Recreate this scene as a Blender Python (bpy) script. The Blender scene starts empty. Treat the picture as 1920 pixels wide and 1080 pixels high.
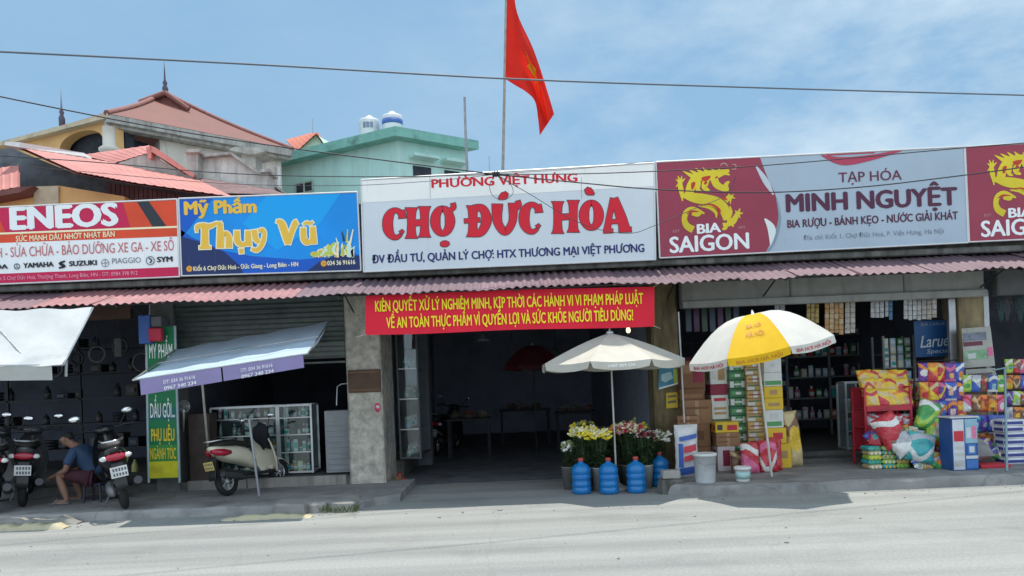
import bpy, bmesh, math, random
from mathutils import Vector, Matrix
R = math.radians
random.seed(7)
SC = bpy.context.scene
COL = SC.collection

# ------------------------------------------------------------------ camera, sky, sun, exposure
F, CX, CY, EYE, ROLL = 1390.0, 960.0, 712.0, 1.55, R(2.3)
cam_d = bpy.data.cameras.new('camera')
cam = bpy.data.objects.new('camera', cam_d)
COL.objects.link(cam)
cam_d.sensor_width = 36.0
cam_d.lens = 36.0 * F / 1920.0
cr, sr = math.cos(ROLL), math.sin(ROLL)
cam_d.shift_y = (CY - 540.0) / 1920.0
cam_d.clip_end = 3000
cam.matrix_world = Matrix.Translation((0, 0, EYE)) @ Matrix.Rotation(R(90), 4, 'X') @ Matrix.Rotation(-ROLL, 4, 'Z')
SC.camera = cam

SUN_EL, SUN_AZ = R(78), R(8)          # behind the market hall, a little to the right
world = bpy.data.worlds.new('World'); SC.world = world; world.use_nodes = True
wn, wl = world.node_tree.nodes, world.node_tree.links
wn.clear()
wo = wn.new('ShaderNodeOutputWorld'); bg = wn.new('ShaderNodeBackground'); sky = wn.new('ShaderNodeTexSky')
sky.sky_type = 'NISHITA'; sky.sun_disc = False; sky.sun_elevation = SUN_EL; sky.sun_rotation = SUN_AZ
sky.air_density = 1.0; sky.dust_density = .7; sky.ozone_density = 1.6
bg.inputs['Strength'].default_value = 0.12
geo = wn.new('ShaderNodeTexCoord'); mp = wn.new('ShaderNodeMapping'); mp.inputs['Scale'].default_value = (2.2, 2.2, 5.0)
n1 = wn.new('ShaderNodeTexNoise'); n1.inputs['Scale'].default_value = 1.6; n1.inputs['Detail'].default_value = 9; n1.inputs['Roughness'].default_value = .62
rp = wn.new('ShaderNodeValToRGB'); rp.color_ramp.elements[0].position = .40; rp.color_ramp.elements[1].position = .92
sx = wn.new('ShaderNodeSeparateXYZ')
mr = wn.new('ShaderNodeMapRange'); mr.inputs[1].default_value = -.15; mr.inputs[2].default_value = .5; mr.inputs[3].default_value = .12; mr.inputs[4].default_value = 1.0
mm = wn.new('ShaderNodeMath'); mm.operation = 'MULTIPLY'
mx = wn.new('ShaderNodeMix'); mx.data_type = 'RGBA'
wl.new(geo.outputs['Generated'], mp.inputs['Vector']); wl.new(mp.outputs[0], n1.inputs['Vector']); wl.new(n1.outputs['Fac'], rp.inputs[0])
wl.new(geo.outputs['Generated'], sx.inputs[0]); wl.new(sx.outputs[0], mr.inputs[0])
wl.new(rp.outputs[0], mm.inputs[0]); wl.new(mr.outputs[0], mm.inputs[1])
mb_ = wn.new('ShaderNodeMapRange'); mb_.inputs[1].default_value = .1; mb_.inputs[2].default_value = -.5; mb_.inputs[3].default_value = .0; mb_.inputs[4].default_value = .8   # unseen bright cloud bank, added behind the viewer to light the shaded fronts
wl.new(sx.outputs[1], mb_.inputs[0])
bk = wn.new('ShaderNodeMix'); bk.data_type = 'RGBA'; wl.new(mb_.outputs[0], bk.inputs[0]); bk.inputs[7].default_value = (6.5, 7.6, 8.7, 1)
wl.new(mm.outputs[0], mx.inputs[0])
hz = wn.new('ShaderNodeMix'); hz.data_type = 'RGBA'; hz.inputs[0].default_value = .9; hz.inputs[7].default_value = (1.58, 2.78, 4.05, 1)   # thin humid veil
wl.new(sky.outputs[0], hz.inputs[6]); wl.new(hz.outputs[2], mx.inputs[6]); mx.inputs[7].default_value = (5.6, 6.1, 6.1, 1)
wl.new(mx.outputs[2], bk.inputs[6]); wl.new(bk.outputs[2], bg.inputs['Color']); wl.new(bg.outputs[0], wo.inputs['Surface'])

sun_d = bpy.data.lights.new('sun', 'SUN'); sun_d.energy = 3.1; sun_d.angle = R(1.0); sun_d.color = (1, .95, .87)
sun = bpy.data.objects.new('sun', sun_d); COL.objects.link(sun)
sdir = Vector((math.cos(SUN_EL) * math.sin(SUN_AZ), math.cos(SUN_EL) * math.cos(SUN_AZ), math.sin(SUN_EL)))
sun.rotation_euler = (-sdir).to_track_quat('-Z', 'Y').to_euler(); sun.location = (0, 0, 30)
SC.view_settings.view_transform = 'Standard'; SC.view_settings.look = 'None'; SC.view_settings.exposure = 0.6; SC.view_settings.gamma = 1
SC.cycles.max_bounces = 8; SC.cycles.diffuse_bounces = 4

# ------------------------------------------------------------------ helpers
def P(px, py, Y):
    """the point at depth Y that the photograph shows at pixel (px, py) of 1920 x 1080"""
    u, v = px - CX, CY - py
    return Vector(((u * cr + v * sr) * Y / F, Y, EYE + (v * cr - u * sr) * Y / F))
def PZ(px, py, z):
    """the point at height z at that pixel"""
    u, v = px - CX, CY - py
    vv = v * cr - u * sr
    return P(px, py, (z - EYE) * F / vv)
def lin(h):
    h = h.lstrip('#')
    c = [int(h[i:i + 2], 16) / 255 for i in (0, 2, 4)]
    return tuple(x / 12.92 if x <= .04045 else ((x + .055) / 1.055) ** 2.4 for x in c)
MATS = {}
def M(name, col, rough=.6, metal=0.0, var=.12, scale=6.0, bump=0.0, bscale=60.0, dirt=0.0, dcol=(.05, .045, .04), dscale=2.0, streak=1.0, spec=.4, trans=0.0, emit=0.0, sheen=0.0, clear=0.0):
    if name in MATS: return MATS[name]
    if isinstance(col, str): col = lin(col)
    m = bpy.data.materials.new(name); m.use_nodes = True; MATS[name] = m
    N, L = m.node_tree.nodes, m.node_tree.links
    b = N['Principled BSDF']
    b.inputs['Roughness'].default_value = rough; b.inputs['Metallic'].default_value = metal
    b.inputs['Specular IOR Level'].default_value = spec
    if trans: b.inputs['Transmission Weight'].default_value = trans
    if clear: b.inputs['Coat Weight'].default_value = clear; b.inputs['Coat Roughness'].default_value = .08
    g = N.new('ShaderNodeNewGeometry'); src = g.outputs['Position']
    n = N.new('ShaderNodeTexNoise'); n.inputs['Scale'].default_value = scale; n.inputs['Detail'].default_value = 6; L.new(src, n.inputs['Vector'])
    r = N.new('ShaderNodeValToRGB'); e = r.color_ramp.elements
    e[0].position = .3; e[1].position = .7
    e[0].color = (*[max(0, c * (1 - var)) for c in col], 1); e[1].color = (*[min(1, c * (1 + var)) for c in col], 1)
    L.new(n.outputs['Fac'], r.inputs[0]); out = r.outputs[0]
    if dirt:
        mpn = N.new('ShaderNodeMapping'); mpn.inputs['Scale'].default_value = (streak, streak, 1 if streak == 1 else .35)
        L.new(src, mpn.inputs['Vector'])
        d = N.new('ShaderNodeTexNoise'); d.inputs['Scale'].default_value = dscale; d.inputs['Detail'].default_value = 8; d.inputs['Roughness'].default_value = .68
        L.new(mpn.outputs[0], d.inputs['Vector'])
        dr = N.new('ShaderNodeValToRGB'); dr.color_ramp.elements[0].position = .62 - .3 * dirt; dr.color_ramp.elements[1].position = .78 - .1 * dirt
        dm = N.new('ShaderNodeMath'); dm.operation = 'MULTIPLY'; dm.inputs[1].default_value = min(1, .45 + dirt * .6)
        L.new(d.outputs['Fac'], dr.inputs[0]); L.new(dr.outputs[0], dm.inputs[0])
        x = N.new('ShaderNodeMix'); x.data_type = 'RGBA'; L.new(dm.outputs[0], x.inputs[0]); L.new(out, x.inputs[6]); x.inputs[7].default_value = (*dcol, 1)
        out = x.outputs[2]
    L.new(out, b.inputs['Base Color'])
    if bump:
        bn = N.new('ShaderNodeTexNoise'); bn.inputs['Scale'].default_value = bscale; bn.inputs['Detail'].default_value = 5; L.new(src, bn.inputs['Vector'])
        bb = N.new('ShaderNodeBump'); bb.inputs['Strength'].default_value = bump; bb.inputs['Distance'].default_value = .02
        L.new(bn.outputs['Fac'], bb.inputs['Height']); L.new(bb.outputs[0], b.inputs['Normal'])
    if emit:
        b.inputs['Emission Color'].default_value = (*col, 1); b.inputs['Emission Strength'].default_value = emit
    return m

def translucent(name, col, t=.35, rough=.7):
    if name in MATS: return MATS[name]
    m = M(name, col, rough, var=.06, bump=.08, bscale=25)
    N, L = m.node_tree.nodes, m.node_tree.links
    b = N['Principled BSDF']; o = N['Material Output']
    tr = N.new('ShaderNodeBsdfTranslucent'); mixs = N.new('ShaderNodeMixShader'); mixs.inputs[0].default_value = t
    L.new(b.inputs['Base Color'].links[0].from_socket, tr.inputs['Color'])
    L.new(b.outputs[0], mixs.inputs[1]); L.new(tr.outputs[0], mixs.inputs[2]); L.new(mixs.outputs[0], o.inputs['Surface'])
    return m

def rot(ax, ay=0, az=0): return Matrix.Rotation(az, 4, 'Z') @ Matrix.Rotation(ay, 4, 'Y') @ Matrix.Rotation(ax, 4, 'X')
def TR(loc, rz=0, rx=0, ry=0, s=1): return Matrix.Translation(Vector(loc)) @ rot(rx, ry, rz) @ Matrix.Scale(s, 4)

ORG = {}
class MB:
    def __init__(s): s.v, s.f, s.m, s.s = [], [], [], []
    def add(s, vs, fs, mi=0, sm=False, T=None):
        o = len(s.v)
        s.v += [tuple(T @ Vector(v)) if T is not None else tuple(v) for v in vs]
        for f in fs: s.f.append(tuple(i + o for i in f)); s.m.append(mi); s.s.append(sm)
        return s
    def box(s, x0, x1, y0, y1, z0, z1, mi=0, T=None, b=0.0):
        if x1 < x0: x0, x1 = x1, x0
        if y1 < y0: y0, y1 = y1, y0
        if z1 < z0: z0, z1 = z1, z0
        if b <= 0:
            vs = [(x, y, z) for x in (x0, x1) for y in (y0, y1) for z in (z0, z1)]
            return s.add(vs, [(0, 1, 3, 2), (4, 6, 7, 5), (0, 4, 5, 1), (2, 3, 7, 6), (0, 2, 6, 4), (1, 5, 7, 3)], mi, False, T)
        b = min(b, (x1 - x0) * .49, (y1 - y0) * .49, (z1 - z0) * .49)
        bm = bmesh.new()
        for x, sx_ in ((x0, 1), (x1, -1)):
            for y, sy_ in ((y0, 1), (y1, -1)):
                for z, sz_ in ((z0, 1), (z1, -1)):
                    bm.verts.new((x + sx_ * b, y + sy_ * b, z)); bm.verts.new((x + sx_ * b, y, z + sz_ * b)); bm.verts.new((x, y + sy_ * b, z + sz_ * b))
        bmesh.ops.convex_hull(bm, input=bm.verts)
        bmesh.ops.dissolve_limit(bm, angle_limit=.02, verts=bm.verts, edges=bm.edges)
        bm.verts.index_update()
        s.add([v.co[:] for v in bm.verts], [[v.index for v in f.verts] for f in bm.faces], mi, False, T); bm.free()
        return s
    def tube(s, pts, r, n=8, mi=0, T=None, cap=True, sm=True):
        pts = [Vector(p) for p in pts]; rs = r if isinstance(r, (list, tuple)) else [r] * len(pts)
        up = Vector((0, 0, 1)); vs, fs = [], []
        d0 = (pts[1] - pts[0]).normalized()
        a = d0.cross(up if abs(d0.z) < .9 else Vector((1, 0, 0))).normalized()
        for i, p in enumerate(pts):
            d = (pts[min(i + 1, len(pts) - 1)] - pts[max(i - 1, 0)]).normalized()
            a = (a - d * a.dot(d)).normalized(); c = d.cross(a)
            vs += [p + (a * math.cos(2 * math.pi * k / n) + c * math.sin(2 * math.pi * k / n)) * rs[i] for k in range(n)]
        for i in range(len(pts) - 1):
            for k in range(n): fs.append((i * n + k, i * n + (k + 1) % n, (i + 1) * n + (k + 1) % n, (i + 1) * n + k))
        s.add(vs, fs, mi, sm, T)
        if cap: s.add(vs[:n], [tuple(range(n))[::-1]], mi, False, T); s.add(vs[-n:], [tuple(range(n))], mi, False, T)
        return s
    def lathe(s, prof, n=16, mi=0, T=None, sm=True, sq=(1, 1), squareness=0):
        vs, fs = [], []
        for r, z in prof:
            for k in range(n):
                a = 2 * math.pi * k / n
                vs.append((r * math.cos(a) * sq[0], r * math.sin(a) * sq[1], z))
        for i in range(len(prof) - 1):
            for k in range(n): fs.append((i * n + k, i * n + (k + 1) % n, (i + 1) * n + (k + 1) % n, (i + 1) * n + k))
        fs.append(tuple(range(n))[::-1]); fs.append(tuple((len(prof) - 1) * n + k for k in range(n)))
        return s.add(vs, fs, mi, sm, T)
    def grid(s, g, mi=0, sm=True, T=None):
        h, w = len(g), len(g[0])
        return s.add([p for row in g for p in row], [(i * w + j, i * w + j + 1, (i + 1) * w + j + 1, (i + 1) * w + j) for i in range(h - 1) for j in range(w - 1)], mi, sm, T)
    def loft(s, secs, n=12, mi=0, T=None, p=2.0):
        """secs: (x, yc, zc, half width, half height) superellipse sections along x"""
        vs, fs = [], []
        for x, yc, zc, hw, hh in secs:
            for k in range(n):
                a = 2 * math.pi * k / n; c_, s_ = math.cos(a), math.sin(a)
                vs.append((x, yc + hw * math.copysign(abs(c_) ** (2 / p), c_), zc + hh * math.copysign(abs(s_) ** (2 / p), s_)))
        for i in range(len(secs) - 1):
            for k in range(n): fs.append((i * n + k, i * n + (k + 1) % n, (i + 1) * n + (k + 1) % n, (i + 1) * n + k))
        fs.append(tuple(range(n))[::-1]); fs.append(tuple((len(secs) - 1) * n + k for k in range(n)))
        return s.add(vs, fs, mi, True, T)
    def torus(s, c, R_, r, axis='Y', n=24, m=8, mi=0, T=None):
        vs, fs = [], []
        for i in range(n):
            a = 2 * math.pi * i / n
            for k in range(m):
                b = 2 * math.pi * k / m; q = R_ + r * math.cos(b); w = r * math.sin(b)
                p = {'Y': (q * math.cos(a), w, q * math.sin(a)), 'X': (w, q * math.cos(a), q * math.sin(a)), 'Z': (q * math.cos(a), q * math.sin(a), w)}[axis]
                vs.append(tuple(Vector(p) + Vector(c)))
        for i in range(n):
            for k in range(m): fs.append((i * m + k, i * m + (k + 1) % m, ((i + 1) % n) * m + (k + 1) % m, ((i + 1) % n) * m + k))
        return s.add(vs, fs, mi, True, T)
    def ball(s, c, r, mi=0, n=12, m=8, T=None, jit=0):
        rr = r if isinstance(r, (tuple, list)) else (r, r, r); vs, fs = [], []
        for i in range(m + 1):
            t = math.pi * i / m
            for k in range(n):
                a = 2 * math.pi * k / n; q = 1 + random.uniform(-jit, jit)
                vs.append((c[0] + rr[0] * math.sin(t) * math.cos(a) * q, c[1] + rr[1] * math.sin(t) * math.sin(a) * q, c[2] + rr[2] * math.cos(t) * q))
        for i in range(m):
            for k in range(n): fs.append((i * n + k, (i + 1) * n + k, (i + 1) * n + (k + 1) % n, i * n + (k + 1) % n))
        return s.add(vs, fs, mi, True, T)
    def build(s, name, mats, parent=None, label=None, cat=None, group=None, kind=None, loc=None, rz=0):
        me = bpy.data.meshes.new(name)
        o = bpy.data.objects.new(name, me); COL.objects.link(o)
        if parent is not None:
            org = ORG[parent.name]; o.parent = parent
        elif loc is not None:
            org = Vector((0, 0, 0)); o.location = loc; o.rotation_euler[2] = rz
        else:
            xs = [v[0] for v in s.v]; ys = [v[1] for v in s.v]; zs = [v[2] for v in s.v]
            org = Vector(((min(xs) + max(xs)) / 2, (min(ys) + max(ys)) / 2, min(zs))); o.location = org
        ORG[o.name] = org
        me.from_pydata([(v[0] - org[0], v[1] - org[1], v[2] - org[2]) for v in s.v], [], s.f)
        for mm_ in (mats if isinstance(mats, (list, tuple)) else [mats]): me.materials.append(mm_)
        me.polygons.foreach_set('material_index', s.m); me.polygons.foreach_set('use_smooth', s.s); me.update()
        tag(o, label, cat, group, kind)
        return o
def tag(o, label=None, cat=None, group=None, kind=None):
    for k, v in (('label', label), ('category', cat), ('group', group), ('kind', kind)):
        if v: o[k] = v
    return o
def thing(name, label, cat, loc=(0, 0, 0), group=None, rz=0, local=False):
    """an Empty at the base of a thing; local=True: its parts are written around their own origin"""
    o = bpy.data.objects.new(name, None); COL.objects.link(o); o.location = loc; o.rotation_euler[2] = rz; o.empty_display_size = .1
    ORG[o.name] = Vector((0, 0, 0)) if local else Vector(loc)
    return tag(o, label, cat, group)
def kids(o): return [c for c in COL.objects if c.parent is o]
def copy_tree(o, loc=None, rz=None, label=None, parent=None):
    c = o.copy(); COL.objects.link(c); ORG[c.name] = ORG.get(o.name, Vector())
    if parent is not None: c.parent = parent
    if loc is not None: c.location = loc
    if rz is not None: c.rotation_euler[2] = rz
    if label: c['label'] = label
    for k in kids(o): copy_tree(k, parent=c)
    return c

# --- lettering and printing, authored on a board's plane at depth Y
_FC = {}
def _outline(s):
    c = bpy.data.curves.new('lettering', 'FONT'); c.body = s; c.size = 1; c.resolution_u = 3
    o = bpy.data.objects.new('lettering', c); COL.objects.link(o)
    dg = bpy.context.evaluated_depsgraph_get(); e = o.evaluated_get(dg); me = e.to_mesh()
    vs = [(v.co.x, v.co.y / .682) for v in me.vertices]; fs = [tuple(p.vertices) for p in me.polygons]
    e.to_mesh_clear(); bpy.data.objects.remove(o); bpy.data.curves.remove(c)
    return vs, fs
HORN = {'Ơ': 'O', 'Ờ': 'Ò', 'Ớ': 'Ó', 'Ợ': 'Ọ', 'Ở': 'Ỏ', 'Ỡ': 'Õ', 'ơ': 'o', 'ờ': 'ò', 'ớ': 'ó', 'ợ': 'ọ', 'ở': 'ỏ', 'ỡ': 'õ'}
def glyphs(s):
    """outlines of a line of letters; the horned o is drawn as an o with its horn added"""
    if s not in _FC:
        t = ''.join(HORN.get(ch, ch) for ch in s)
        vs, fs = _outline(t)
        for i, ch in enumerate(s):
            if ch in HORN:
                xr = max(v[0] for v in _outline(t[:i] + ('O' if ch.isupper() else 'o'))[0]); k = 1.0 if ch.isupper() else .76; n = len(vs)
                vs += [(xr - .10, k * .93), (xr - .03, k * .80), (xr + .06, k * .86), (xr + .10, k * 1.0), (xr + .09, k * 1.1), (xr - .01, k * 1.1), (xr + .0, k * 1.0)]
                fs.append(tuple(range(n, n + 7)))
        a, b = min(v[0] for v in vs), max(v[0] for v in vs)
        _FC[s] = ([((v[0] - a) / (b - a), v[1]) for v in vs], fs, b - a)
    return _FC[s]
def _bold(w): return [(0, 0, 0)] if w <= 0 else [(0, 0, 0), (w, 0, 1), (-w, 0, 2), (0, w * .8, 3), (0, -w * .8, 4)]
def text(mb, s, x0, y0, x1, y1, h, Y, mi=0, w=.02, up=(-.04, -1), shear=0):
    """printed letters, baseline from pixel (x0, y0) to (x1, y1), cap height h pixels, on the plane Y; w thickens the strokes"""
    vs, fs, wid = glyphs(s)
    for dx, dy, k in _bold(w):
        out = []
        for gx, gy in vs:
            gx, gy = gx + dx / wid, gy + dy
            out.append(P(x0 + gx * (x1 - x0) + up[0] * gy * h + shear * gy * h, y0 + gx * (y1 - y0) + up[1] * gy * h, Y - .00015 * k))
        mb.add(out, fs, mi)
def text3(mb, s, a, b, h, mi=0, w=.02, up=Vector((0, 0, 1)), out=Vector((0, -1, 0))):
    """letters between the 3D baseline points a and b, cap height h metres"""
    a, b = Vector(a), Vector(b)
    vs, fs, wid = glyphs(s)
    for dx, dy, k in _bold(w): mb.add([a + (b - a) * (gx + dx / wid) + up * (gy + dy) * h + out * (.00015 * k) for gx, gy in vs], fs, mi)
def poly(mb, pts, Y, mi=0): mb.add([P(x, y, Y) for x, y in pts], [tuple(range(len(pts)))], mi)
def spline(pts, n=6, closed=False):
    out = []; m = len(pts)
    for i in range(m if closed else m - 1):
        p = [pts[(i + k) % m] if closed else pts[min(max(i + k, 0), m - 1)] for k in (-1, 0, 1, 2)]
        for j in range(n):
            t = j / n
            out.append(tuple(.5 * (2 * p[1][d] + (p[2][d] - p[0][d]) * t + (2 * p[0][d] - 5 * p[1][d] + 4 * p[2][d] - p[3][d]) * t * t + (3 * p[1][d] - p[0][d] - 3 * p[2][d] + p[3][d]) * t ** 3) for d in range(len(pts[0]))))
    if not closed: out.append(tuple(pts[-1]))
    return out
_lay = [0]
def stroke(mb, pts, w, Y, mi=0, conv=lambda x, y: (x, y), grow=0, n=6, lay=True):
    """a brush stroke of changing width, printed on the plane Y; each stroke lies a hair before the last"""
    ws = w if isinstance(w, (list, tuple)) else [w] * len(pts)
    q = spline([(*p, ww) for p, ww in zip(pts, ws)], n) if len(pts) > 2 else [(*p, ww) for p, ww in zip(pts, ws)]
    _lay[0] = (_lay[0] + 1) % 24
    Yk = Y - .0001 * _lay[0] if lay else Y
    vs = []
    if grow:
        (x0, y0, a), (x1, y1, b) = q[0], q[1]; d = math.hypot(x1 - x0, y1 - y0) or 1
        q[0] = (x0 - (x1 - x0) / d * grow, y0 - (y1 - y0) / d * grow, a)
        (x0, y0, a), (x1, y1, b) = q[-1], q[-2]; d = math.hypot(x1 - x0, y1 - y0) or 1
        q[-1] = (x0 - (x1 - x0) / d * grow, y0 - (y1 - y0) / d * grow, a)
    for i, (x, y, ww) in enumerate(q):
        xa, ya, _ = q[max(i - 1, 0)]; xb, yb, _ = q[min(i + 1, len(q) - 1)]
        d = math.hypot(xb - xa, yb - ya) or 1; nx, ny = -(yb - ya) / d, (xb - xa) / d; hw = ww / 2 + grow
        for sgn in (1, -1):
            X_, Y_ = conv(x + nx * hw * sgn, y + ny * hw * sgn); vs.append(P(X_, Y_, Yk))
    mb.add(vs, [(2 * i, 2 * i + 1, 2 * i + 3, 2 * i + 2) for i in range(len(q) - 1)], mi)

# ------------------------------------------------------------------ common materials
concrete = M('concrete', (.30, .28, .25), .9, var=.15, scale=3, bump=.25, bscale=40, dirt=.55, dcol=(.09, .085, .075), dscale=1.6, streak=3)
dark_concrete = M('stained_concrete', (.16, .155, .14), .9, var=.3, scale=5, bump=.3, dirt=.75, dcol=(.035, .035, .03), dscale=2.5, streak=3)
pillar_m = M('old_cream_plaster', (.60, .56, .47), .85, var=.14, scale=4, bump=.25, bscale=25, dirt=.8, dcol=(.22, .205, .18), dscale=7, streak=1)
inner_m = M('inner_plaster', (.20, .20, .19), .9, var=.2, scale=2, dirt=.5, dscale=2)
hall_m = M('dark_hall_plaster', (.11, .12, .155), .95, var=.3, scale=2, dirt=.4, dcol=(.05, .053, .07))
steel = M('galvanised_steel', (.42, .43, .44), .38, metal=.8, var=.12, scale=10, dirt=.25)
alu = M('aluminium_frame', (.62, .63, .64), .35, metal=.6, var=.08)
black = M('black_plastic', (.018, .018, .02), .42, var=.3, spec=.5)
rubber = M('tyre_rubber', (.02, .02, .02), .85, var=.3, bump=.2)
white_p = M('white_paint', (.72, .72, .7), .5, var=.06, dirt=.2, dcol=(.4, .38, .34))

# ------------------------------------------------------------------ setting: road, pavements
def add_slab_joints(m, sx_, sy_, depth=.4):
    """expansion joints and patched slabs of a concrete road"""
    N, L = m.node_tree.nodes, m.node_tree.links
    b = N['Principled BSDF']; src = b.inputs['Base Color'].links[0].from_socket
    g = N.new('ShaderNodeNewGeometry')
    cr_ = N.new('ShaderNodeTexVoronoi'); cr_.feature = 'DISTANCE_TO_EDGE'; cr_.inputs['Scale'].default_value = .33
    nz = N.new('ShaderNodeTexNoise'); nz.inputs['Scale'].default_value = 1.7; nz.inputs['Detail'].default_value = 6
    ad = N.new('ShaderNodeVectorMath'); ad.operation = 'ADD'
    sc = N.new('ShaderNodeVectorMath'); sc.operation = 'SCALE'; sc.inputs['Scale'].default_value = .5
    L.new(g.outputs['Position'], nz.inputs['Vector']); L.new(nz.outputs['Color'], sc.inputs[0]); L.new(sc.outputs[0], ad.inputs[0]); L.new(g.outputs['Position'], ad.inputs[1])
    L.new(ad.outputs[0], cr_.inputs['Vector'])
    rr = N.new('ShaderNodeValToRGB'); rr.color_ramp.elements[0].position = 0.0; rr.color_ramp.elements[1].position = .006
    rr.color_ramp.elements[0].color = (.55, .53, .5, 1); rr.color_ramp.elements[1].color = (1, 1, 1, 1)
    L.new(cr_.outputs['Distance'], rr.inputs[0])
    x = N.new('ShaderNodeMix'); x.data_type = 'RGBA'; x.blend_type = 'MULTIPLY'; x.inputs[0].default_value = depth
    L.new(src, x.inputs[6]); L.new(rr.outputs[0], x.inputs[7])
    # long tyre-polished lanes along the street
    mp_ = N.new('ShaderNodeMapping'); mp_.inputs['Scale'].default_value = (.12, 2.2, 1); L.new(g.outputs['Position'], mp_.inputs['Vector'])
    n2 = N.new('ShaderNodeTexNoise'); n2.inputs['Scale'].default_value = 1.1; n2.inputs['Detail'].default_value = 7; L.new(mp_.outputs[0], n2.inputs['Vector'])
    r2 = N.new('ShaderNodeValToRGB'); r2.color_ramp.elements[0].position = .35; r2.color_ramp.elements[1].position = .65
    r2.color_ramp.elements[0].color = (.8, .8, .8, 1); r2.color_ramp.elements[1].color = (1.08, 1.07, 1.05, 1); L.new(n2.outputs['Fac'], r2.inputs[0])
    x2 = N.new('ShaderNodeMix'); x2.data_type = 'RGBA'; x2.blend_type = 'MULTIPLY'; x2.inputs[0].default_value = 1
    L.new(x.outputs[2], x2.inputs[6]); L.new(r2.outputs[0], x2.inputs[7]); L.new(x2.outputs[2], b.inputs['Base Color'])
road_m = M('road_concrete', (.288, .296, .284), .88, var=.12, scale=38, bump=.3, bscale=70, dirt=.34, dcol=(.185, .188, .18), dscale=.7)
add_slab_joints(road_m, 4, 4, .18)
pave_m = M('pavement_concrete', (.27, .265, .26), .9, var=.14, scale=3, bump=.2, bscale=50, dirt=.45, dcol=(.08, .08, .078), dscale=2.2)
add_slab_joints(pave_m, 1, 1, .6)
kerb_m = M('kerb_stone', (.27, .26, .24), .9, var=.15, scale=5, bump=.3, dirt=.4, dcol=(.1, .1, .09))
yellow_kerb = M('worn_yellow_kerb_paint', (.50, .45, .29), .8, var=.12, scale=7, dirt=.5, dcol=(.3, .28, .24), dscale=7)

MB().box(-1500, 1500, -600, 1500, -.5, 0).build('ground', road_m, kind='structure')
def rough_edge(mb, x0, x1, yf, yb, z, mi=0, step=.22, amp=.05, lip=.03, seed=1):
    """a pavement slab with a worn, uneven front edge"""
    rnd = random.Random(seed); n = max(2, int((x1 - x0) / step)); top, bot, mid = [], [], []
    for i in range(n + 1):
        x = x0 + (x1 - x0) * i / n; j = rnd.uniform(-amp, amp)
        y = (yf(x) if callable(yf) else yf) + j
        mid.append((x, y + lip, z)); top.append((x, y, z - lip * rnd.uniform(.7, 1.4))); bot.append((x, y - .03, -.02))
    back = [(x, yb, z) for x, *_ in mid]
    mb.grid([bot, top, mid, back], mi, False)
YL, YR = 9.28, 9.22
xr0 = P(1240, 900, 9.9).x; xl1 = P(745, 905, 9.6).x
mb = MB(); rough_edge(mb, -16, xl1, lambda x: YL + max(0, (x - xl1 + .8)) ** 2 * .9, 11.3, .10, seed=3)
mb.add([(xl1, YL + .576, -.02), (xl1, 11.3, -.02), (xl1, 11.3, .10), (xl1, YL + .6, .10)], [(0, 1, 2, 3)])
mb.build('pavement', pave_m, kind='structure')
mb = MB(); rough_edge(mb, xr0, 16, lambda x: YR + max(0, (xr0 + .35 - x)) * .8, 11.3, .13, seed=5)
mb.add([(xr0, YR + .28, -.02), (xr0, 11.3, -.02), (xr0, 11.3, .13), (xr0, YR + .31, .13)], [(3, 2, 1, 0)])
mb.build('pavement', pave_m, kind='structure')
# worn kerb stones in front of the left pavement
def kerbstone(x0, x1, y0, h, label, m, seed, d=.16):
    """a worn, half buried kerb: heights and edges wander, the ends sink into the road"""
    rnd = random.Random(seed); mbk = MB(); n = max(6, int((x1 - x0) / .07)); g = []
    hh = [max(.12, min(1, min(i, n - i) / 2.5)) * rnd.uniform(.55, 1.1) for i in range(n + 1)]
    ww = [rnd.uniform(-.03, .03) for i in range(n + 1)]
    for z, dy in ((-.02, -.02), (h * .55, 0), (h, .04), (h * .95, d), (-.02, d + .03)):
        g.append([(x0 + (x1 - x0) * i / n + rnd.uniform(-.01, .01), y0 + dy + ww[i] + rnd.uniform(-.012, .012), z * hh[i] if z > 0 else z) for i in range(n + 1)])
    mbk.grid(g, 0, True)
    return mbk.build('kerb', m, kind='structure')
kerbstone(P(-60, 990, 8.85).x, P(128, 990, 8.85).x, 8.78, .075, '', yellow_kerb, 1)
kerbstone(P(414, 975, 8.9).x, P(585, 975, 8.9).x, 8.86, .06, '', yellow_kerb, 2, .12)
kerbstone(P(-60, 975, 9).x, P(140, 970, 9).x, 9.02, .10, '', kerb_m, 4)
def broken_slab(pts, h, seed):
    rnd = random.Random(seed); mbk = MB()
    c = Vector((sum(p[0] for p in pts) / len(pts), sum(p[1] for p in pts) / len(pts), 0))
    ring = spline([(p[0] + rnd.uniform(-.02, .02), p[1] + rnd.uniform(-.02, .02)) for p in pts], 2, True)
    lo = [(x, y, -.02) for x, y in ring]; hi = [(c.x + (x - c.x) * .96, c.y + (y - c.y) * .96, h * rnd.uniform(.75, 1)) for x, y in ring]
    top = [(c.x + (x - c.x) * .85, c.y + (y - c.y) * .85, h * rnd.uniform(1, 1.1)) for x, y in ring]
    lo.append(lo[0]); hi.append(hi[0]); top.append(top[0]); mbk.grid([lo, hi, top], 0, False); mbk.add(top[:-1], [tuple(range(len(top) - 1))])
    return mbk
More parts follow.
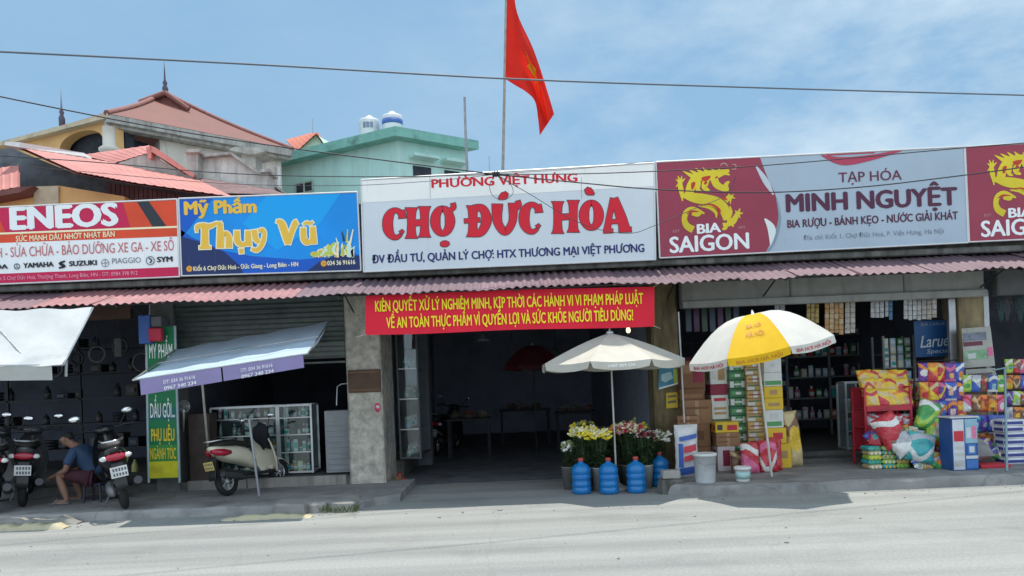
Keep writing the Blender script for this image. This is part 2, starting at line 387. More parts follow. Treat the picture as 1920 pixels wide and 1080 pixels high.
for k, (px0, px1, py0, py1) in enumerate(((512, 572, 962, 946), (565, 612, 958, 938), (600, 668, 957, 936))):
    a, b_, c_, d_ = PZ(px0, py0, .02), PZ(px1, py0, .02), PZ(px1 + 8, py1, .05), PZ(px0 + 12, py1, .05)
    broken_slab([(a.x, a.y), (b_.x, b_.y), (c_.x, c_.y), (d_.x, d_.y)], .12, k).build('broken_kerb_slab', kerb_m, None, ('cracked kerb slab lying nearest the leaning scooter prop pole', 'small broken kerb chunk between the two larger cracked slabs', 'broken kerb slab beside the weeds at the market entrance corner')[k], 'kerb slab', 'broken kerb slabs')
weed_m = M('weed_green', (.07, .11, .03), .7, var=.4, scale=20)
mb = MB(); rnd = random.Random(4)
for i in range(260):
    c = PZ(rnd.uniform(598, 672), rnd.uniform(941, 962), .03); a = rnd.uniform(0, 6.28); h = rnd.uniform(.03, .09); lean = Vector((math.cos(a), math.sin(a), 0)) * h * rnd.uniform(.3, .9); sd = Vector((-math.sin(a), math.cos(a), 0)) * .006
    mb.add([c - sd, c + sd, c + lean * .5 + Vector((0, 0, h * .7)) + sd * .7, c + lean + Vector((0, 0, h)), c + lean * .5 + Vector((0, 0, h * .7)) - sd * .7], [(0, 1, 2, 3, 4)])
mb.build('grass', weed_m, label='weeds growing in the broken kerb corner', cat='weeds', kind='stuff')

# ------------------------------------------------------------------ the market hall
WY = 11.0
def X_(px, Y=WY, py=730): return P(px, py, Y).x
xp0, xp1 = X_(650), X_(716)           # left entrance pillar
xq0, xq1 = X_(1226), X_(1276)         # right entrance pillar
xs = X_(300)                          # pier between repair shop and cosmetics shop
xr = X_(1820)                         # pier right of the grocery
hall = thing('market_hall', 'long single storey market hall with shopfronts under a red corrugated awning', 'building', (0, WY, 0))
ZT = 2.98
mb = MB()   # floors inside
mb.box(-15, xp0, WY + .02, 16, -.3, .22); mb.box(xq1 + .01, 15, WY + .42, 16, -.3, .26)
mb.box(xq1 + .02, 15, WY + .05, WY + .42, -.2, .19)
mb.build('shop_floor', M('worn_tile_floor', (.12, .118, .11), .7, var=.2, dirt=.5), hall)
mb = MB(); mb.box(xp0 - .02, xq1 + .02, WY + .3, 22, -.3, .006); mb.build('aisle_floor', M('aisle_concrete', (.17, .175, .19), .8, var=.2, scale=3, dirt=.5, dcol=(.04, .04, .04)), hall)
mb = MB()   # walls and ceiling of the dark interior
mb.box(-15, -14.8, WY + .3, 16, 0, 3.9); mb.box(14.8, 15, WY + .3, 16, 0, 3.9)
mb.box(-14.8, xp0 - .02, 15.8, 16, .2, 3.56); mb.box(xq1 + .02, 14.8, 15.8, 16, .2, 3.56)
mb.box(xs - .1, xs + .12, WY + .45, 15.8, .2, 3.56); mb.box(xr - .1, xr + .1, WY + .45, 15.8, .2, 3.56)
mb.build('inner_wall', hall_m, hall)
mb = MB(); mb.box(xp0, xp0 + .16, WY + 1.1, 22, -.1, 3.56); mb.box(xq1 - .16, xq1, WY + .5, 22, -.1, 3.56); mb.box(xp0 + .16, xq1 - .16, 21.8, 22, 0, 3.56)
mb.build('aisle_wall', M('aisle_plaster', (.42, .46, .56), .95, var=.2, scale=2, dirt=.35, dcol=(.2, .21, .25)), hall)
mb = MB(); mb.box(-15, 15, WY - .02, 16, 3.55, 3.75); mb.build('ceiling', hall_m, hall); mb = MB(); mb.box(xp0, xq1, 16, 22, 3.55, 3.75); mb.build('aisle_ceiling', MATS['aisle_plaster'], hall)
mb = MB()   # parapet and lintel behind the signs
mb.box(-15, 15, 10.78, 10.98, 2.98, 4.2, b=.01); mb.box(-15, 15, 10.64, 10.775, 3.10, 3.19, b=.015)
mb.build('parapet', dark_concrete, hall)
mb = MB(); mb.add([(-15.2, 10.99, 4.1), (15.2, 10.99, 4.1), (15.2, 13.5, 4.2), (-15.2, 13.5, 4.2), (-15.2, 16.2, 3.95), (15.2, 16.2, 3.95)], [(0, 1, 2, 3), (3, 2, 5, 4)]); mb.box(xp0 - .1, xq1 + .1, 16.2, 22.1, 3.76, 3.95); mb.build('roof', M('rusty_sheet_roof', (.25, .12, .1), .7, var=.2, dirt=.5), hall)
def wobbly_pillar(x0, x1, y0, y1, z0, z1, seed):
    """a plastered pillar with chipped, slightly uneven arrises"""
    rnd = random.Random(seed); m_ = MB(); n = 14; g = []
    for i in range(n + 1):
        z = z0 + (z1 - z0) * i / n; fl = .012 if i == 0 else 0
        w = lambda: rnd.uniform(-.008, .008)
        c_ = .02 + abs(w()) * 2
        g.append([(x0 - fl + c_, y0 - fl + w() * .4, z), (x1 + fl - c_, y0 - fl + w() * .4, z), (x1 + fl + w() * .4, y0 - fl + c_, z), (x1 + fl + w() * .4, y1, z), (x0 - fl + w() * .4, y1, z), (x0 - fl + w() * .4, y0 - fl + c_, z), (x0 - fl + c_, y0 - fl, z)])
    return m_.grid(g, 0, False)
wobbly_pillar(xp0, xp1, WY, WY + 1.05, .05, ZT, 1).build('pillar', pillar_m, hall, label='cream plaster pillar left of the market entrance')
wobbly_pillar(xq0, xq1, WY, WY + .45, .0, ZT, 2).build('pillar', M('yellowed_plaster', (.26, .21, .11), .9, var=.25, scale=4, bump=.2, dirt=.7, dcol=(.06, .05, .04), dscale=3, streak=2), hall, label='grimy yellowed pillar right of the market entrance')
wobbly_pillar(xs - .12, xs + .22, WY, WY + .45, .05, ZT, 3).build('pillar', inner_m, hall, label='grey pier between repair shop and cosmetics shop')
xe0, xe1 = X_(1802), X_(1850)
wobbly_pillar(xe0, xe1, WY - .05, WY + .4, .1, ZT - .2, 4).build('pillar', M('ochre_plaster', (.34, .27, .15), .9, var=.2, scale=5, bump=.2, dirt=.6, dcol=(.12, .11, .09), dscale=4, streak=2), hall, label='ochre pillar right of the grocery')
# plinth below the cosmetics shop
mb = MB(); mb.box(X_(345), xp0 - .06, WY - .02, WY + .04, .0, .24, b=.01); mb.build('plinth', concrete, hall)
# inner white pillar along the aisle, low plinth wall
a = P(775, 700, 14.0).x; b_ = P(803, 700, 14.0).x
wobbly_pillar(a, b_, 14.0, 14.4, .0, 3.5, 6).build('inner_pillar', M('grey_inner_paint', (.17, .18, .2), .85, var=.1, dirt=.3), hall)
mb = MB(); mb.box(xp0 + .17, P(742, 870, 12.2).x + .14, WY + 1.12, 14.3, .0, .30, b=.02); mb.build('plinth', dark_concrete, hall)

# corrugated awning of overlapping sheets
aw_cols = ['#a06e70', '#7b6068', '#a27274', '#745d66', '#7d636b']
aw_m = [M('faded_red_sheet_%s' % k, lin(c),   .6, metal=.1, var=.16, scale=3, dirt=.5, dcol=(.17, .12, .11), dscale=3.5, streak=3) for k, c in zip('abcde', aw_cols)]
aw = MB(); rnd = random.Random(17); x0 = -9.6; k = 0
while x0 < 9.6:
    wd = rnd.choice([.78, .86, .95]); x1 = x0 + wd; per = .112; n = int(wd / per * 6); k += 1
    grp = 0 if x1 < -5 else (2 if x1 < -2 else 3); mi = rnd.choice([grp, grp, 1, 4]) if x1 < -1 else rnd.choice([3, 3, 1, 4])  # sheets to the right get darker colours, standing in for shade there
    dz = (k % 2) * .007 + rnd.uniform(-.006, .006); dy = rnd.uniform(-.028, .02); tw = rnd.uniform(-.008, .008); g = []; bend = rnd.uniform(-.006, .012)
    for yy, zz in ((9.75 + dy, 2.75 + dz), (9.77 + dy, 2.757 + dz), (9.95, 2.817 + dz), (10.2, 2.90 + dz), (10.775, 3.10 + dz)):
        row = []; fr_ = yy < 9.9
        for i in range(n + 1):
            x = x0 + (x1 + .06 - x0) * i / n; t = i / n
            sag = .010 * math.sin(x * 1.9) + .007 * math.sin(x * 5.1) + tw * (t - .5) * 2 + (bend * math.sin(math.pi * t) if fr_ else 0) + (rnd.uniform(-.0035, .0035) if fr_ else 0)
            row.append((x, yy + (rnd.uniform(-.004, .004) if fr_ else 0), zz + (.012 + .003 * math.sin(x * 3.1)) * math.cos(2 * math.pi * x / per) + sag * (1 if yy < 10 else .3)))
        g.append(row)
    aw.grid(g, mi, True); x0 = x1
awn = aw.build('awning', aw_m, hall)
sol = awn.modifiers.new('thickness', 'SOLIDIFY'); sol.thickness = .004
mb = MB()
for x in [xp0 + .2, xq0 + .2, xs, xe0 + .2, -8.2, 0.1, 3.7]:
    mb.tube([(x, 9.85, 2.735), (x, 10.77, 3.04)], .02, 6); mb.tube([(x, 10.15, 2.83), (x, 10.77, 2.62)], .012, 6)
mb.tube([(-9.5, 9.92, 2.765), (9.5, 9.92, 2.765)], .016, 6); mb.tube([(-9.5, 10.4, 2.93), (9.5, 10.4, 2.93)], .016, 6)
mb.build('awning_frame', M('dark_steel', (.06, .06, .06), .6, metal=.5), hall)

def slat_sheet(mb, x0, x1, z0, z1, y, per=.075, d=.014, mi=0):
    n = int((z1 - z0) / per * 4) + 1; g = []
    for i in range(n + 1):
        z = z0 + (z1 - z0) * i / n
        g.append([(x0, y + d * math.cos(2 * math.pi * z / per), z), (x1, y + d * math.cos(2 * math.pi * z / per), z)])
    return mb.grid(g, mi, True)
shut_g = M('dark_green_shutter', (.10, .12, .115), .5, metal=.2, var=.15, dirt=.3)
mb = MB(); slat_sheet(mb, xs + .23, xp0 - .02, P(500, 665, WY).z, ZT, WY + .1)
mb.build('roller_shutter', shut_g, hall, label='dark green roller shutter pulled halfway down')
mb = MB(); slat_sheet(mb, X_(505), xp0 - .02, P(600, 672, WY).z, P(600, 640, WY).z, WY + .07); mb.box(X_(330), xp0 - .02, WY + .05, WY + .13, P(640, 676, WY).z - .03, P(640, 676, WY).z, b=.005); mb.build('shutter_rail', M('grey_shutter_rail', (.16, .18, .17), .5, metal=.2, dirt=.3), hall)
# grey shutter housings over the grocery and the shop beside it
hou = M('grey_shutter_box', (.30, .31, .29), .55, var=.1, dirt=.35, dcol=(.12, .12, .11), streak=2)
mb = MB(); ztop, zbot = 2.93, P(1500, 568, 10.95).z - .02
mb.box(xq1 + .02, X_(1480) - .004, 10.80, 10.97, zbot, ztop, b=.02); mb.box(X_(1480) + .004, X_(1690) - .004, 10.80, 10.97, zbot, ztop, b=.02); mb.box(X_(1690) + .004, X_(1838), 10.80, 10.97, zbot, ztop, b=.02)
mb.box(xq1 + .02, X_(1838), 10.74, 10.79, zbot - .01, zbot + .10, b=.012)
mb.box(X_(1862), 9.5, 10.80, 10.97, zbot, ztop, b=.02, mi=1)
mb.build('shutter_box', [hou, M('dark_shutter_box', (.12, .125, .13), .6, dirt=.3)], hall)
# brown board under the awning of the repair shop, light coloured fascia
mb = MB(); mb.box(-9.5, X_(262), 10.82, 10.9, P(150, 601, 10.8).z, 2.98, b=.01); mb.build('fascia_board', M('brown_board', (.09, .05, .035), .6, var=.25, scale=3, dirt=.4), hall)
# steel posts between grocery bays
mb = MB(); mb.box(X_(1785), X_(1798), WY + .0, WY + .06, .2, zbot, b=.004); mb.box(X_(1846), X_(1856), WY - .06, WY, .13, zbot + .1, b=.004); mb.build('shutter_post', steel, hall)

# ------------------------------------------------------------------ signboards
SY = 10.60
tarp = lambda nm, c, v=.03: M('print_' + nm, lin(c) if isinstance(c, str) else c, .42, var=v, scale=1.5, bump=.16, bscale=2.6, spec=.35, dirt=.1, dcol=tuple(.55 * x + .08 for x in (lin(c) if isinstance(c, str) else c)), dscale=3, streak=5)
p_white, p_grey = tarp('white', '#eef2f2'), tarp('pale_grey', '#d3dadf')
p_red, p_navy, p_black = tarp('red', '#d8172f'), tarp('navy', '#262c6a'), tarp('black', '#23242c')
p_orange, p_crim, p_salmon = tarp('orange', '#dc4a26', .12), tarp('crimson', '#c9174f'), tarp('salmon', '#d8606e')
p_yel, p_cream, p_gold = tarp('yellow', '#f4d437'), tarp('cream', '#f7efc6'), tarp('gold', '#e9b93c')
frame_m = M('sign_frame', (.66, .66, .65), .4, metal=.3, var=.06)
def board(name, q, Y, mats, label, cat='sign', d=.07, bands=None, edge=True):
    """a sign box: q = four photo corners (tl, tr, br, bl) on the plane Y"""
    tl, tr, br, bl = [P(x, y, Y) for x, y in q]
    root = thing(name, label, cat, ((bl.x + br.x) / 2, Y, min(bl.z, br.z)))
    m_ = MB(); vs = [tl, tr, br, bl]; bk = [v + Vector((0, d, 0)) for v in vs]
    m_.add(vs + bk, [(0, 3, 2, 1), (4, 5, 6, 7), (0, 1, 5, 4), (1, 2, 6, 5), (2, 3, 7, 6), (3, 0, 4, 7)])
    m_.build('panel', mats, root)
    if edge:
        f = MB(); c = sum(vs, Vector()) / 4
        for i in range(4):
            a_, b2 = vs[i], vs[(i + 1) % 4]
            f.tube([a_ + Vector((0, -.002, 0)), b2 + Vector((0, -.002, 0))], .013, 6)
        f.build('frame', frame_m, root)
    return root
def zc(ox, oy, s): return lambda x, y: (ox + x / s, oy + y / s)

# oil and repair sign, far left
s1 = board('shop_sign', [(-70, 392), (332, 373.5), (337, 519), (-70, 536)], SY, p_white, 'red and white oil and motorbike repair sign over the repair shop')
mb = MB()
poly(mb, [(-69, 394), (331, 375), (333, 424), (-69, 441)], SY - .003, 1)
poly(mb, [(-69, 394), (0, 390.5), (14, 387), (230, 378), (244, 426), (-69, 441)], SY - .0045, 2)
poly(mb, [(-69, 394), (-10, 391), (12, 440), (-69, 441)], SY - .0055, 1)
poly(mb, [(256, 377), (278, 376.5), (312, 424), (286, 425)], SY - .006, 4)
poly(mb, [(-69, 439), (333, 423.5), (333, 427), (-69, 442.5)], SY - .0075, 5)
poly(mb, [(-69, 442.5), (333, 427), (333.5, 443), (-69, 458)], SY - .003, 1)
poly(mb, [(-69, 516), (336, 500.5), (336.5, 517.5), (-69, 534)], SY - .003, 2)
mb.build('print', [p_white, p_orange, p_crim, p_salmon, tarp('tyre_black', '#2d333b'), p_cream], s1)
mb = MB(); T_ = SY - .0095
text(mb, 'ENEOS', 22, 430, 219, 421.5, 41, T_, 0, .055)
text(mb, 'SỨC MẠNH DẦU NHỚT NHẬT BẢN', 30, 453, 215, 443.5, 10, T_, 1, .02)
text(mb, 'H - SỬA CHỮA - BẢO DƯỠNG XE GA - XE SỐ', -6, 483, 326, 469, 18, T_, 2, .0)
text(mb, 'DA', -8, 504.5, 14, 503.5, 8, T_, 3, .05)
text(mb, 'YAMAHA', 44, 502.5, 100, 499.5, 9, T_, 3, .05)
text(mb, 'SUZUKI', 130, 499, 181, 496.5, 9, T_, 3, .05)
text(mb, 'PIAGGIO', 210, 494.5, 264, 492, 10, T_, 4, .0)
text(mb, 'SYM', 295, 491.5, 323, 490, 9.5, T_, 3, .05)
text(mb, 'Kiốt 5 Chợ Đức Hoà, Thượng Thanh, Long Biên, HN - ĐT: 0984 398 912', -12, 526, 258, 515, 7, T_, 5, .01)
mb.build('lettering', [p_white, p_cream, tarp('faded_red', '#c96a6a'), p_black, tarp('grey_ink', '#777e86'), tarp('pink_ink', '#ee9fb6')], s1)
mb = MB()
def ring(mb, cx, cy, r, w, Y, mi=0, a0=0, a1=360, ry=None, n=24):
    ry = ry or r
    pts = [(cx + r * math.cos(R(a0 + (a1 - a0) * i / n)), cy + ry * math.sin(R(a0 + (a1 - a0) * i / n))) for i in range(n + 1)]
    stroke(mb, pts, w, Y, mi, n=1)
ring(mb, 31.5, 499.5, 5, 1.6, T_, 0); stroke(mb, [(31.5, 495), (31.5, 500)], 1.2, T_, 0); stroke(mb, [(31.5, 500), (28, 503)], 1.2, T_, 0); stroke(mb, [(31.5, 500), (35, 503)], 1.2, T_, 0)
stroke(mb, [(122, 489.5), (112, 494), (121, 499), (110, 502.5)], [3, 5, 5, 3], T_, 1, n=4)
ring(mb, 197, 493, 7, 1.2, T_, 2); stroke(mb, [(197, 486), (197, 500)], 1.4, T_, 2); stroke(mb, [(190, 493.5), (204, 492.5)], 1.4, T_, 2)
ring(mb, 281.5, 488.5, 7.5, 2, T_, 2); stroke(mb, [(279, 484), (284, 488), (281, 493)], 2.4, T_, 1)
mb.build('emblem', [tarp('ring_grey', '#5c646e'), p_black, tarp('logo_grey', '#848c94')], s1)

# blue cosmetics sign
s2 = board('shop_sign', [(335, 372.5), (670, 360), (677, 507.5), (341, 517.5)], SY, tarp('sky_blue', '#0a92e6', .1), 'bright blue cosmetics shop sign with yellow lettering')
mb = MB()
poly(mb, [(336, 374), (400, 371), (345, 440), (338, 450)], SY - .003, 1)
poly(mb, [(338, 430), (360, 445), (420, 470), (470, 480), (560, 487), (600, 483), (640, 470), (676, 478), (676, 506.5), (341.5, 516.5)], SY - .003, 1)
poly(mb, [(339, 443), (370, 452), (420, 472), (452, 500), (456, 513), (341.5, 516.5)], SY - .0045, 2)
poly(mb, [(572, 511), (600, 490), (640, 476), (676, 480), (676.5, 507)], SY - .006, 2)
poly(mb, [(500, 366.5), (640, 361), (600, 420), (520, 470), (455, 420)], SY - .003, 3)
mb.build('print', [p_white, tarp('mid_blue', '#0a5cc4'), tarp('deep_navy', '#1c2f63'), tarp('light_blue', '#0aa4ee')], s2)
mb = MB(); T_ = SY - .008; z2 = zc(320, 340, 5.053)
text(mb, 'Mỹ Phẩm', 347, 402.5, 480, 398, 24, T_, 0, .055)
S = lambda p, w: [(p, w)]
script = [([(245, 480), (250, 430), (300, 418), (370, 425), (440, 392)], [14, 34, 44, 44, 24]), ([(325, 425), (325, 540), (325, 632)], [62, 62, 74]), ([(272, 628), (378, 625)], [26, 26]),
          ([(468, 400), (470, 520), (470, 630)], [44, 60, 66]), ([(480, 520), (520, 490), (550, 530), (552, 628)], [26, 36, 52, 60]), ([(432, 400), (480, 396)], [20, 28]),
          ([(628, 468), (632, 560), (668, 600), (722, 585)], [50, 56, 44, 34]), ([(732, 468), (734, 540), (738, 612)], [48, 56, 62]), ([(668, 640), (672, 682)], [44, 36]),
          ([(790, 462), (805, 540), (838, 580)], [50, 50, 36]), ([(830, 470), (870, 460), (888, 500), (868, 590), (820, 650), (768, 640)], [26, 34, 36, 40, 38, 26]),
          ([(1002, 378), (1050, 400), (1092, 520), (1110, 592)], [24, 62, 64, 46]), ([(1114, 592), (1150, 470), (1180, 400), (1200, 384)], [40, 46, 54, 44]),
          ([(1256, 440), (1260, 540), (1290, 580), (1335, 560)], [46, 52, 42, 34]), ([(1346, 430), (1350, 520), (1356, 590)], [44, 56, 56]), ([(1256, 408), (1290, 388), (1318, 402), (1346, 384)], [16, 22, 22, 16])]
for p_, w_ in script: stroke(mb, p_, w_, T_ + .001, 1, z2, grow=11)
for p_, w_ in script: stroke(mb, p_, w_, T_ - .003, 0, z2)
text(mb, 'Kiốt 6 Chợ Đức Hoà - Đức Giang - Long Biên - HN', 363, 508, 559, 499, 8, T_, 1, .03)
text(mb, '034 36 91616', 614, 497.5, 666, 495, 8, T_, 1, .03)
mb.build('lettering', [tarp('amber', '#efc045'), p_cream], s2)
mb = MB()
ring(mb, 355, 504, 3.2, 5, T_, 2); ring(mb, 607, 494, 3.2, 5, T_, 2)
rnd = random.Random(9)
for k in range(46):   # the printed cluster of bottles and petals
    x = rnd.uniform(582, 666); h = 5 + 24 * max(0, 1 - abs(x - 642) / 55) * rnd.uniform(.35, 1.25); w_ = rnd.uniform(4, 9)
    stroke(mb, [(x, 483 - rnd.uniform(0, 6)), (x + rnd.uniform(-3, 3), 479 - h * .6), (x + rnd.uniform(-4, 5), 478 - h)], [w_ * .6, w_, w_ * .3], T_ - .0005 - .0012 * (k % 3), rnd.choice([0, 0, 1, 1, 3, 2]), n=3)
for k in range(9): x = rnd.uniform(584, 625); stroke(mb, [(x, 480), (x + 9, 474), (x + 16, 478)], [2, 6, 2], T_ - .005, rnd.choice([0, 1, 3]), n=3)
for x0, y0, x1, y1, mi in ((645, 452, 641, 434, 4), (650, 455, 652, 430, 1), (656, 458, 662, 430, 0), (634, 460, 630, 446, 3)): stroke(mb, [(x0, y0), (x1, y1)], [4, 2], T_ - .005, mi)
mb.build('emblem', [p_cream, tarp('lime', '#c6cf55'), tarp('orange_dot', '#e6a43a'), tarp('mint', '#cfe8d8'), p_navy], s2)

# the market's own sign
s3 = board('market_sign', [(677, 337.5), (1226.5, 305.5), (1229, 487), (682, 510)], SY - .03, p_grey, 'large white market name sign with red letters over the entrance', d=.1)
MY = SY - .03
mb = MB(); poly(mb, [(678, 339), (1226, 307), (1226.6, 349), (679, 380)], MY - .003, 0)
for x in (806, 1090): poly(mb, [(x - .5, 332), (x + .7, 332), (x + 1.2, 372), (x, 372)], MY - .004, 1)
mb.build('print', [tarp('top_white', '#f4f3ee'), tarp('seam', '#aeb2b4')], s3)
mb = MB(); T_ = MY - .006
text(mb, 'PHƯỜNG VIỆT HƯNG', 810, 352, 1082, 340.5, 15.5, T_, 0, .035)
z3 = zc(500, 150, 2.595)
def arc(cx, cy, rx, ry, a0, a1, n=10): return [(cx + rx * math.cos(R(a0 + (a1 - a0) * i / n)), cy + ry * math.sin(R(a0 + (a1 - a0) * i / n))) for i in range(n + 1)]
def cee(cx, cy): return [(arc(cx, cy, 40, 66, -52, -308), [30, 22, 26, 36, 46, 48, 46, 36, 26, 20, 14]), ([(cx + 30, cy - 66), (cx + 33, cy - 28)], [26, 38]), ([(cx + 24, cy + 44), (cx + 36, cy + 32)], [22, 12])]
def stem(x, y0, y1, w=40): return [([(x, y0), (x, y0 + 22), (x, (y0 + y1) / 2), (x, y1 - 22), (x, y1)], [w + 20, w + 2, w - 4, w + 2, w + 20])]
def oh(cx, cy): return [(arc(cx, cy, 36, 60, -90, 270, 16), [26, 30, 36, 42, 46, 42, 36, 30, 26, 30, 36, 42, 46, 42, 36, 30, 26])]
name = cee(628, 700) + stem(704, 622, 770) + stem(768, 616, 764) + [([(700, 697), (772, 692)], 28)] + oh(856, 686) + [([(884, 640), (908, 620), (906, 600)], [16, 24, 22])] + [([(846, 799), (856, 798), (876, 796), (887, 794)], [12, 26, 26, 12])]
name += stem(1003, 612, 762, 42) + [([(1004, 622), (1050, 626), (1070, 680), (1046, 738), (1004, 750)], [26, 36, 46, 36, 26]), ([(962, 686), (1038, 680)], 20)]
name += [([(1122, 604), (1124, 690), (1160, 738), (1196, 688), (1198, 600)], [52, 40, 34, 34, 44]), ([(1204, 634), (1226, 612), (1222, 588)], [16, 24, 22]), ([(1130, 578), (1142, 570), (1158, 560), (1168, 548)], [8, 26, 34, 16])]
name += cee(1292, 672) + stem(1416, 592, 746) + stem(1492, 586, 740) + [([(1412, 668), (1496, 663)], 28)] + oh(1580, 658) + [([(1592, 556), (1580, 548), (1566, 540), (1554, 528)], [8, 26, 36, 18])]
name += [([(1686, 576), (1668, 660), (1656, 734)], [26, 26, 32]), ([(1692, 576), (1722, 660), (1744, 728)], [34, 46, 48]), ([(1668, 690), (1730, 686)], 20), ([(1640, 736), (1684, 734)], 18), ([(1714, 730), (1774, 727)], 22)]
for p_, w_ in name: stroke(mb, p_, w_, T_ + .001, 2, z3, grow=3.2)
for p_, w_ in name: stroke(mb, p_, w_, T_ - .003, 0, z3)
text(mb, 'ĐV ĐẦU TƯ, QUẢN LÝ CHỢ: HTX THƯƠNG MẠI VIỆT PHƯƠNG', 698, 493.5, 1208, 472, 14.5, T_, 1, .035)
mb.build('lettering', [p_red, p_navy, tarp('dark_outline', '#4a3f46')], s3)

# beer and grocery sign, and its neighbour
dz6 = zc(1260, 290, 5.4)
maroon, silver_b = tarp('maroon', '#9a3a4e', .08), tarp('silver_blue', '#aab9c6', .06)
def dragon(mb, Y, cv):
    D = lambda p, w, mi=0: stroke(mb, p, [q_ * (1.3 if mi == 0 else 1.05) for q_ in (w if isinstance(w, list) else [w] * len(p))], Y - .003 * mi, mi, cv)
    D([(215, 760), (150, 720), (125, 650), (150, 580), (220, 558), (330, 596)], [56, 52, 42, 44, 46, 12]); D([(200, 600), (260, 606), (300, 590)], [20, 34, 8])
    D([(120, 410), (220, 435), (340, 455), (460, 490), (530, 560), (560, 660)], [40, 74, 84, 86, 80, 60])
    D([(560, 690), (620, 670), (660, 600)], [60, 50, 34]); D([(540, 690), (540, 740), (510, 755)], [46, 32, 14]); D([(600, 690), (622, 730)], [30, 10])
    for a_ in ((640, 565), (690, 545), (718, 590), (690, 640)): D([(665, 600), a_], [26, 8])
    D([(170, 430), (190, 330), (240, 250), (300, 210)], [60, 70, 74, 60])
    D([(230, 230), (330, 215), (440, 200), (580, 160)], [60, 74, 70, 22]); D([(420, 220), (450, 300), (520, 340), (575, 350)], [60, 56, 46, 26]); D([(540, 350), (550, 300), (580, 270)], [40, 34, 12])
    D([(440, 190), (500, 180), (585, 205)], [30, 34, 10]); D([(350, 250), (330, 330), (380, 360)], [50, 46, 12]); D([(270, 270), (260, 350), (300, 372)], [40, 34, 8])
    for a_, b2 in (((230, 230), (110, 165)), ((270, 210), (170, 150)), ((310, 200), (240, 135)), ((360, 190), (310, 130)), ((420, 190), (400, 135)), ((480, 180), (470, 140))): D([a_, ((a_[0] + b2[0]) / 2 + 8, (a_[1] + b2[1]) / 2 + 6), b2], [40, 26, 4])
    D([(110, 440), (90, 350), (80, 280)], [26, 40, 34])
    for a_ in ((40, 250), (60, 215), (100, 215), (132, 240), (40, 325)): D([(85, 285), a_], [26, 6])
    D([(100, 400), (106, 470)], [24, 8])
    D([(540, 470), (580, 430), (600, 420)], [40, 38, 24]); 
    for a_ in ((570, 395), (625, 400), (640, 440), (590, 500)): D([(595, 430), a_], [20, 5])
    D([(270, 520), (370, 535), (440, 580), (450, 640)], [10, 22, 26, 8]); D([(585, 520), (600, 580), (590, 640)], [10, 20, 8])
    for p_, w_ in (([(300, 245), (350, 240), (390, 215)], [30, 46, 10]), ([(205, 350), (215, 300), (235, 280)], [16, 40, 12]), ([(330, 300), (350, 270)], [20, 30]), ([(150, 600), (200, 575), (270, 575)], [10, 22, 6]), ([(470, 620), (480, 560), (400, 505), (300, 505)], [12, 24, 18, 6]), ([(500, 450), (530, 440), (560, 460)], [10, 26, 6]), ([(440, 240), (460, 220)], [12, 20])): D(p_, w_, 1)
    D([(490, 115), (510, 90), (545, 95), (560, 120)], [10, 14, 14, 8], 2); D([(600, 150), (645, 140), (640, 100), (605, 105)], [8, 12, 12, 6], 2)
def beer_side(mbp, mbl, mbe, dx, dy, Y):
    c = lambda x, y: (dz6(x, y)[0] + dx, dz6(x, y)[1] + dy)
    dragon(mbe, Y - .006, c)
    text(mbl, 'BIA', 1308 + dx, 438 + dy, 1351 + dx, 434.5 + dy, 17, Y - .006, 0, .04)
    text(mbl, 'SAIGON', 1257 + dx, 474 + dy, 1404 + dx, 465.5 + dy, 29, Y - .006, 0, .03)
    # broad flat serifs of the brewery's letters
    for x, yb, h in ((1312, 437.6, 17), (1326.5, 436.5, 17)): poly(mbl, [(x - 4 + dx, yb + dy), (x + 5 + dx, yb - .5 + dy), (x + 5 + dx, yb - 2.6 + dy), (x - 4 + dx, yb - 2.2 + dy)], Y - .0072, 0)
    text(mbl, 'EST', 1262 + dx, 436 + dy, 1275 + dx, 435 + dy, 4.5, Y - .006, 1, .01); text(mbl, '1875', 1384 + dx, 429 + dy, 1397 + dx, 428 + dy, 4.5, Y - .006, 1, .01)
s4 = board('shop_sign', [(1229.5, 304), (1808, 275), (1815, 455), (1237, 484)], SY, silver_b, 'maroon and silver beer and grocery sign with golden dragon at its left')
mbp, mbl, mbe = MB(), MB(), MB()
edge = spline([(1425, 295), (1438, 330), (1456, 372), (1459, 410), (1450, 444), (1436, 473)], 6)
poly(mbp, [(1230.5, 305.5)] + edge + [(1237.5, 482.5)], SY - .003, 0)
for (pts, w_, mi) in (([(1418, 312), (1436, 340), (1450, 365)], [3, 11, 3], 1), ([(1434, 410), (1447, 430), (1446, 462)], [3, 15, 4], 2), ([(1456, 372), (1462, 412), (1452, 452), (1438, 474)], [2, 5, 5, 3], 3)): stroke(mbp, pts, w_, SY - .0045, mi)
stroke(mbp, [(1540, 291), (1580, 302), (1630, 296), (1690, 282)], [2, 15, 11, 3], SY - .0045, 4); stroke(mbp, [(1550, 289), (1590, 287), (1640, 286)], [6, 5, 2], SY - .0055, 4)
mbp.build('print', [maroon, tarp('silver_light', '#c3ccd3'), tarp('white_glint', '#dfe6e4'), tarp('grey_edge', '#8797a4'), tarp('rose', '#b6405a')], s4)
beer_side(mbp, mbl, mbe, 0, 0, SY)
T_ = SY - .006
text(mbl, 'TẠP HÓA', 1573, 342, 1691, 336.5, 18, T_, 2, .01)
text(mbl, 'MINH NGUYỆT', 1476, 397, 1794, 383.5, 32, T_, 3, .045)
text(mbl, 'BIA RƯỢU - BÁNH KẸO - NƯỚC GIẢI KHÁT', 1477, 427, 1796, 410.5, 14, T_, 3, .03)
text(mbl, 'Địa chỉ: Kiốt 1, Chợ Đức Hoà, P. Việt Hưng, Hà Nội', 1507, 450, 1770, 437, 8.5, T_, 4, -.008)
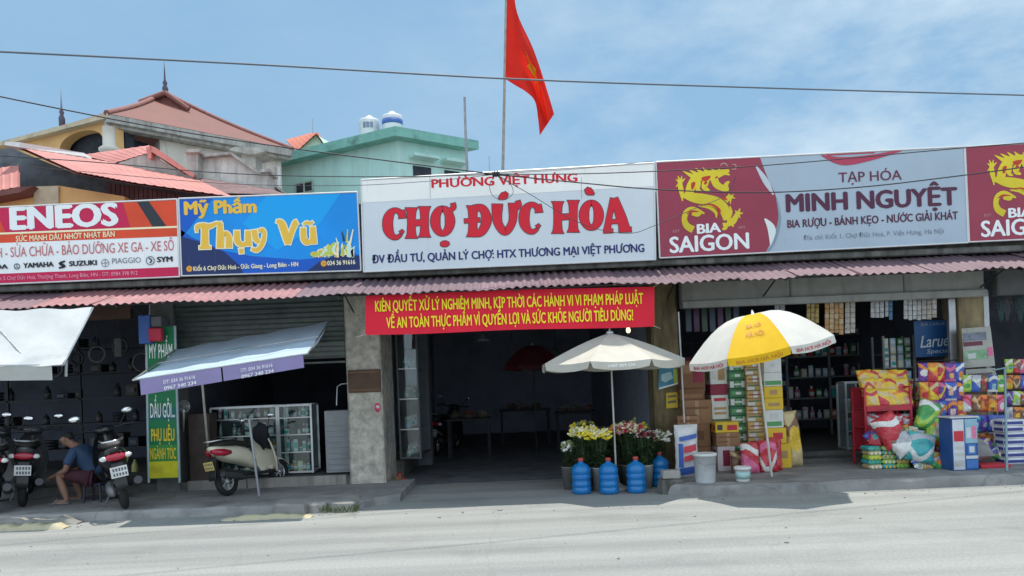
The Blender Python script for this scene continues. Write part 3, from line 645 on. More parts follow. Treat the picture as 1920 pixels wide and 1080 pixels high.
ink = [p_white, tarp('faint_pink', '#c08a98'), tarp('brown_ink', '#6b2f46'), tarp('plum_ink', '#56243f'), tarp('grey_small', '#7f8a98')]
mbl.build('lettering', ink, s4); emb = [tarp('dragon_yellow', '#dcc62c', .15), tarp('dragon_red', '#c23a22'), tarp('dragon_faint', '#b98a80')]
mbe.build('emblem', emb, s4)
s5 = board('shop_sign', [(1809, 275), (2420, 242), (2420, 426), (1817, 454)], SY + .012, silver_b, 'maroon beer sign with golden dragon, cut off at the right')
mbp, mbl, mbe = MB(), MB(), MB()
poly(mbp, [(1810.5, 276.5)] + [(x + 585, y - 29) for x, y in edge] + [(1818, 452.5)], SY + .009, 0); mbp.build('print', [maroon], s5)
beer_side(mbp, mbl, mbe, 584, -30, SY + .012); mbl.build('lettering', ink, s5); mbe.build('emblem', emb, s5)

# red propaganda banner below the awning
BY = 9.93
ban = thing('banner', 'red cloth banner with two lines of yellow slogan under the awning', 'banner', tuple(P(956, 622, BY)))
g = []
for j in range(7):
    row = []
    for i in range(40):
        s_, t_ = i / 39, j / 6
        px = 685 + (1227 - 685) * s_; top = 549.5 - 12 * s_; bot = 628 - 16.5 * s_ + 1.2 * math.sin(s_ * 9)
        row.append(P(px, top + (bot - top) * t_, BY + .010 * math.sin(s_ * 31 + t_ * 1.3) * t_ + .006 * math.sin(s_ * 77)))
    g.append(row)
MB().grid(g).build('cloth', M('red_banner_cloth', lin('#dd1132'), .6, var=.06, scale=2), ban)
mb = MB(); by_ = BY - .022
text(mb, 'KIÊN QUYẾT XỬ LÝ NGHIÊM MINH, KỊP THỜI CÁC HÀNH VI VI PHẠM PHÁP LUẬT', 704, 584, 1206, 569, 19.5, by_, 0, .025)
text(mb, 'VỀ AN TOÀN THỰC PHẨM VÌ QUYỀN LỢI VÀ SỨC KHỎE NGƯỜI TIÊU DÙNG!', 725, 615, 1187, 600, 19.5, by_, 0, .025)
mb.build('lettering', M('banner_yellow', lin('#f2e02a'), .6, var=.05), ban)
mb = MB()
for a_, b2 in (((686, 551), (676, 545)), ((1226, 538), (1236, 531)), ((686, 627), (668, 632)), ((1226, 611), (1238, 616))): mb.tube([P(*a_, BY), P(*b2, BY + .15)], .004, 5)
mb.build('tie_cord', white_p, ban)

# ------------------------------------------------------------------ houses behind the market, flag, cables
def on(px, py, p0, d):
    """where the sight line of a pixel meets the upright plane through p0 along the horizontal direction d"""
    r = P(px, py, 1.0) - Vector((0, 0, EYE))
    det = r.x * -d.y + d.x * r.y
    t = (p0.x * -d.y + d.x * p0.y) / det
    return Vector((0, 0, EYE)) + r * t
def prism(mb, pts, back, mi=0):
    """a slab: front polygon pts, pushed back by the vector back"""
    n = len(pts); b = [Vector(p) + Vector(back) for p in pts]
    mb.add(list(pts) + b, [tuple(range(n))[::-1], tuple(range(n, 2 * n))] + [(i, (i + 1) % n, n + (i + 1) % n, n + i) for i in range(n)], mi)
tile_m = M('red_roof_tiles', (.20, .075, .06), .75, var=.16, scale=14, bump=.5, bscale=14, dirt=.35, dcol=(.12, .07, .065), dscale=1.4)
salmon_m = M('salmon_sheet_roof', (.52, .20, .17), .6, var=.14, scale=3, dirt=.4, dcol=(.3, .12, .1), dscale=1.5)
cream_w = M('cream_house_wall', (.68, .64, .56), .9, var=.08, scale=2, dirt=.3, dcol=(.25, .23, .2), dscale=1.2, streak=3)
ochre_w = M('ochre_house_wall', (.70, .43, .18), .85, var=.12, scale=2, dirt=.25, dcol=(.3, .16, .06), dscale=1.5)
mould_w = M('mouldy_concrete', (.46, .45, .41), .9, var=.2, scale=5, bump=.2, dirt=.6, dcol=(.15, .15, .14), dscale=2, streak=3)
mint_w = M('mint_wall', (.46, .72, .66), .85, var=.06, scale=1.5, dirt=.35, dcol=(.33, .48, .45), dscale=.9, streak=2)
mint_d = M('green_cornice', (.20, .46, .39), .8, var=.12, scale=3, dirt=.3)
recess_m = M('dark_recess', (.035, .04, .055), .9, var=.3)
UPZ = Vector((0, 0, 1))

villa = thing('villa', 'cream and ochre villa with a red hipped tile roof and arched balcony', 'house', (-10.4, 21, 0))
C0 = P(200, 214, 20.0); zE = C0.z
L0, R0 = PZ(-150, 306, zE), PZ(548, 281, zE)
A0 = P(309, 176, 26.0); B0 = L0 + R0 - C0 + Vector((2, 4, 0))
def concave(a, b, c, n=8, k=.1):
    """a flared roof plane: eave from a to b, apex c"""
    g = []
    for i in range(n + 1):
        t = i / n; row = []
        for j in range(n + 1):
            e = a.lerp(b, j / n); p = e.lerp(c, t); p.z -= k * math.sin(math.pi * t) * .9; row.append(p)
        g.append(row)
    return g
mb = MB()
for a_, b2 in ((L0, C0), (C0, R0), (R0, B0), (B0, L0)): mb.grid(concave(a_ + UPZ * .02, b2 + UPZ * .02, A0), 0, False)
sg = Vector((A0.x, A0.y, 0)).normalized(); prism(mb, [P(266, 196, 24.6), P(352, 208, 24.6), P(310, 175, 24.6)], sg * 1.5)
mb.build('roof', tile_m, villa)
mb = MB()
for e in (C0, R0): mb.tube([e.lerp(A0, i / 8) - UPZ * (.09 * math.sin(math.pi * i / 8) - .03) for i in range(9)], .085, 6)
mb.tube([P(262, 192, 24.5), P(310, 174, 24.5)], .09, 6); mb.tube([P(310, 174, 24.5), P(354, 205, 24.5)], .09, 6)
mb.build('ridge_cap', M('ridge_tiles', (.24, .10, .085), .75, var=.15), villa)
mb = MB(); mb.lathe([(.09, 0), (.1, .15), (.05, .25), (.08, .32), (.035, .42), (.02, .75), (.004, 1.1)], 8, 0, Matrix.Translation(P(310, 174, 24.7))); mb.build('finial', M('dark_finial', (.1, .09, .12), .6), villa)
q = P(116, 222, 24.5); mb = MB(); mb.lathe([(.09, -.4), (.1, .0), (.05, .12), (.08, .2), (.03, .3), (.004, .95)], 8, 0, Matrix.Translation(q)); mb.build('finial', MATS['dark_finial'], villa)
d1 = (R0 - C0); d1.z = 0; len1 = d1.length; d1.normalize(); d2 = (L0 - C0); d2.z = 0; len2 = d2.length; d2.normalize()
in1 = Vector((-d1.y, d1.x, 0)); in2 = Vector((d2.y, -d2.x, 0))
def band(mb, a, b, inn, z0, z1, out=.0, th=.3, mi=0):
    o = -inn * out
    prism(mb, [a + o + UPZ * (z0 - a.z), b + o + UPZ * (z0 - b.z), b + o + UPZ * (z1 - b.z), a + o + UPZ * (z1 - a.z)], inn * th, mi)
mb = MB(); band(mb, C0, R0, in1, zE - .20, zE + .01); band(mb, C0 + in1 * .12, R0 + in1 * .12, in1, zE - .29, zE - .202); mb.build('cornice', mould_w, villa)
mb = MB(); band(mb, L0, C0 - d2 * .02, in2, zE - .10, zE + .02, mi=0); mb.build('cornice', M('cream_cornice', (.55, .47, .33), .85, dirt=.25), villa)
W1 = C0 + in1 * .45 + d1 * .15; W2 = C0 + in2 * .10 + d1 * .12
mb = MB(); a_, b2 = on(300, 280, W1, d1), on(527, 300, W1, d1)
band(mb, a_, b2, in1, 0, zE - .292, th=4); mb.build('wall', cream_w, villa)
mb = MB(); band(mb, C0 + in1 * 2.2 + d1 * .4, a_ + in1 * 2.2 + d1 * .1, in1, 5, zE - .30, th=.3); band(mb, L0 + in2 * .62, C0 + in2 * .62 + d2 * .1, in2, 4, zE - .11, th=.3)
band(mb, C0 + in1 * .6 + d1 * .3, a_ + in1 * .6, in1, zE - .8, zE - .30, th=2); mb.build('recess_shade_backing', recess_m, villa)  # dark slabs whose colour stands in for shade inside balcony and arch
# ochre arcade on the left front
m_ = MB(); out = [on(-120, 330, W2, d2), on(-120, 290, W2, d2), on(-120, 250, W2, d2)]
zt = zE - .102
al, ar, spring, topa = on(112, 296, W2, d2), on(194, 290, W2, d2), on(112, 284, W2, d2).z, on(155, 245, W2, d2).z
lft = on(-150, 300, W2, d2); rgt = on(214, 260, W2, d2); zb = on(100, 320, W2, d2).z
at_ = lambda p, z: Vector((p.x, p.y, z))
arch = [at_(al.lerp(ar, .5 - .5 * math.cos(math.pi * i / 12)), spring + (topa - spring) * math.sin(math.pi * i / 12) ** .8) for i in range(13)]
prism(m_, [at_(lft, zb), at_(lft, zt)] + [at_(rgt, zt), at_(rgt, zb), at_(ar, zb)] + arch[::-1] + [at_(al, zb)], in2 * .3)
m_.build('arcade_wall', ochre_w, villa)
mb = MB(); cc = on(207, 265, W2, d2); cc.y -= .05
mb.lathe([(.19, 5.5), (.19, zE - 1.0), (.27, zE - .95), (.27, zE - .87), (.2, zE - .82), (.17, zE - .8), (.16, zE - .3), (.17, zE - .29)], 12, 0, Matrix.Translation((cc.x, cc.y, 0))); mb.build('column', cream_w, villa)
mb = MB(); p0, p1 = on(148, 284, W2, d2), on(300, 268, W1, d1)
for k in range(2): mb.tube([at_(al, spring - .35 - .25 * k), at_(ar, spring - .35 - .25 * k)], .03, 5)
for k in range(9): q = al.lerp(ar, k / 8); mb.tube([at_(q, spring - .95), at_(q, spring - .35)], .015, 5)
mb.build('railing', white_p, villa)
mb = MB(); a_ = on(519, 300, W1, d1) - in1 * .08; mb.tube([at_(a_, 3), at_(a_, zE - .5)], .07, 8); mb.build('drain_pipe', white_p, villa)

# mossy stair head house in front of the villa
sh = thing('stair_house', 'mould stained concrete stair head with sloping parapet', 'outbuilding', tuple(at_(P(440, 340, 17.5), 0)))
p = lambda x, y, Y=17.5: P(x, y, Y)
mb = MB(); prism(mb, [p(374, 335), p(372, 293), p(432, 288), p(500, 338), p(508, 356), p(508, 520), p(374, 520)], (0, 1.8, 0)); mb.build('wall', M('pale_stained_plaster', (.64, .62, .57), .9, var=.12, scale=4, dirt=.4, dcol=(.12, .12, .11), dscale=2.2, streak=2), sh)
mb = MB(); prism(mb, [p(370, 295, 17.35), p(370, 289, 17.35), p(433, 284, 17.35), p(506, 336, 17.35), p(506, 342, 17.35), p(432, 289.5, 17.35)], (0, 2.1, 0)); mb.build('coping', mould_w, sh)
mb = MB(); prism(mb, [p(349, 520, 17.2), p(350, 283, 17.2), p(371, 282, 17.2), p(372, 520, 17.2)], (0, .5, 0)); prism(mb, [p(346, 286, 17.1), p(346, 280, 17.1), p(374, 279, 17.1), p(374, 285, 17.1)], (0, .65, 0)); prism(mb, [p(490, 520, 17.2), p(490, 321, 17.2), p(502, 320, 17.2), p(503, 520, 17.2)], (0, .5, 0)); prism(mb, [p(487, 323, 17.1), p(487, 317, 17.1), p(505, 316, 17.1), p(505, 322, 17.1)], (0, .65, 0)); mb.build('chimney', mould_w, sh)
mb = MB(); prism(mb, [p(428, 281, 19.5), p(440, 275, 19.5), p(485, 277, 19.5), p(497, 284, 19.5), p(470, 290, 19.5)], (0, .8, 0)); prism(mb, [p(452, 300, 19.7), p(452, 286, 19.7), p(480, 286, 19.7), p(480, 330, 19.7)], (0, .5, 0)); mb.build('canopy_slab', mould_w, sh)
mb = MB(); mb.add([p(372, 333, 17.4), p(500, 352, 17.4), p(535, 364, 15.6), p(400, 362, 15.6)], [(0, 1, 2, 3)]); mb.add([p(372, 336, 17.4), p(500, 355, 17.4), p(535, 367, 15.6), p(400, 365, 15.6)], [(3, 2, 1, 0)]); mb.build('lean_to_roof', M('weathered_tiles', (.2, .12, .12), .85, var=.25, scale=9, dirt=.5), sh)

# low house with salmon sheet roofs
lh = thing('low_house', 'low ochre house with salmon red sheet metal roofs', 'house', tuple(at_(P(180, 340, 16), 0)))
def zz(x, y, Y): return P(x / 3, 120 + y / 3, Y)
def ribbed(mb, a, b, c, d, nr, mi=0, h=.012):
    """sheet roof with ribs running from edge a-b to edge d-c"""
    nrm = (b - a).cross(d - a).normalized()
    if nrm.z < 0: nrm = -nrm
    r0, r1 = [], []
    for i in range(nr * 4 + 1):
        t = i / (nr * 4); o = nrm * (h if i % 4 == 0 else 0); r0.append(a.lerp(b, t) + o); r1.append(d.lerp(c, t) + o)
    mb.grid([r0, r1], mi, False)
    mb.add([a - nrm * .04, b - nrm * .04, c - nrm * .04, d - nrm * .04], [(3, 2, 1, 0)], mi)
mb = MB()
ribbed(mb, zz(108, 466, 15.6), zz(640, 556, 17.4), zz(760, 668, 14.6), zz(420, 604, 14.0), 11)
ribbed(mb, zz(640, 556, 17.4), zz(1120, 655, 17.0), zz(1300, 745, 14.8), zz(760, 668, 14.6), 10)
ribbed(mb, zz(455, 512, 18.6), zz(838, 458, 18.2), zz(870, 490, 17.2), zz(640, 558, 17.3), 8)
mb.build('roof', salmon_m, lh)
mb = MB(); prism(mb, [zz(845, 458, 17.1), zz(875, 470, 17.1), zz(1095, 622, 17.1), zz(1085, 640, 17.1), zz(850, 492, 17.1)], (0, .9, -.05)); prism(mb, [zz(820, 470, 17.1), zz(850, 462, 17.1), zz(850, 530, 17.1), zz(834, 530, 17.1)], (0, .2, 0)); mb.build('roof_verge', M('salmon_verge', (.66, .25, .21), .6, var=.1, dirt=.2), lh)
mb = MB(); prism(mb, [zz(668, 556, 17.25), zz(838, 500, 17.25), zz(1070, 642, 17.25), zz(1060, 700, 17.25), zz(668, 600, 17.25)], (0, .3, 0)); mb.build('gable', mould_w, lh)
mb = MB(); prism(mb, [zz(22, 455, 15.4), zz(30, 436, 15.4), zz(110, 440, 15.4), zz(470, 500, 17), zz(480, 522, 17), zz(110, 468, 15.4)], (0, .3, 0)); mb.build('ridge_flashing', white_p, lh)
mb = MB(); prism(mb, [zz(-400, 980, 16.0), zz(-400, 560, 16.0), zz(60, 470, 16.0), zz(380, 600, 16.0), zz(1250, 752, 16.0), zz(1250, 980, 16.0)], (0, .5, 0)); mb.build('upper_wall', M('blue_grey_wall', (.13, .15, .17), .9, var=.2, dirt=.3), lh)
mb = MB(); prism(mb, [zz(-300, 1000, 14.9), zz(-300, 728, 14.9), zz(0, 722, 14.9), zz(190, 690, 14.9), zz(330, 684, 14.9), zz(700, 745, 14.9), zz(700, 1000, 14.9)], (0, .4, 0)); mb.build('wall', ochre_w, lh)
mb = MB(); prism(mb, [zz(190, 1000, 14.85), zz(190, 690, 14.85), zz(328, 686, 14.85), zz(328, 1000, 14.85)], (0, .3, 0)); mb.build('pilaster', M('dusty_cream', (.5, .42, .3), .9, dirt=.4, dcol=(.25, .2, .14)), lh)
mb = MB()
for x in range(600, 1000, 26): prism(mb, [zz(x, 900, 15.2), zz(x, 664 + (x - 600) * .17, 15.2), zz(x + 22, 668 + (x - 600) * .17, 15.2), zz(x + 22, 900, 15.2)], (0, .1, 0))
mb.build('shutter', M('dark_red_boards', (.12, .05, .055), .7, var=.3), lh)
mb = MB(); ribbed(mb, zz(-300, 640, 15.6), zz(106, 566, 15.6), zz(106, 690, 14.6), zz(-300, 770, 14.6), 9); mb.build('roof', salmon_m, lh)
mb = MB(); prism(mb, [zz(-300, 800, 14.5), zz(-300, 772, 14.5), zz(106, 692, 14.5), zz(190, 686, 14.7), zz(110, 722, 14.5)], (0, .9, 0)); mb.build('eave_board', M('brown_red_board', (.2, .085, .075), .8, var=.2), lh)

# small gabled house far behind
gh = thing('gabled_house', 'small pale green house with an orange red gable roof', 'house', tuple(at_(P(575, 290, 30), 0)))
mb = MB(); prism(mb, [P(560, 420, 30), P(560, 282, 30), P(592, 252, 30), P(606, 270, 30), P(606, 420, 30)], (1.5, 5, 0)); mb.build('wall', M('pale_green_wall', (.5, .62, .5), .85, var=.06), gh)
mb = MB(); ribbed(mb, P(536, 262, 33), P(588, 248, 33), P(593, 250, 29.8), P(556, 284, 29.8), 6); ribbed(mb, P(593, 249.5, 29.8), P(595, 248, 33), P(614, 272, 33), P(609, 273, 29.8), 3); mb.build('roof', M('orange_tiles', (.52, .16, .1), .75, var=.15, scale=10, dirt=.2), gh)
mb = MB(); mb.tube([P(586, 250, 31), P(586, 222, 31)], .02, 5); mb.build('lightning_rod', steel, gh)

# mint green building
mint = thing('mint_building', 'flat roofed mint green house with a darker green cornice', 'house', tuple(at_(P(743, 300, 24), 0)))
c = P(744, 262, 24.0); dl = (PZ(527, 312, c.z) - c); dl.z = 0; ll = dl.length; dl.normalize(); dr = (PZ(872, 283, c.z) - c); dr.z = 0; lr = dr.length; dr.normalize()
nl, nr_ = Vector((dl.y, -dl.x, 0)), Vector((-dr.y, dr.x, 0))
mb = MB(); base = [c, c + dl * (ll + 3), c + dl * (ll + 3) + dr * lr, c + dr * lr]
mb.add([at_(q, 0) for q in base] + [at_(q, c.z) for q in base], [(0, 1, 5, 4), (1, 2, 6, 5), (2, 3, 7, 6), (3, 0, 4, 7)]); mb.build('wall', mint_w, mint)
ov = .28; oc = c - (nl + nr_) * ov; z0, z1 = c.z - .02, c.z + .28
mb = MB(); ring_ = [oc - (dl * 0), oc + dl * (ll + 3.3), oc + dl * (ll + 3.3) + dr * (lr + .55), oc + dr * (lr + .55)]
mb.add([at_(q, z0) for q in ring_] + [at_(q, z1) for q in ring_], [(0, 1, 5, 4), (1, 2, 6, 5), (2, 3, 7, 6), (3, 0, 4, 7), (4, 5, 6, 7), (3, 2, 1, 0)])
mb.build('cornice', mint_d, mint)
mb = MB()
fr = lambda a, t, z: at_(c + dr * (a * lr) - nr_ * t, z)
h1 = on(800, 300, c, dr).z
mb2 = MB()
for a0_, a1_ in ((.16, .52), (.62, .95)):
    prism(mb, [fr(a0_, .42, h1 - .04), fr(a1_, .42, h1 - .04), fr(a1_, .42, h1 + .06), fr(a0_, .42, h1 + .06)], nr_ * .41)
    prism(mb2, [fr(a0_ + .05, .02, h1 - 1.1), fr(a1_ - .05, .02, h1 - 1.1), fr(a1_ - .05, .02, h1 - .25), fr(a0_ + .05, .02, h1 - .25)], nr_ * .018); mb2.build('window', recess_m, mint); mb2 = MB()
mb.build('window_hood', mint_w, mint, label='pale window hoods')
w0, w1 = on(556, 360, c, dl), on(588, 360, c, dl); mb = MB()
zt_, zb_ = on(572, 343, c, dl).z, on(572, 362, c, dl).z
prism(mb, [at_(w0, zb_) - nl * .02, at_(w1, zb_) - nl * .02, at_(w1, zt_) - nl * .02, at_(w0, zt_) - nl * .02], nl * .015); wn_ = mb.build('window', recess_m, mint)
mb = MB()
for t in (0, .5, 1): q = w0.lerp(w1, t) - nl * .04; mb.tube([at_(q, zb_ - .02), at_(q, zt_ + .02)], .035, 4)
for z in (zb_, zt_): mb.tube([at_(w0, z) - nl * .04, at_(w1, z) - nl * .04], .035, 4)
mb.build('window_frame', M('grey_green_frame', (.4, .5, .45), .7), wn_)
for k, (x0, x1, yt, yb, lab) in enumerate(((674, 713, 222, 254, 'white rooftop water tank with faded markings, left of the pair'), (717, 756, 214, 248, 'white rooftop water tank with a blue band, the taller of the pair'))):
    Y_ = 26.0 - .3 * k; b0, b1 = P(x0, yb, Y_), P(x1, yb, Y_); r_ = (b1.x - b0.x) / 2; h_ = (yb - yt) * Y_ / F; zb_ = z1 + .0
    tk = thing('water_tank', lab, 'water tank', ((b0.x + b1.x) / 2, Y_, z1), 'rooftop water tanks')
    top = P(x0, yt, Y_).z; mb = MB(); Tm = Matrix.Translation(((b0.x + b1.x) / 2, Y_, 0))
    mb.lathe([(r_ * .98, z1 + .1), (r_, z1 + .15)] + [(r_ * (1 - .012 * (i % 2)), z1 + .2 + (top - z1 - .35) * i / 9) for i in range(10)] + [(r_ * .9, top - .08), (r_ * .35, top), (r_ * .3, top + .05)], 20, 0, Tm)
    mb.build('tank_shell', M('tank_white_%d' % k, (.66, .67, .68), .4, metal=.15, var=.06, dirt=.2), tk)
    mb = MB()
    if k:
        mb.lathe([(r_ * 1.004, top - .42), (r_ * 1.006, top - .24)], 20, 0, Tm)
    else:
        for a_ in (-1.9, -1.55, -1.2): q = Vector((math.cos(a_), math.sin(a_), 0)) * (r_ * 1.01) + Tm.translation; s_ = Vector((-math.sin(a_), math.cos(a_), 0)) * .05; mb.add([at_(q - s_, top - .45), at_(q + s_, top - .45), at_(q + s_, top - .25), at_(q - s_, top - .25)], [(0, 1, 2, 3)])
    mb.build('printed_band', M('tank_blue_%d' % k, ((.07, .14, .42) if k else (.2, .25, .36)), .5), tk)
    mb = MB(); mb.lathe([(r_ * .9, z1), (r_ * .9, z1 + .1)], 12, 0, Tm); mb.build('stand', steel, tk)

# bare pole on the roof behind the sign, thin aerial
mb = MB(); mb.tube([P(877, 345, 12.4), P(873, 250, 12.4), P(871, 182, 12.4)], [.024, .022, .019], 7); mb.build('roof_pole', M('grey_pole', (.3, .32, .34), .6, var=.2), label='bare grey pole rising behind the market sign left of the flag', cat='pole')
mb = MB(); a_, b2 = P(919, 345, 12.4), P(917, 292, 12.4); mb.tube([a_, b2], .008, 5); mb.build('aerial', steel, label='short thin aerial just left of the flagpole', cat='aerial')
for q in ((872, 12.4), (918, 12.4)): pass

# flag
FY = 12.0
fl = thing('flag', 'red flag with yellow star drooping from a bamboo pole', 'flag', tuple(P(943, 345, FY)))
mb = MB(); mb.tube([P(942, 360, FY), P(944.5, 240, FY), P(946.5, 120, FY), P(950, -70, FY)], [.024, .022, .02, .016], 8); mb.build('pole', M('bamboo_pole', (.34, .31, .26), .6, var=.2, scale=12), fl)
top_e = spline([(950, -66), (962, -30), (970, 25), (1000, 92), (1023, 160), (1039, 214)], 5); bot_e = spline([(947.5, 148), (966, 160), (986, 172), (1003, 190), (1009, 224), (1012, 254)], 5)
n_ = len(top_e); fg = []
def flag_pt(i, t, off=0):
    a_, b2 = top_e[i], bot_e[i]; s_ = i / (n_ - 1)
    wv = .13 * math.sin(s_ * 8 + t * 2.2) * s_ ** .6 + .07 * math.sin(t * 9 + s_ * 3) * s_ + .03 * math.sin(t * 17 - s_ * 9) * s_
    return P(a_[0] + (b2[0] - a_[0]) * t, a_[1] + (b2[1] - a_[1]) * t, FY + wv + off)
for i in range(n_): fg.append([flag_pt(i, j / 14) for j in range(15)])
MB().grid(fg).build('cloth', translucent('flag_red', lin('#e02a1c'), .5), fl)
mb = MB()
cs, ct = .60, .46
for off in (-.012, .012):
    pts = []
    for k in range(10):
        r_ = (.16 if k % 2 == 0 else .066); a_ = math.pi * k / 5 + .3
        pts.append((cs + r_ * .95 * math.sin(a_), ct - r_ * 1.25 * math.cos(a_)))
    cen = flag_pt(round(cs * (n_ - 1)), ct, off)
    pp = [flag_pt(min(n_ - 1, max(0, round(a_ * (n_ - 1)))), b2, off) for a_, b2 in pts]
    mb.add([cen] + pp, [(0, 1 + k, 1 + (k + 1) % 10) for k in range(10)])
mb.build('star', translucent('flag_yellow', lin('#e8a824'), .5), fl)

# overhead cables
cab = M('black_cable', (.035, .035, .04), .6, var=.2)
def cable(pts, r, label, name='overhead_cable', m=cab, n=8): 
    pts = list(pts)
    for e, (a_, b_) in ((0, (pts[0], pts[1])), (-1, (pts[-1], pts[-2]))):   # run on to the next post beyond the picture
        if not 0 <= a_[0] <= 1920:
            k = 1400 / abs(a_[0] - b_[0]) * .6; far_ = tuple(a_[i] + (a_[i] - b_[i]) * k for i in range(2)) + (max(6.5, a_[2]),)
            pts = [far_] + pts if e == 0 else pts + [far_]
    mb = MB(); mb.tube([P(*q) for q in spline(pts, n)], r * .78, 6); return mb.build(name, m, label=label, cat='cable', group='overhead cables')
cable([(-80, 94, 7), (0, 97, 7), (480, 121, 7.6), (960, 148, 8.2), (1440, 165, 9), (1900, 178, 10), (2100, 184, 10.5)], .012, 'long straight cable high across the whole sky', m=M('grey_cable', (.12, .14, .17), .6))
JY = 10.2
jn = (930, 327, JY)
cable([(-80, 160, 8.6), (0, 181, 8.8), (300, 240, 9.3), (540, 277, 9.6), (740, 303, 9.9), jn], .011, 'cable sloping down from upper left to the knot above the market sign')
cable([(-80, 286, 9.4), (0, 292, 9.5), (190, 305, 9.6), (380, 322, 9.8), (560, 330, 10), (760, 331, 10.1), jn], .008, 'middle cable crossing the villa towards the cable knot')
cable([(-80, 300, 9.6), (160, 322, 9.7), (420, 344, 9.9), (640, 348, 10), (800, 340, 10.1), jn], .005, 'thin slack wire below the middle cable on the left')
cable([jn, (1080, 326, 10.1), (1230, 321, 10), (1450, 309, 10), (1810, 277, 10), (2050, 258, 10)], .009, 'upper cable running right along the top of the beer sign')
cable([jn, (1080, 342, 10.1), (1230, 355, 10), (1420, 361, 10), (1600, 352, 10), (1780, 332, 10), (2050, 296, 10)], .011, 'thick sagging cable across the middle of the beer sign')
cable([(932, 330, JY), (990, 362, 10.25), (1070, 410, 10.25), (1130, 432, 10.25), (1185, 437, 10.25), (1225, 424, 10.25), (1300, 392, 10.3), (1360, 366, 10.35), (1380, 330, 10.4)], .006, 'drooping wire looping below the market name towards the dragon')
cable([(928, 330, JY), (918, 348, 10.22), (925, 368, 10.25), (945, 375, 10.25), (962, 362, 10.22), (955, 342, 10.2), (936, 330, JY)], .005, 'small hanging loop of spare wire under the cable knot', 'wire_loop')
cable([(934, 326, JY - .01), (1000, 322, 10.15), (1090, 316, 10.2), (1225, 302, 10.5)], .004, 'hair thin wire along the top of the market sign')
mb = MB(); q = P(930, 327, JY)
for k in range(5): mb.torus(q + Vector((.02 * k - .04, 0, .008 * (k % 2))), .028, .012, 'X', 10, 5)
mb.tube([q + Vector((-.16, 0, .02)), q + Vector((.18, 0, -.02))], .016, 6)
mb.build('cable_knot', cab, label='dark knot of tape where the cables meet above the market sign', cat='cable knot')

# ------------------------------------------------------------------ left: repair shop, cosmetics shop, motorbikes
glass = bpy.data.materials.new('cabinet_glass'); glass.use_nodes = True; MATS['cabinet_glass'] = glass
_n, _l = glass.node_tree.nodes, glass.node_tree.links; _n.remove(_n['Principled BSDF'])
_t = _n.new('ShaderNodeBsdfTransparent'); _t.inputs[0].default_value = (.86, .93, .92, 1); _g = _n.new('ShaderNodeBsdfGlossy'); _g.inputs['Roughness'].default_value = .03; _x = _n.new('ShaderNodeMixShader'); _x.inputs[0].default_value = .07
_l.new(_t.outputs[0], _x.inputs[1]); _l.new(_g.outputs[0], _x.inputs[2]); _l.new(_x.outputs[0], _n['Material Output'].inputs[0])
ORD = ['first', 'second', 'third', 'fourth', 'fifth', 'sixth', 'seventh', 'eighth', 'ninth', 'tenth', 'eleventh', 'twelfth', 'thirteenth', 'fourteenth', 'fifteenth', 'sixteenth']

# white cloth awning at far left
tent_m = translucent('white_awning_cloth', lin('#e4e6e4'), .28)
tn = thing('cloth_awning', 'white cloth awning over the motorbike repair shop at far left', 'awning', tuple(P(0, 690, 8.7)))
tb = [P(-260, 590, 9.66), P(-120, 584, 9.66), P(172, 577, 9.66)]; tf = [P(-300, 690, 9.08), P(-140, 688, 9.08), P(117, 685, 9.08)]
g = []
for j in range(13):
    t = j / 12; row = []
    for i in range(25):
        s_ = i / 24
        a_ = tb[0].lerp(tb[2], s_); b2 = tf[0].lerp(tf[2], s_); q = a_.lerp(b2, t)
        q.z -= .05 * math.sin(math.pi * t) * (.6 + .4 * math.sin(s_ * 12)) + .012 * math.sin(s_ * 30 + t * 6); q.y += .01 * math.sin(s_ * 21 - t * 9)
        row.append(q)
    g.append(row)
MB().grid(g).build('canopy', tent_m, tn)
g = []
for j in range(5):
    row = []
    for i in range(30):
        s_ = i / 29; q = P(-300 + 397 * s_, 690 - 4.5 * s_ + j * 6.8, 9.09); q.y += .02 * math.sin(s_ * 26) * j / 4; row.append(q)
    g.append(row)
MB().grid(g).build('valance', translucent('shade_grey_valance_cloth', lin('#b7b7b2'), .15), tn)  # white awning cloth greyed: the shade on this flap is in its colour
mb = MB(); mb.tube([P(-300, 689, 9.1), P(119, 684.5, 9.1)], .014, 6); mb.tube([P(119, 685, 9.1), P(175, 577, 9.68)], .012, 6); mb.tube([P(60, 685, 9.11), P(-30, 586, 9.66)], .010, 6); mb.build('frame', steel, tn)

# blue tarpaulin awning with purple valance
b1 = thing('cloth_awning', 'pale blue tarpaulin awning with purple valance over the cosmetics shop', 'awning', tuple(P(410, 700, 9.3)))
bl_, br_, fl_, fr_ = P(331, 655, 10.75), P(617, 603, 10.75), P(249, 713, 9.08), P(577, 663, 9.08)
g = []
for j in range(15):
    t = j / 14; row = []
    for i in range(25):
        s_ = i / 24; q = bl_.lerp(br_, s_).lerp(fl_.lerp(fr_, s_), t); q.z -= .045 * math.sin(math.pi * t) + .008 * math.sin(s_ * 24 + t * 5); row.append(q)
    g.append(row)
MB().grid(g).build('canopy', translucent('blue_tarpaulin', lin('#bccfdf'), .2), b1)
pv = M('purple_valance', lin('#8a80aa'), .6, var=.06, scale=3)
mb = MB()
for x0, x1 in ((262, 414), (417, 568)):
    g = []
    for j in range(5):
        row = []
        for i in range(14):
            x = x0 + (x1 - x0) * i / 13; yt = 713 - (x - 250) * .1515
            row.append(P(x + j * .6, yt + 1 + j * (7.2 - (x - 262) * .0045), 9.07 + .012 * math.sin(x * .09) * j / 4))
        g.append(row)
    mb.grid(g)
vl = mb.build('valance', pv, b1)
mb = MB()
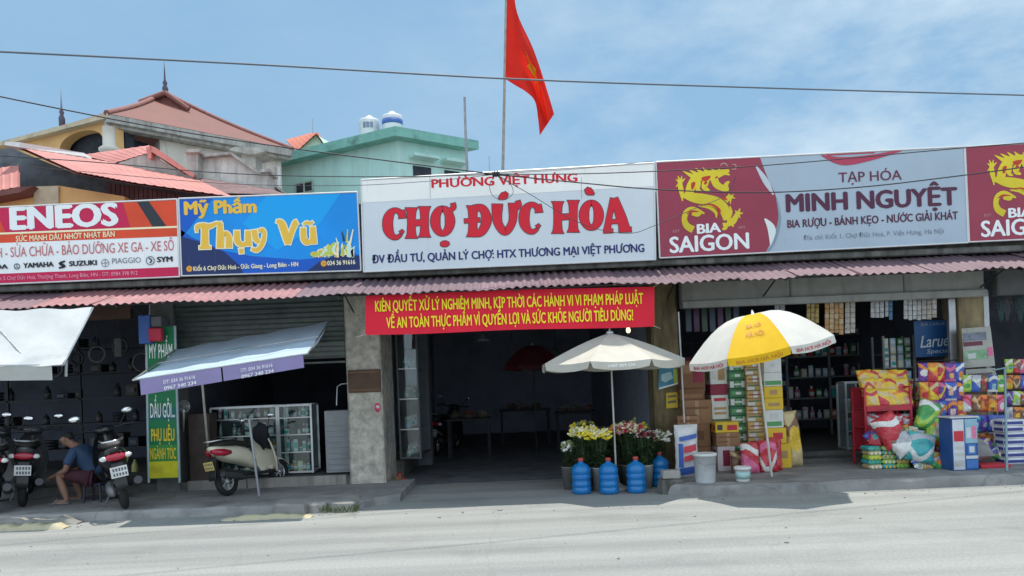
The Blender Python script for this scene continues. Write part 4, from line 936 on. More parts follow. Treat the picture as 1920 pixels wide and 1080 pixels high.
for x0, l1, l2 in ((306, 'ĐT: 034 36 91616', '0967 340 234'), (451, 'ĐT: 034 36 91616', '0967 340 234')):
    yb = lambda x: 713 - (x - 250) * .1515
    text(mb, l1, x0, yb(x0) + 15.5, x0 + 60, yb(x0 + 60) + 14, 6.5, 9.048, 0, .02); text(mb, l2, x0 + 2, yb(x0) + 27, x0 + 62, yb(x0 + 62) + 25, 6.5, 9.048, 0, .03)
mb.build('lettering', M('valance_white', (.75, .75, .78), .6), vl)
mb = MB(); mb.tube([fl_, fr_], .012, 6); mb.tube([fr_, br_], .012, 6); mb.tube([fl_, bl_], .012, 6); mb.tube([bl_.lerp(fl_, .5) , br_.lerp(fr_, .5)], .01, 6); mb.build('frame', steel, b1)
mb = MB(); c = bl_.lerp(br_, .46).lerp(fl_.lerp(fr_, .46), .34) + Vector((0, -.01, -.03)); ax = (br_ - bl_).normalized(); dn = (fl_ - bl_).normalized()
for k in range(9): q = c + ax * (-.14 + k * .035) + dn * (.02 * math.sin(k * 2.1)); mb.add([q - ax * .013 - dn * .02, q + ax * .013 - dn * .02, q + ax * .016 + dn * .02, q - ax * .01 + dn * .02], [(0, 1, 2, 3)])
mb.build('print', M('teal_print', (.05, .5, .5), .5), b1)

# small hanging light box, green vertical sign, posts
lb = thing('light_box', 'small blue and red box sign hanging beside the green vertical sign', 'sign', tuple(P(282, 642, 10.6)))
q0, q1 = P(260, 645, 10.6), P(277, 590, 10.6); mb = MB(); mb.box(q0.x, q1.x + .02, 10.6, 10.9, q0.z, q1.z, b=.01); mb.build('blue_case', M('sign_blue', (.06, .14, .42), .5, var=.1), lb)
q0, q1 = P(278, 640, 10.55), P(301, 614, 10.55); mb = MB(); mb.box(q0.x, q1.x, 10.55, 10.66, q0.z, q1.z, b=.015); mb.build('red_case', M('sign_red', (.55, .03, .07), .45), lb)
mb = MB(); q0 = P(281, 600, 10.6); q1 = P(300, 592, 10.6); mb.box(q0.x, q1.x, 10.62, 10.85, q0.z - .1, q1.z, b=.01); mb.build('grey_case', M('sign_grey', (.16, .16, .17), .6), lb)
mb = MB(); mb.tube([P(280, 590, 10.7), P(281, 560, 10.7)], .012, 5); mb.build('hanger', steel, lb)
gs = thing('vertical_sign', 'tall narrow green and yellow sign beside the repair shop', 'sign', tuple(P(306, 897, 10.72)))
GY = 10.72
mb = MB(); vs = [P(*q, GY) for q in ((275, 613), (327, 612), (336, 896), (280, 898))]; prism(mb, vs[::-1], (0, .05, 0)); mb.build('panel', M('print_green', lin('#0f7a4a'), .45, var=.06, scale=2), gs)
mb = MB(); poly(mb, [(278, 866), (335, 864), (336, 895), (281, 897)], GY - .003, 0); poly(mb, [(278, 835), (334, 833), (335, 864), (278, 866)], GY - .003, 1); poly(mb, [(276, 765), (331, 764), (331.5, 786), (276, 787)], GY - .003, 2); mb.build('print', [M('print_lemon', lin('#d8cf2a'), .45, dirt=.2), M('print_leaf', lin('#3f9140'), .45), M('print_teal', lin('#0a6a66'), .45)], gs)
mb = MB()
text(mb, 'MỸ PHẨM', 280, 672, 323, 671, 26, GY - .005, 0, .02, up=(-.02, -1)); text(mb, 'DẦU GỘI...', 282, 783, 328, 782, 26, GY - .005, 0, .02, up=(-.02, -1))
text(mb, 'PHỤ LIỆU', 284, 827, 327, 826, 22, GY - .005, 1, .03, up=(-.02, -1)); text(mb, 'NGÀNH TÓC', 282, 861, 330, 860, 20, GY - .005, 1, .02, up=(-.02, -1))
mb.build('lettering', [p_white, p_yel], gs)
mb = MB(); mb.tube([P(274, 612, GY), P(279, 905, GY)], .018, 6); mb.tube([P(328, 611, GY), P(337, 905, GY)], .018, 6); mb.build('frame', M('pale_blue_post', (.42, .52, .55), .5), gs)

# shop front clutter between green sign and cabinets
mb = MB(); q = PZ(345, 905, .1); mb.tube([P(345, 770, 10.6), PZ(341, 893, .1)], .014, 6); mb.build('broom_stick', M('white_pole', (.6, .6, .58), .5), label='white broom stick leaning beside the green vertical sign', cat='broom')
ex = thing('fire_extinguisher', 'red fire extinguisher on the pavement right of the green sign', 'fire extinguisher', tuple(PZ(355, 894, .1)))
e0 = PZ(355, 894, .1); mb = MB(); mb.lathe([(.05, 0), (.06, .02), (.06, .3), (.045, .35), (.02, .37)], 14, 0, Matrix.Translation(e0)); mb.build('cylinder', M('extinguisher_red', (.4, .02, .03), .35), ex)
mb = MB(); mb.box(e0.x - .03, e0.x + .05, e0.y - .015, e0.y + .015, e0.z + .37, e0.z + .42, b=.006); mb.tube([e0 + Vector((.03, 0, .4)), e0 + Vector((.08, -.01, .33)), e0 + Vector((.075, -.01, .15))], .008, 6); mb.build('valve', black, ex)
bs = MB(); e0 = PZ(378, 893, .1); bs.lathe([(.14, 0), (.2, .12), (.24, .24), (.25, .26), (.235, .26), (.19, .12), (.13, .015)], 20, 0, Matrix.Translation(e0 + Vector((0, 0, .0)))); bs.build('plastic_basin', M('teal_plastic', (.02, .22, .2), .4), label='teal plastic basin standing behind the cream scooter tail', cat='basin')
mb = MB(); mb.box(P(355, 800, 11.1).x, P(395, 800, 11.1).x, 11.05, 11.35, .22, P(370, 776, 11.05).z, b=.01); mb.build('low_cupboard', M('dark_wood', (.07, .05, .04), .6, var=.3), label='dark low cupboard beside the left glass cabinet', cat='cupboard')
fn = thing('wall_fan', 'small pale fan head above the low cupboard', 'fan', tuple(P(345, 775, 11.0)))
q = P(345, 762, 11.0); mb = MB(); mb.torus(q, .085, .006, 'Y', 20, 6); mb.torus(q, .05, .004, 'Y', 16, 5)
for k in range(10): a_ = k * math.pi / 5; mb.tube([q, q + Vector((.085 * math.cos(a_), 0, .085 * math.sin(a_)))], .003, 4)
mb.build('guard', M('fan_grey', (.5, .52, .53), .4), fn)
mb = MB()
for k in range(3):
    a_ = k * 2.09; u_ = Vector((math.cos(a_), .15, math.sin(a_))); w_ = Vector((-math.sin(a_), .1, math.cos(a_))); mb.add([q + u_ * .01, q + u_ * .07 - w_ * .03, q + u_ * .075 + w_ * .025, q + w_ * .01], [(0, 1, 2, 3)])
mb.build('blade', M('fan_blade', (.4, .42, .45), .4), fn); mb = MB(); mb.tube([q + Vector((0, .03, 0)), q + Vector((0, .05, -.12)), q + Vector((0, .05, -.2))], .014, 6); mb.build('stem', black, fn)
mb = MB(); mb.tube([PZ(396, 905, .1), P(379, 716, 9.9)], .016, 7); mb.build('awning_post', M('pale_post', (.62, .58, .52), .5, dirt=.2), label='pale upright post holding up the purple awning', cat='post')
mb = MB(); mb.tube([PZ(486, 930, .1), P(467, 785, 10.0)], .017, 7); mb.build('leaning_pole', M('grey_prop', (.4, .42, .44), .4, metal=.4), label='grey metal prop pole standing in front of the cream scooter', cat='pole')
yb_ = MB(); e0 = PZ(254, 897, .1); yb_.lathe([(.05, 0), (.055, .02), (.055, .22), (.03, .28), (.02, .3), (.02, .33)], 12, 0, Matrix.Translation(e0)); yb_.build('oil_bottle', M('pale_yellow_plastic', (.5, .48, .16), .4), label='pale yellow oil bottle standing left of the green sign', cat='bottle')

# glass display cabinets of the cosmetics shop
def cabinet(lab, x0, x1, y0, y1, z0, z1, shelves, fm=None):
    c_ = thing('glass_cabinet', lab, 'cabinet', ((x0 + x1) / 2, y0, z0), 'glass display cabinets')
    r = .014; m_ = MB()
    for x in (x0, x1):
        for y in (y0, y1): m_.box(x - r, x + r, y - r, y + r, z0, z1)
    for z in [z0 + .02, z1]:
        for y in (y0, y1): m_.box(x0 + r, x1 - r, y - r, y + r, z - r, z + r)
        for x in (x0, x1): m_.box(x - r, x + r, y0 + r, y1 - r, z - r, z + r)
    m_.build('frame', fm or alu, c_)
    for z in shelves:
        m_ = MB(); m_.box(x0 + r, x1 - r, y0 + r, y1 - r, z - .004, z + .004); m_.box(x0 + r, x1 - r, y0 - .006, y0 + .006, z - .008, z + .008, 1); m_.build('shelf', [glass, alu], c_)
    m_ = MB(); m_.box(x0 + r, x1 - r, y0 - .003, y0 + .001, z0 + .04, z1 - r); m_.build('front_pane', glass, c_)
    m_ = MB(); m_.box(x0, x1, y1 - .01, y1 - .002, z0 + .04, z1 - r); m_.build('back_panel', M('cabinet_back', (.09, .11, .12), .6), c_)
    m_ = MB(); m_.box(x0 + r, x1 - r, y0 + r, y1 - r, z0 + .0, z0 + .018); m_.build('base', M('cabinet_base', (.2, .2, .2), .6), c_)
    return c_
CYY = 11.45
cz0, cz1 = .24, P(500, 762, CYY).z
def zat(py, px=500): return P(px, py, CYY).z
cxa, cxb, cxc = P(396, 800, CYY).x, P(522, 800, CYY).x, P(584, 800, CYY).x
sh1 = [zat(786, 460), zat(818, 460), zat(850, 460)]; sh2 = [zat(783, 552), zat(815, 552), zat(848, 552)]
cabinet('wide aluminium glass cabinet full of cosmetics behind the cream scooter', cxa, cxb - .02, CYY, CYY + .4, cz0, cz1, sh1)
cabinet('narrower aluminium glass cabinet of bottles nearer the cream pillar', cxb + .01, cxc, CYY, CYY + .4, cz0, cz1, sh2)
good_cols = {'teal': '#2fa5a0', 'white': '#d8dcdc', 'red': '#b83a34', 'pink': '#d486a0', 'green': '#4f8a55', 'amber': '#c08a3a', 'pale blue': '#a9c8d8', 'cream': '#d9d2b0', 'orange': '#cf6a34', 'silver': '#a9adb0'}
gm = {k: M('good_' + k.replace(' ', '_'), lin(v), .4, var=.08) for k, v in good_cols.items()}
cap_m = M('bottle_cap', (.6, .6, .6), .4)
def bottle_mesh(kind, w, h):
    m_ = MB()
    if kind == 'bottle': m_.lathe([(w * .46, 0), (w * .5, .01), (w * .5, h * .62), (w * .42, h * .72), (w * .2, h * .78)], 10); m_.lathe([(w * .22, h * .78), (w * .22, h)], 8, 1); m_.lathe([(w * .505, h * .15), (w * .505, h * .5)], 10, 2)
    elif kind == 'jar': m_.lathe([(w * .48, 0), (w * .52, .01), (w * .52, h * .7)], 12); m_.lathe([(w * .55, h * .7), (w * .55, h * .97), (w * .5, h)], 12, 1)
    else: m_.box(-w / 2, w / 2, -w * .3, w * .3, 0, h, 0, b=.003); m_.box(-w * .4, w * .4, -w * .3 - .0015, -w * .3, h * .3, h * .75, 2)
    return m_
protos = {}
rnd = random.Random(21)
def put_good(kind, col, w, h, loc, rz, label, group):
    k = (kind, col, round(w, 2), round(h, 2)); nm = {'bottle': 'cosmetic_bottle', 'jar': 'cosmetic_jar', 'box': 'cosmetic_box'}[kind]
    if k not in protos:
        protos[k] = bottle_mesh(kind, w, h).build(nm, [gm[col], cap_m, gm['white'] if col != 'white' else gm['teal']], loc=loc, rz=rz, label=label, cat='cosmetics', group=group); return protos[k]
    o = protos[k].copy(); COL.objects.link(o); o.location = loc; o.rotation_euler[2] = rz; o['label'] = label; return o
rows = [('left', cxa + .06, cxb - .08, [cz0 + .02] + sh1, sh1), ('right', cxb + .06, cxc - .05, [cz0 + .02] + sh2, sh2)]
palette = [['white', 'cream', 'teal', 'pale blue'], ['white', 'silver', 'amber', 'pink'], ['teal', 'white', 'pale blue', 'silver'], ['red', 'orange', 'green', 'cream', 'amber']]
pal2 = [['pale blue', 'cream', 'amber', 'white'], ['pink', 'pale blue', 'teal', 'white'], ['teal', 'white', 'pale blue', 'red'], ['white', 'teal', 'silver', 'pale blue']]
for side, xa, xb, zs, _ in rows:
    for lv, z in enumerate(zs):
        n_ = 9 if side == 'left' else 6; names = ['bottom', 'lower', 'upper', 'top']
        for k in range(n_):
            if rnd.random() < .08: continue
            kind = rnd.choice(['bottle', 'bottle', 'box', 'jar']); col = rnd.choice((palette if side == 'left' else pal2)[lv])
            w = rnd.choice([.05, .065, .08]); h = rnd.choice([.12, .16, .19]) if kind != 'jar' else .07
            put_good(kind, col, w, h, (xa + (xb - xa) * (k + .5) / n_ + rnd.uniform(-.015, .015), CYY + rnd.uniform(.06, .14), z + .006), rnd.uniform(-.3, .3), '%s cosmetic %s, %s from left on the %s shelf of the %s glass cabinet' % (col, kind, ORD[k], names[lv], 'wide' if side == 'left' else 'narrow'), 'cosmetics in the glass cabinets')
# grey cupboard beside the pillar, second glass case behind it
q0, q1 = P(611, 872, 11.3), P(650, 769, 11.3)
gc = thing('louvred_cupboard', 'light grey louvred cupboard standing against the cream pillar', 'cupboard', (q0.x, 11.3, .24))
mb = MB(); mb.box(q0.x, xp0 - .01, 11.32, 11.7, .24, q1.z, b=.006); mb.build('case', M('grey_laminate', (.32, .33, .34), .55, var=.08), gc)
mb = MB()
for k in range(9): mb.box(q0.x + .03, xp0 - .03, 11.305, 11.318, .28 + k * .085, .33 + k * .085, b=.004)
mb.build('door', MATS['grey_laminate'], gc)
q0 = P(640, 720, 11.05); mb = MB(); mb.tube([P(631, 760, 11.0), P(632, 725, 11.0), P(640, 720, 11.0), P(652, 719, 11.0)], .008, 6); mb.build('wire_hook', alu, label='thin bent metal bracket on the left edge of the cream pillar', cat='bracket')

# on the entrance pillar: plaque, sticker, papers
q0, q1 = P(654, 737, 10.97), P(713, 692, 10.97)
pq = thing('notice_board', 'brown wooden board fixed on the cream entrance pillar', 'board', ((q0.x + q1.x) / 2, 10.97, q0.z)); mb = MB(); mb.box(q0.x, q1.x, 10.965, 10.995, q0.z, q1.z, b=.005); mb.build('panel', M('brown_plank', (.10, .05, .028), .55, var=.35, scale=4, dirt=.3), pq)
mb = MB()
for z in (q0.z + .02, q1.z - .05): mb.box(q0.x + .01, q1.x - .01, 10.958, 10.964, z, z + .03, b=.002)
mb.build('batten', M('pale_wood', (.16, .085, .05), .6), pq)
mb = MB(); q = P(708, 764, 10.985); mb.lathe([(.055, 0), (.055, .003)], 16, 0, Matrix.Translation(q) @ rot(R(90)), sq=(.8, 1.25)); mb.lathe([(.036, .0), (.036, .0045)], 14, 1, Matrix.Translation(q + Vector((0, 0, .01))) @ rot(R(90)), sq=(.8, .7)); mb.build('sticker', [M('sticker_pink', (.75, .08, .2), .4), M('sticker_pale', (.8, .6, .62), .4)], label='pink oval sticker on the cream entrance pillar', cat='sticker')
mb = MB(); rnd = random.Random(3); xw = xp1 + .012
for k in range(5):
    y0 = 11.2 + rnd.uniform(0, .25); z0 = P(725, 770 + k * 12, 11.5).z
    mb.add([(xw + .0005 * k, y0, z0), (xw + .0005 * k, y0 + .42, z0 + rnd.uniform(-.02, .02)), (xw + .0005 * k, y0 + .42, z0 - .11), (xw + .0005 * k, y0, z0 - .11)], [(0, 1, 2, 3)])
mb.build('pasted_papers', M('old_paper', (.42, .42, .43), .8, var=.25, scale=25, dirt=.5, dscale=12), label='peeling grey paper notices pasted on the inner side of the cream pillar', cat='notices')
# small reddish bundle at the pillar foot
mb = MB(); e0 = PZ(750, 908, .0); rnd = random.Random(8)
for k in range(7): mb.ball((e0.x + rnd.uniform(-.06, .06), e0.y + rnd.uniform(-.05, .05), .035 + .05 * rnd.random() + .04 * (k // 3)), (.05, .045, .04), k % 2, 9, 6, jit=.12)
mb.build('rubbish_bag', [M('red_plastic', (.35, .05, .04), .4), M('orange_brown', (.3, .13, .06), .5)], label='small crumpled red bag at the foot of the inner plinth', cat='bag')

# glass case along the aisle wall
cabinet('tall glass case in the dark aisle behind the cream pillar', xp1 + .05, xp1 + .38, 12.25, 13.6, .31, 2.6, [.8, 1.3, 1.8], M('dull_frame', (.12, .13, .14), .5, metal=.3))
rnd = random.Random(31)
for lv, z in enumerate((.33, .81, 1.31, 1.81)):
    for k in range(4):
        put_good(rnd.choice(['bottle', 'box', 'jar']), rnd.choice(['white', 'pale blue', 'teal', 'silver']), .08, .19, (xp1 + .16, 12.4 + k * .3, z), 0, '%s item from the front on %s shelf of the aisle glass case' % (ORD[k], ['bottom', 'lower', 'upper', 'top'][lv]), 'goods in the aisle case')

# ---- dark repair shop interior: shelving, hanging tubes and parts
rk = thing('parts_shelf', 'dark steel shelf of spare parts at the back of the repair shop', 'shelf', (-7.6, 13.4, .22))
mb = MB()
for x in (-10.3, -9, -7.7, -6.4, -5.3): mb.box(x - .02, x + .02, 13.2, 13.24, .22, 2.9)
for z in (.6, 1.05, 1.5, 1.95, 2.4): mb.box(-10.3, -5.3, 13.2, 13.6, z, z + .03)
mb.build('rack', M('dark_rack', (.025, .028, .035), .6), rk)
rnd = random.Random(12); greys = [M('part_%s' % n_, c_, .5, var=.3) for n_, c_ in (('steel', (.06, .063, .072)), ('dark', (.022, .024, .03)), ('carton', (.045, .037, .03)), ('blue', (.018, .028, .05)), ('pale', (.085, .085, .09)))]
gname = ['steel', 'black', 'brown', 'blue', 'pale']
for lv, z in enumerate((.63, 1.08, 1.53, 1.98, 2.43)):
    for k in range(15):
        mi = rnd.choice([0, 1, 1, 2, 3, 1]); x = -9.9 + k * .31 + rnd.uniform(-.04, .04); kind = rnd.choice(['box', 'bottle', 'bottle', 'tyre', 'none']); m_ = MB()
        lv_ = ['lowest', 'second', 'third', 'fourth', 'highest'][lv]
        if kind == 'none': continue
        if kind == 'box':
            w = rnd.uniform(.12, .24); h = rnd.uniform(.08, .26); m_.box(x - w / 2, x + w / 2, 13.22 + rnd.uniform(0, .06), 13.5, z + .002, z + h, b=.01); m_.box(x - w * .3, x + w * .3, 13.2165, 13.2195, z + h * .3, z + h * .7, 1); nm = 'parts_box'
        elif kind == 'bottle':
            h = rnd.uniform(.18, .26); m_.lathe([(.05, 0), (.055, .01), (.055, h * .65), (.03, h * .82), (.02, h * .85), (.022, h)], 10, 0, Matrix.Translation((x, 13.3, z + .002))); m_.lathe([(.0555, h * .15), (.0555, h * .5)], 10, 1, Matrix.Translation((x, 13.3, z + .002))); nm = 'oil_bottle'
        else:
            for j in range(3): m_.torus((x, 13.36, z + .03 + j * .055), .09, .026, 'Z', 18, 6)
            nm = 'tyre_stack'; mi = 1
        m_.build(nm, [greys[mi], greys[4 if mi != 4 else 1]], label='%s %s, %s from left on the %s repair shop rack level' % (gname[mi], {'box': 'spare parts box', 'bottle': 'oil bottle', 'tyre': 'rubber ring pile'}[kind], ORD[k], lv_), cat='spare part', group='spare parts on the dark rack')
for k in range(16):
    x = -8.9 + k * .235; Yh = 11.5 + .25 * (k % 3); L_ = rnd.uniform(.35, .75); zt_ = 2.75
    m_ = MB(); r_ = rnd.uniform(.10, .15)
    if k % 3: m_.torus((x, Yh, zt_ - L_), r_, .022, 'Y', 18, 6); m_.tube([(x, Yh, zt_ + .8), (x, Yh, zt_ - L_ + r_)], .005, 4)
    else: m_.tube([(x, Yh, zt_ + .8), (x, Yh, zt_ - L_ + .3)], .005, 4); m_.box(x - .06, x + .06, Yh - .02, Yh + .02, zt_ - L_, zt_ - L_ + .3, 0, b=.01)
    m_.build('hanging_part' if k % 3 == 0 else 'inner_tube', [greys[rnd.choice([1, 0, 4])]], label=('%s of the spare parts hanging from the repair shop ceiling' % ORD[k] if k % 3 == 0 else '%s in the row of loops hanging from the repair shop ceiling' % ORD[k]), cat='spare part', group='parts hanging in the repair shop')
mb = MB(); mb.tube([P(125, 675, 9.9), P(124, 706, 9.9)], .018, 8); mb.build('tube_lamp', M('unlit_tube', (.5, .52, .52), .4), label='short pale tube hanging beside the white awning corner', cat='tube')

# ---- motorbikes (x forward, z up, origin on the ground below the middle)
def scooter(lab, paint, loc, rz, lean=R(7), plate='white', tail='low', group=None, name='motor_scooter', mirror_pale=False, slim=1.0, seat_m=None, size=1.0):
    root = thing(name, lab, 'motor scooter', loc, group, rz, local=True); LT = rot(lean); root.scale = (size,) * 3
    b_ = lambda mbx, nm, ms, par=root: mbx.build(nm, ms, par)
    chrome = M('chrome', (.7, .7, .72), .18, metal=.95, var=.05); seat_m = seat_m or M('seat_vinyl', (.022, .02, .02), .55, var=.2)
    lightred = M('tail_lens', (.42, .01, .035), .15, clear=.6); clearl = M('clear_lens', (.7, .7, .68), .12, clear=.5)
    for nm, x in (('rear_wheel', -.62), ('front_wheel', .64)):
        m_ = MB(); m_.torus((x, 0, .235), .185, .05, 'Y', 26, 8, 0, LT); w_ = b_(m_, nm, rubber)
        m_ = MB(); m_.torus((x, 0, .235), .142, .018, 'Y', 24, 6, 0, LT)
        for k in range(5): a_ = k * 2 * math.pi / 5; m_.tube([(x, 0, .235), (x + .14 * math.cos(a_), 0, .235 + .14 * math.sin(a_))], .014, 5, 0, LT)
        m_.lathe([(.035, -.05), (.035, .05)], 10, 0, LT @ Matrix.Translation((x, 0, .235)) @ rot(R(90))); b_(m_, 'rim', alu, w_)
    m_ = MB(); s_ = slim
    m_.loft([(-.90, 0, .80, .02, .015), (-.87, 0, .78, .075 * s_, .045), (-.76, 0, .735, .125 * s_, .09), (-.58, 0, .68, .165 * s_, .13), (-.38, 0, .65, .175 * s_, .15), (-.2, 0, .60, .165 * s_, .16), (-.06, 0, .54, .13 * s_, .15), (.03, 0, .46, .09 * s_, .12)], 18, 0, LT, 2.4); b_(m_, 'rear_body', paint)
    m_ = MB(); m_.loft([(-.8, 0, .83, .06, .02), (-.72, 0, .845, .125, .045), (-.5, 0, .85, .15, .05), (-.28, 0, .82, .15, .045), (-.08, 0, .80, .125, .045), (.02, 0, .77, .07, .025)], 16, 0, LT, 2.6); b_(m_, 'seat', seat_m)
    m_ = MB(); m_.box(-.12, .42, -.15, .15, .245, .30, 0, LT, b=.02); m_.loft([(-.6, 0, .34, .06, .06), (-.3, 0, .3, .11, .09), (.0, 0, .27, .1, .05)], 12, 0, LT); b_(m_, 'floorboard', black)
    # leg shield: curved shell with thickness
    m_ = MB(); fr_, bk = [], []
    for z, xc, hw, cv in ((.26, .40, .15, .03), (.40, .405, .21, .06), (.58, .40, .22, .08), (.74, .375, .20, .085), (.88, .34, .15, .07), (.95, .32, .10, .05)):
        fr_.append([(xc + .09 - cv * 1.6 * (t * t) , hw * t, z) for t in [k / 6 - 1 for k in range(13)]]); bk.append([(xc + .055 - cv * 1.6 * (t * t), hw * t * .97, z) for t in [k / 6 - 1 for k in range(13)]])
    m_.grid(fr_, 0, True, LT); m_.grid([r[::-1] for r in bk], 0, True, LT); m_.grid([fr_[0], bk[0]], 0, True, LT); m_.grid([bk[-1], fr_[-1]], 0, True, LT)
    m_.grid([[r[0] for r in bk], [r[0] for r in fr_]], 0, True, LT); m_.grid([[r[-1] for r in fr_], [r[-1] for r in bk]], 0, True, LT); b_(m_, 'leg_shield', paint)
    m_ = MB(); g_ = []
    for k in range(9):
        a_ = R(25 + k * 17); g_.append([(.64 + .255 * math.cos(a_) , .075 * t, .235 + .255 * math.sin(a_) - .04 * t * t) for t in (-1, -.5, 0, .5, 1)])
    m_.grid(g_, 0, True, LT); f_ = b_(m_, 'front_fender', paint); sd = f_.modifiers.new('thickness', 'SOLIDIFY'); sd.thickness = .006
    m_ = MB()
    for y in (-.07, .07): m_.tube([(.64, y, .235), (.52, y * .9, .60)], .017, 7, 0, LT)
    m_.tube([(.52, 0, .56), (.36, 0, 1.0)], .025, 8, 0, LT); b_(m_, 'fork', steel)
    m_ = MB(); m_.loft([(.22, 0, 1.0, .06, .03), (.30, 0, 1.005, .13, .055), (.38, 0, .985, .13, .07), (.45, 0, .95, .09, .06), (.48, 0, .93, .04, .03)], 14, 0, LT); h_ = b_(m_, 'handlebar_cowl', paint)
    m_ = MB(); m_.loft([(.455, 0, .945, .075, .045), (.492, 0, .935, .06, .035), (.505, 0, .93, .02, .015)], 12, 0, LT); b_(m_, 'headlight', clearl, h_)
    m_ = MB()
    for y in (-1, 1): m_.tube([(.31, y * .1, 1.0), (.27, y * .25, 1.03), (.22, y * .36, 1.025)], [.013, .016, .018], 8, 0, LT); m_.tube([(.30, y * .22, 1.03), (.36, y * .34, 1.02)], .006, 5, 0, LT)
    b_(m_, 'handlebar', black)
    for y in (-1, 1):
        m_ = MB(); m_.tube([(.29, y * .2, 1.04), (.27, y * .27, 1.14), (.26, y * .30, 1.19)], .007, 6, 0, LT); mr_ = b_(m_, 'mirror', black)
        m_ = MB(); m_.ball((.265, y * .32, 1.215), (.018, .07, .042), 0, 14, 8, LT); b_(m_, 'mirror_shell', M('mirror_silver', (.75, .76, .76), .15, metal=.7) if mirror_pale else black, mr_)
        m_ = MB(); m_.ball((.25, y * .32, 1.215), (.010, .06, .035), 0, 14, 8, LT); b_(m_, 'mirror_glass', M('mirror_glass', (.85, .86, .88), .05, metal=1), mr_)
    m_ = MB()
    if tail == 'wide':
        m_.loft([(-.915, 0, .70, .10, .03), (-.90, 0, .70, .13, .045), (-.86, 0, .70, .12, .05)], 14, 0, LT); t_ = b_(m_, 'tail_light', lightred)
        m_ = MB()
        for y in (-1, 1): m_.loft([(-.91, y * .135, .695, .03, .022), (-.885, y * .14, .70, .045, .032), (-.85, y * .13, .70, .04, .03)], 10, 0, LT)
        b_(m_, 'indicator', clearl, t_)
    else:
        for y in (-1, 1): m_.loft([(-.89, y * .05, .74, .04, .03), (-.84, y * .085, .72, .05, .055), (-.72, y * .135, .70, .035, .06), (-.6, y * .165, .69, .015, .03)], 10, 0, LT)
        b_(m_, 'tail_light', lightred)
    m_ = MB(); m_.tube([(-.45, -.12, .9), (-.7, -.13, .91), (-.88, -.10, .90), (-.93, 0, .90), (-.88, .10, .90), (-.7, .13, .91), (-.45, .12, .9)], .014, 8, 0, LT); b_(m_, 'grab_rail', chrome if mirror_pale else steel)
    m_ = MB(); g_ = [[(-.86 - .06 * (k / 5), y, .66 - .075 * k) for y in (-.07, -.06, .06, .07)] for k in range(6)]; m_.grid(g_, 0, True, LT); f_ = b_(m_, 'rear_mudguard', black); sd = f_.modifiers.new('thickness', 'SOLIDIFY'); sd.thickness = .012
    pm_ = {'white': M('plate_white', (.72, .73, .72), .45), 'yellow': M('plate_yellow', (.68, .52, .16), .45)}[plate]
    m_ = MB(); PT = LT @ Matrix.Translation((-.945, 0, .515)) @ rot(0, R(-12)); m_.box(-.004, .002, -.095, .095, -.07, .07, 0, PT, b=.002); pl_ = b_(m_, 'licence_plate', pm_)
    m_ = MB(); rn = random.Random(len(lab))
    for z in (.012, -.05):
        for k in range(5):
            y = .07 - k * .033; m_.add([(-.0055, y, z), (-.0055, y - .02, z), (-.0055, y - .02, z + .038), (-.0055, y, z + .038)], [(0, 1, 2, 3)], 0, False, PT)
    b_(m_, 'plate_digits', M('plate_ink', (.12, .12, .14), .5), pl_)
    m_ = MB(); m_.tube([(-.1, -.13, .24), (-.4, -.17, .25), (-.5, -.18, .28)], [.02, .025, .04], 10, 0, LT); m_.tube([(-.5, -.18, .28), (-.88, -.19, .36)], [.055, .05], 12, 0, LT); b_(m_, 'exhaust', M('exhaust_grey', (.06, .06, .065), .5, metal=.2))
    m_ = MB(); m_.loft([(-.75, .1, .25, .03, .05), (-.55, .11, .26, .06, .08), (-.3, .09, .28, .07, .08), (-.15, .06, .28, .04, .05)], 12, 0, LT); b_(m_, 'engine_case', M('engine_alloy', (.2, .2, .21), .5, metal=.5))
    m_ = MB(); m_.tube([(-.1, .08, .26), (.02, .19, .015)], .011, 6, 0, rot(lean * .4)); b_(m_, 'kickstand', steel)
    return root
def head(x, y): return math.atan2(y, x)
cream_p = M('cream_scooter_paint', (.74, .68, .52), .25, var=.03, clear=.7)
q = (PZ(430, 928, .10) + PZ(505, 912, .10)) / 2
cz = scooter('cream scooter with black seat parked before the glass cabinets', cream_p, (q.x + .07, q.y + .03, .10), R(68), lean=R(-8), size=.86, plate='yellow', mirror_pale=True, name='cream_scooter')
# a black jacket thrown over the handlebars
mb = MB(); rnd = random.Random(2); g = []
for i in range(11):
    t = i / 10; row = []
    for k in range(16):
        a_ = 2 * math.pi * k / 16; z = 1.12 - .46 * t; r_ = (.06 + .075 * math.sin(math.pi * min(1, t * 1.15)) + .03 * math.sin(a_ * 3 + t * 4)) * (1 if t > .01 else .3)
        row.append((.26 + .10 * t + r_ * .75 * math.cos(a_), -.05 + r_ * 1.15 * math.sin(a_), z + .02 * math.sin(a_ * 2)))
    row.append(row[0]); g.append(row)
mb.grid(g, 0, True, Matrix.Translation((q.x + .07, q.y + .03, .10)) @ rot(R(-8), 0, R(68)) @ Matrix.Scale(.86, 4))
mb.build('rain_cape', M('black_cloth', (.015, .016, .022), .85, var=.3, bump=.3, bscale=15), label='black rain cape draped over the cream scooter handlebars', cat='cape')
blk = M('black_gloss_paint', (.015, .016, .018), .22, var=.2, clear=.6); greyp = M('grey_gloss_paint', (.08, .08, .085), .25, clear=.6); dkred = M('dark_bike_paint', (.03, .03, .035), .25, clear=.6)
q = PZ(42, 950, .10); scooter('dark motorbike with white plate seen from behind, left of the crouching man', greyp, (q.x + .62 * math.cos(R(119)), q.y + .62 * math.sin(R(119)), .10), R(119), lean=R(5), tail='wide', group='motorbikes parked at the repair shop', name='parked_motorbike', slim=.9)
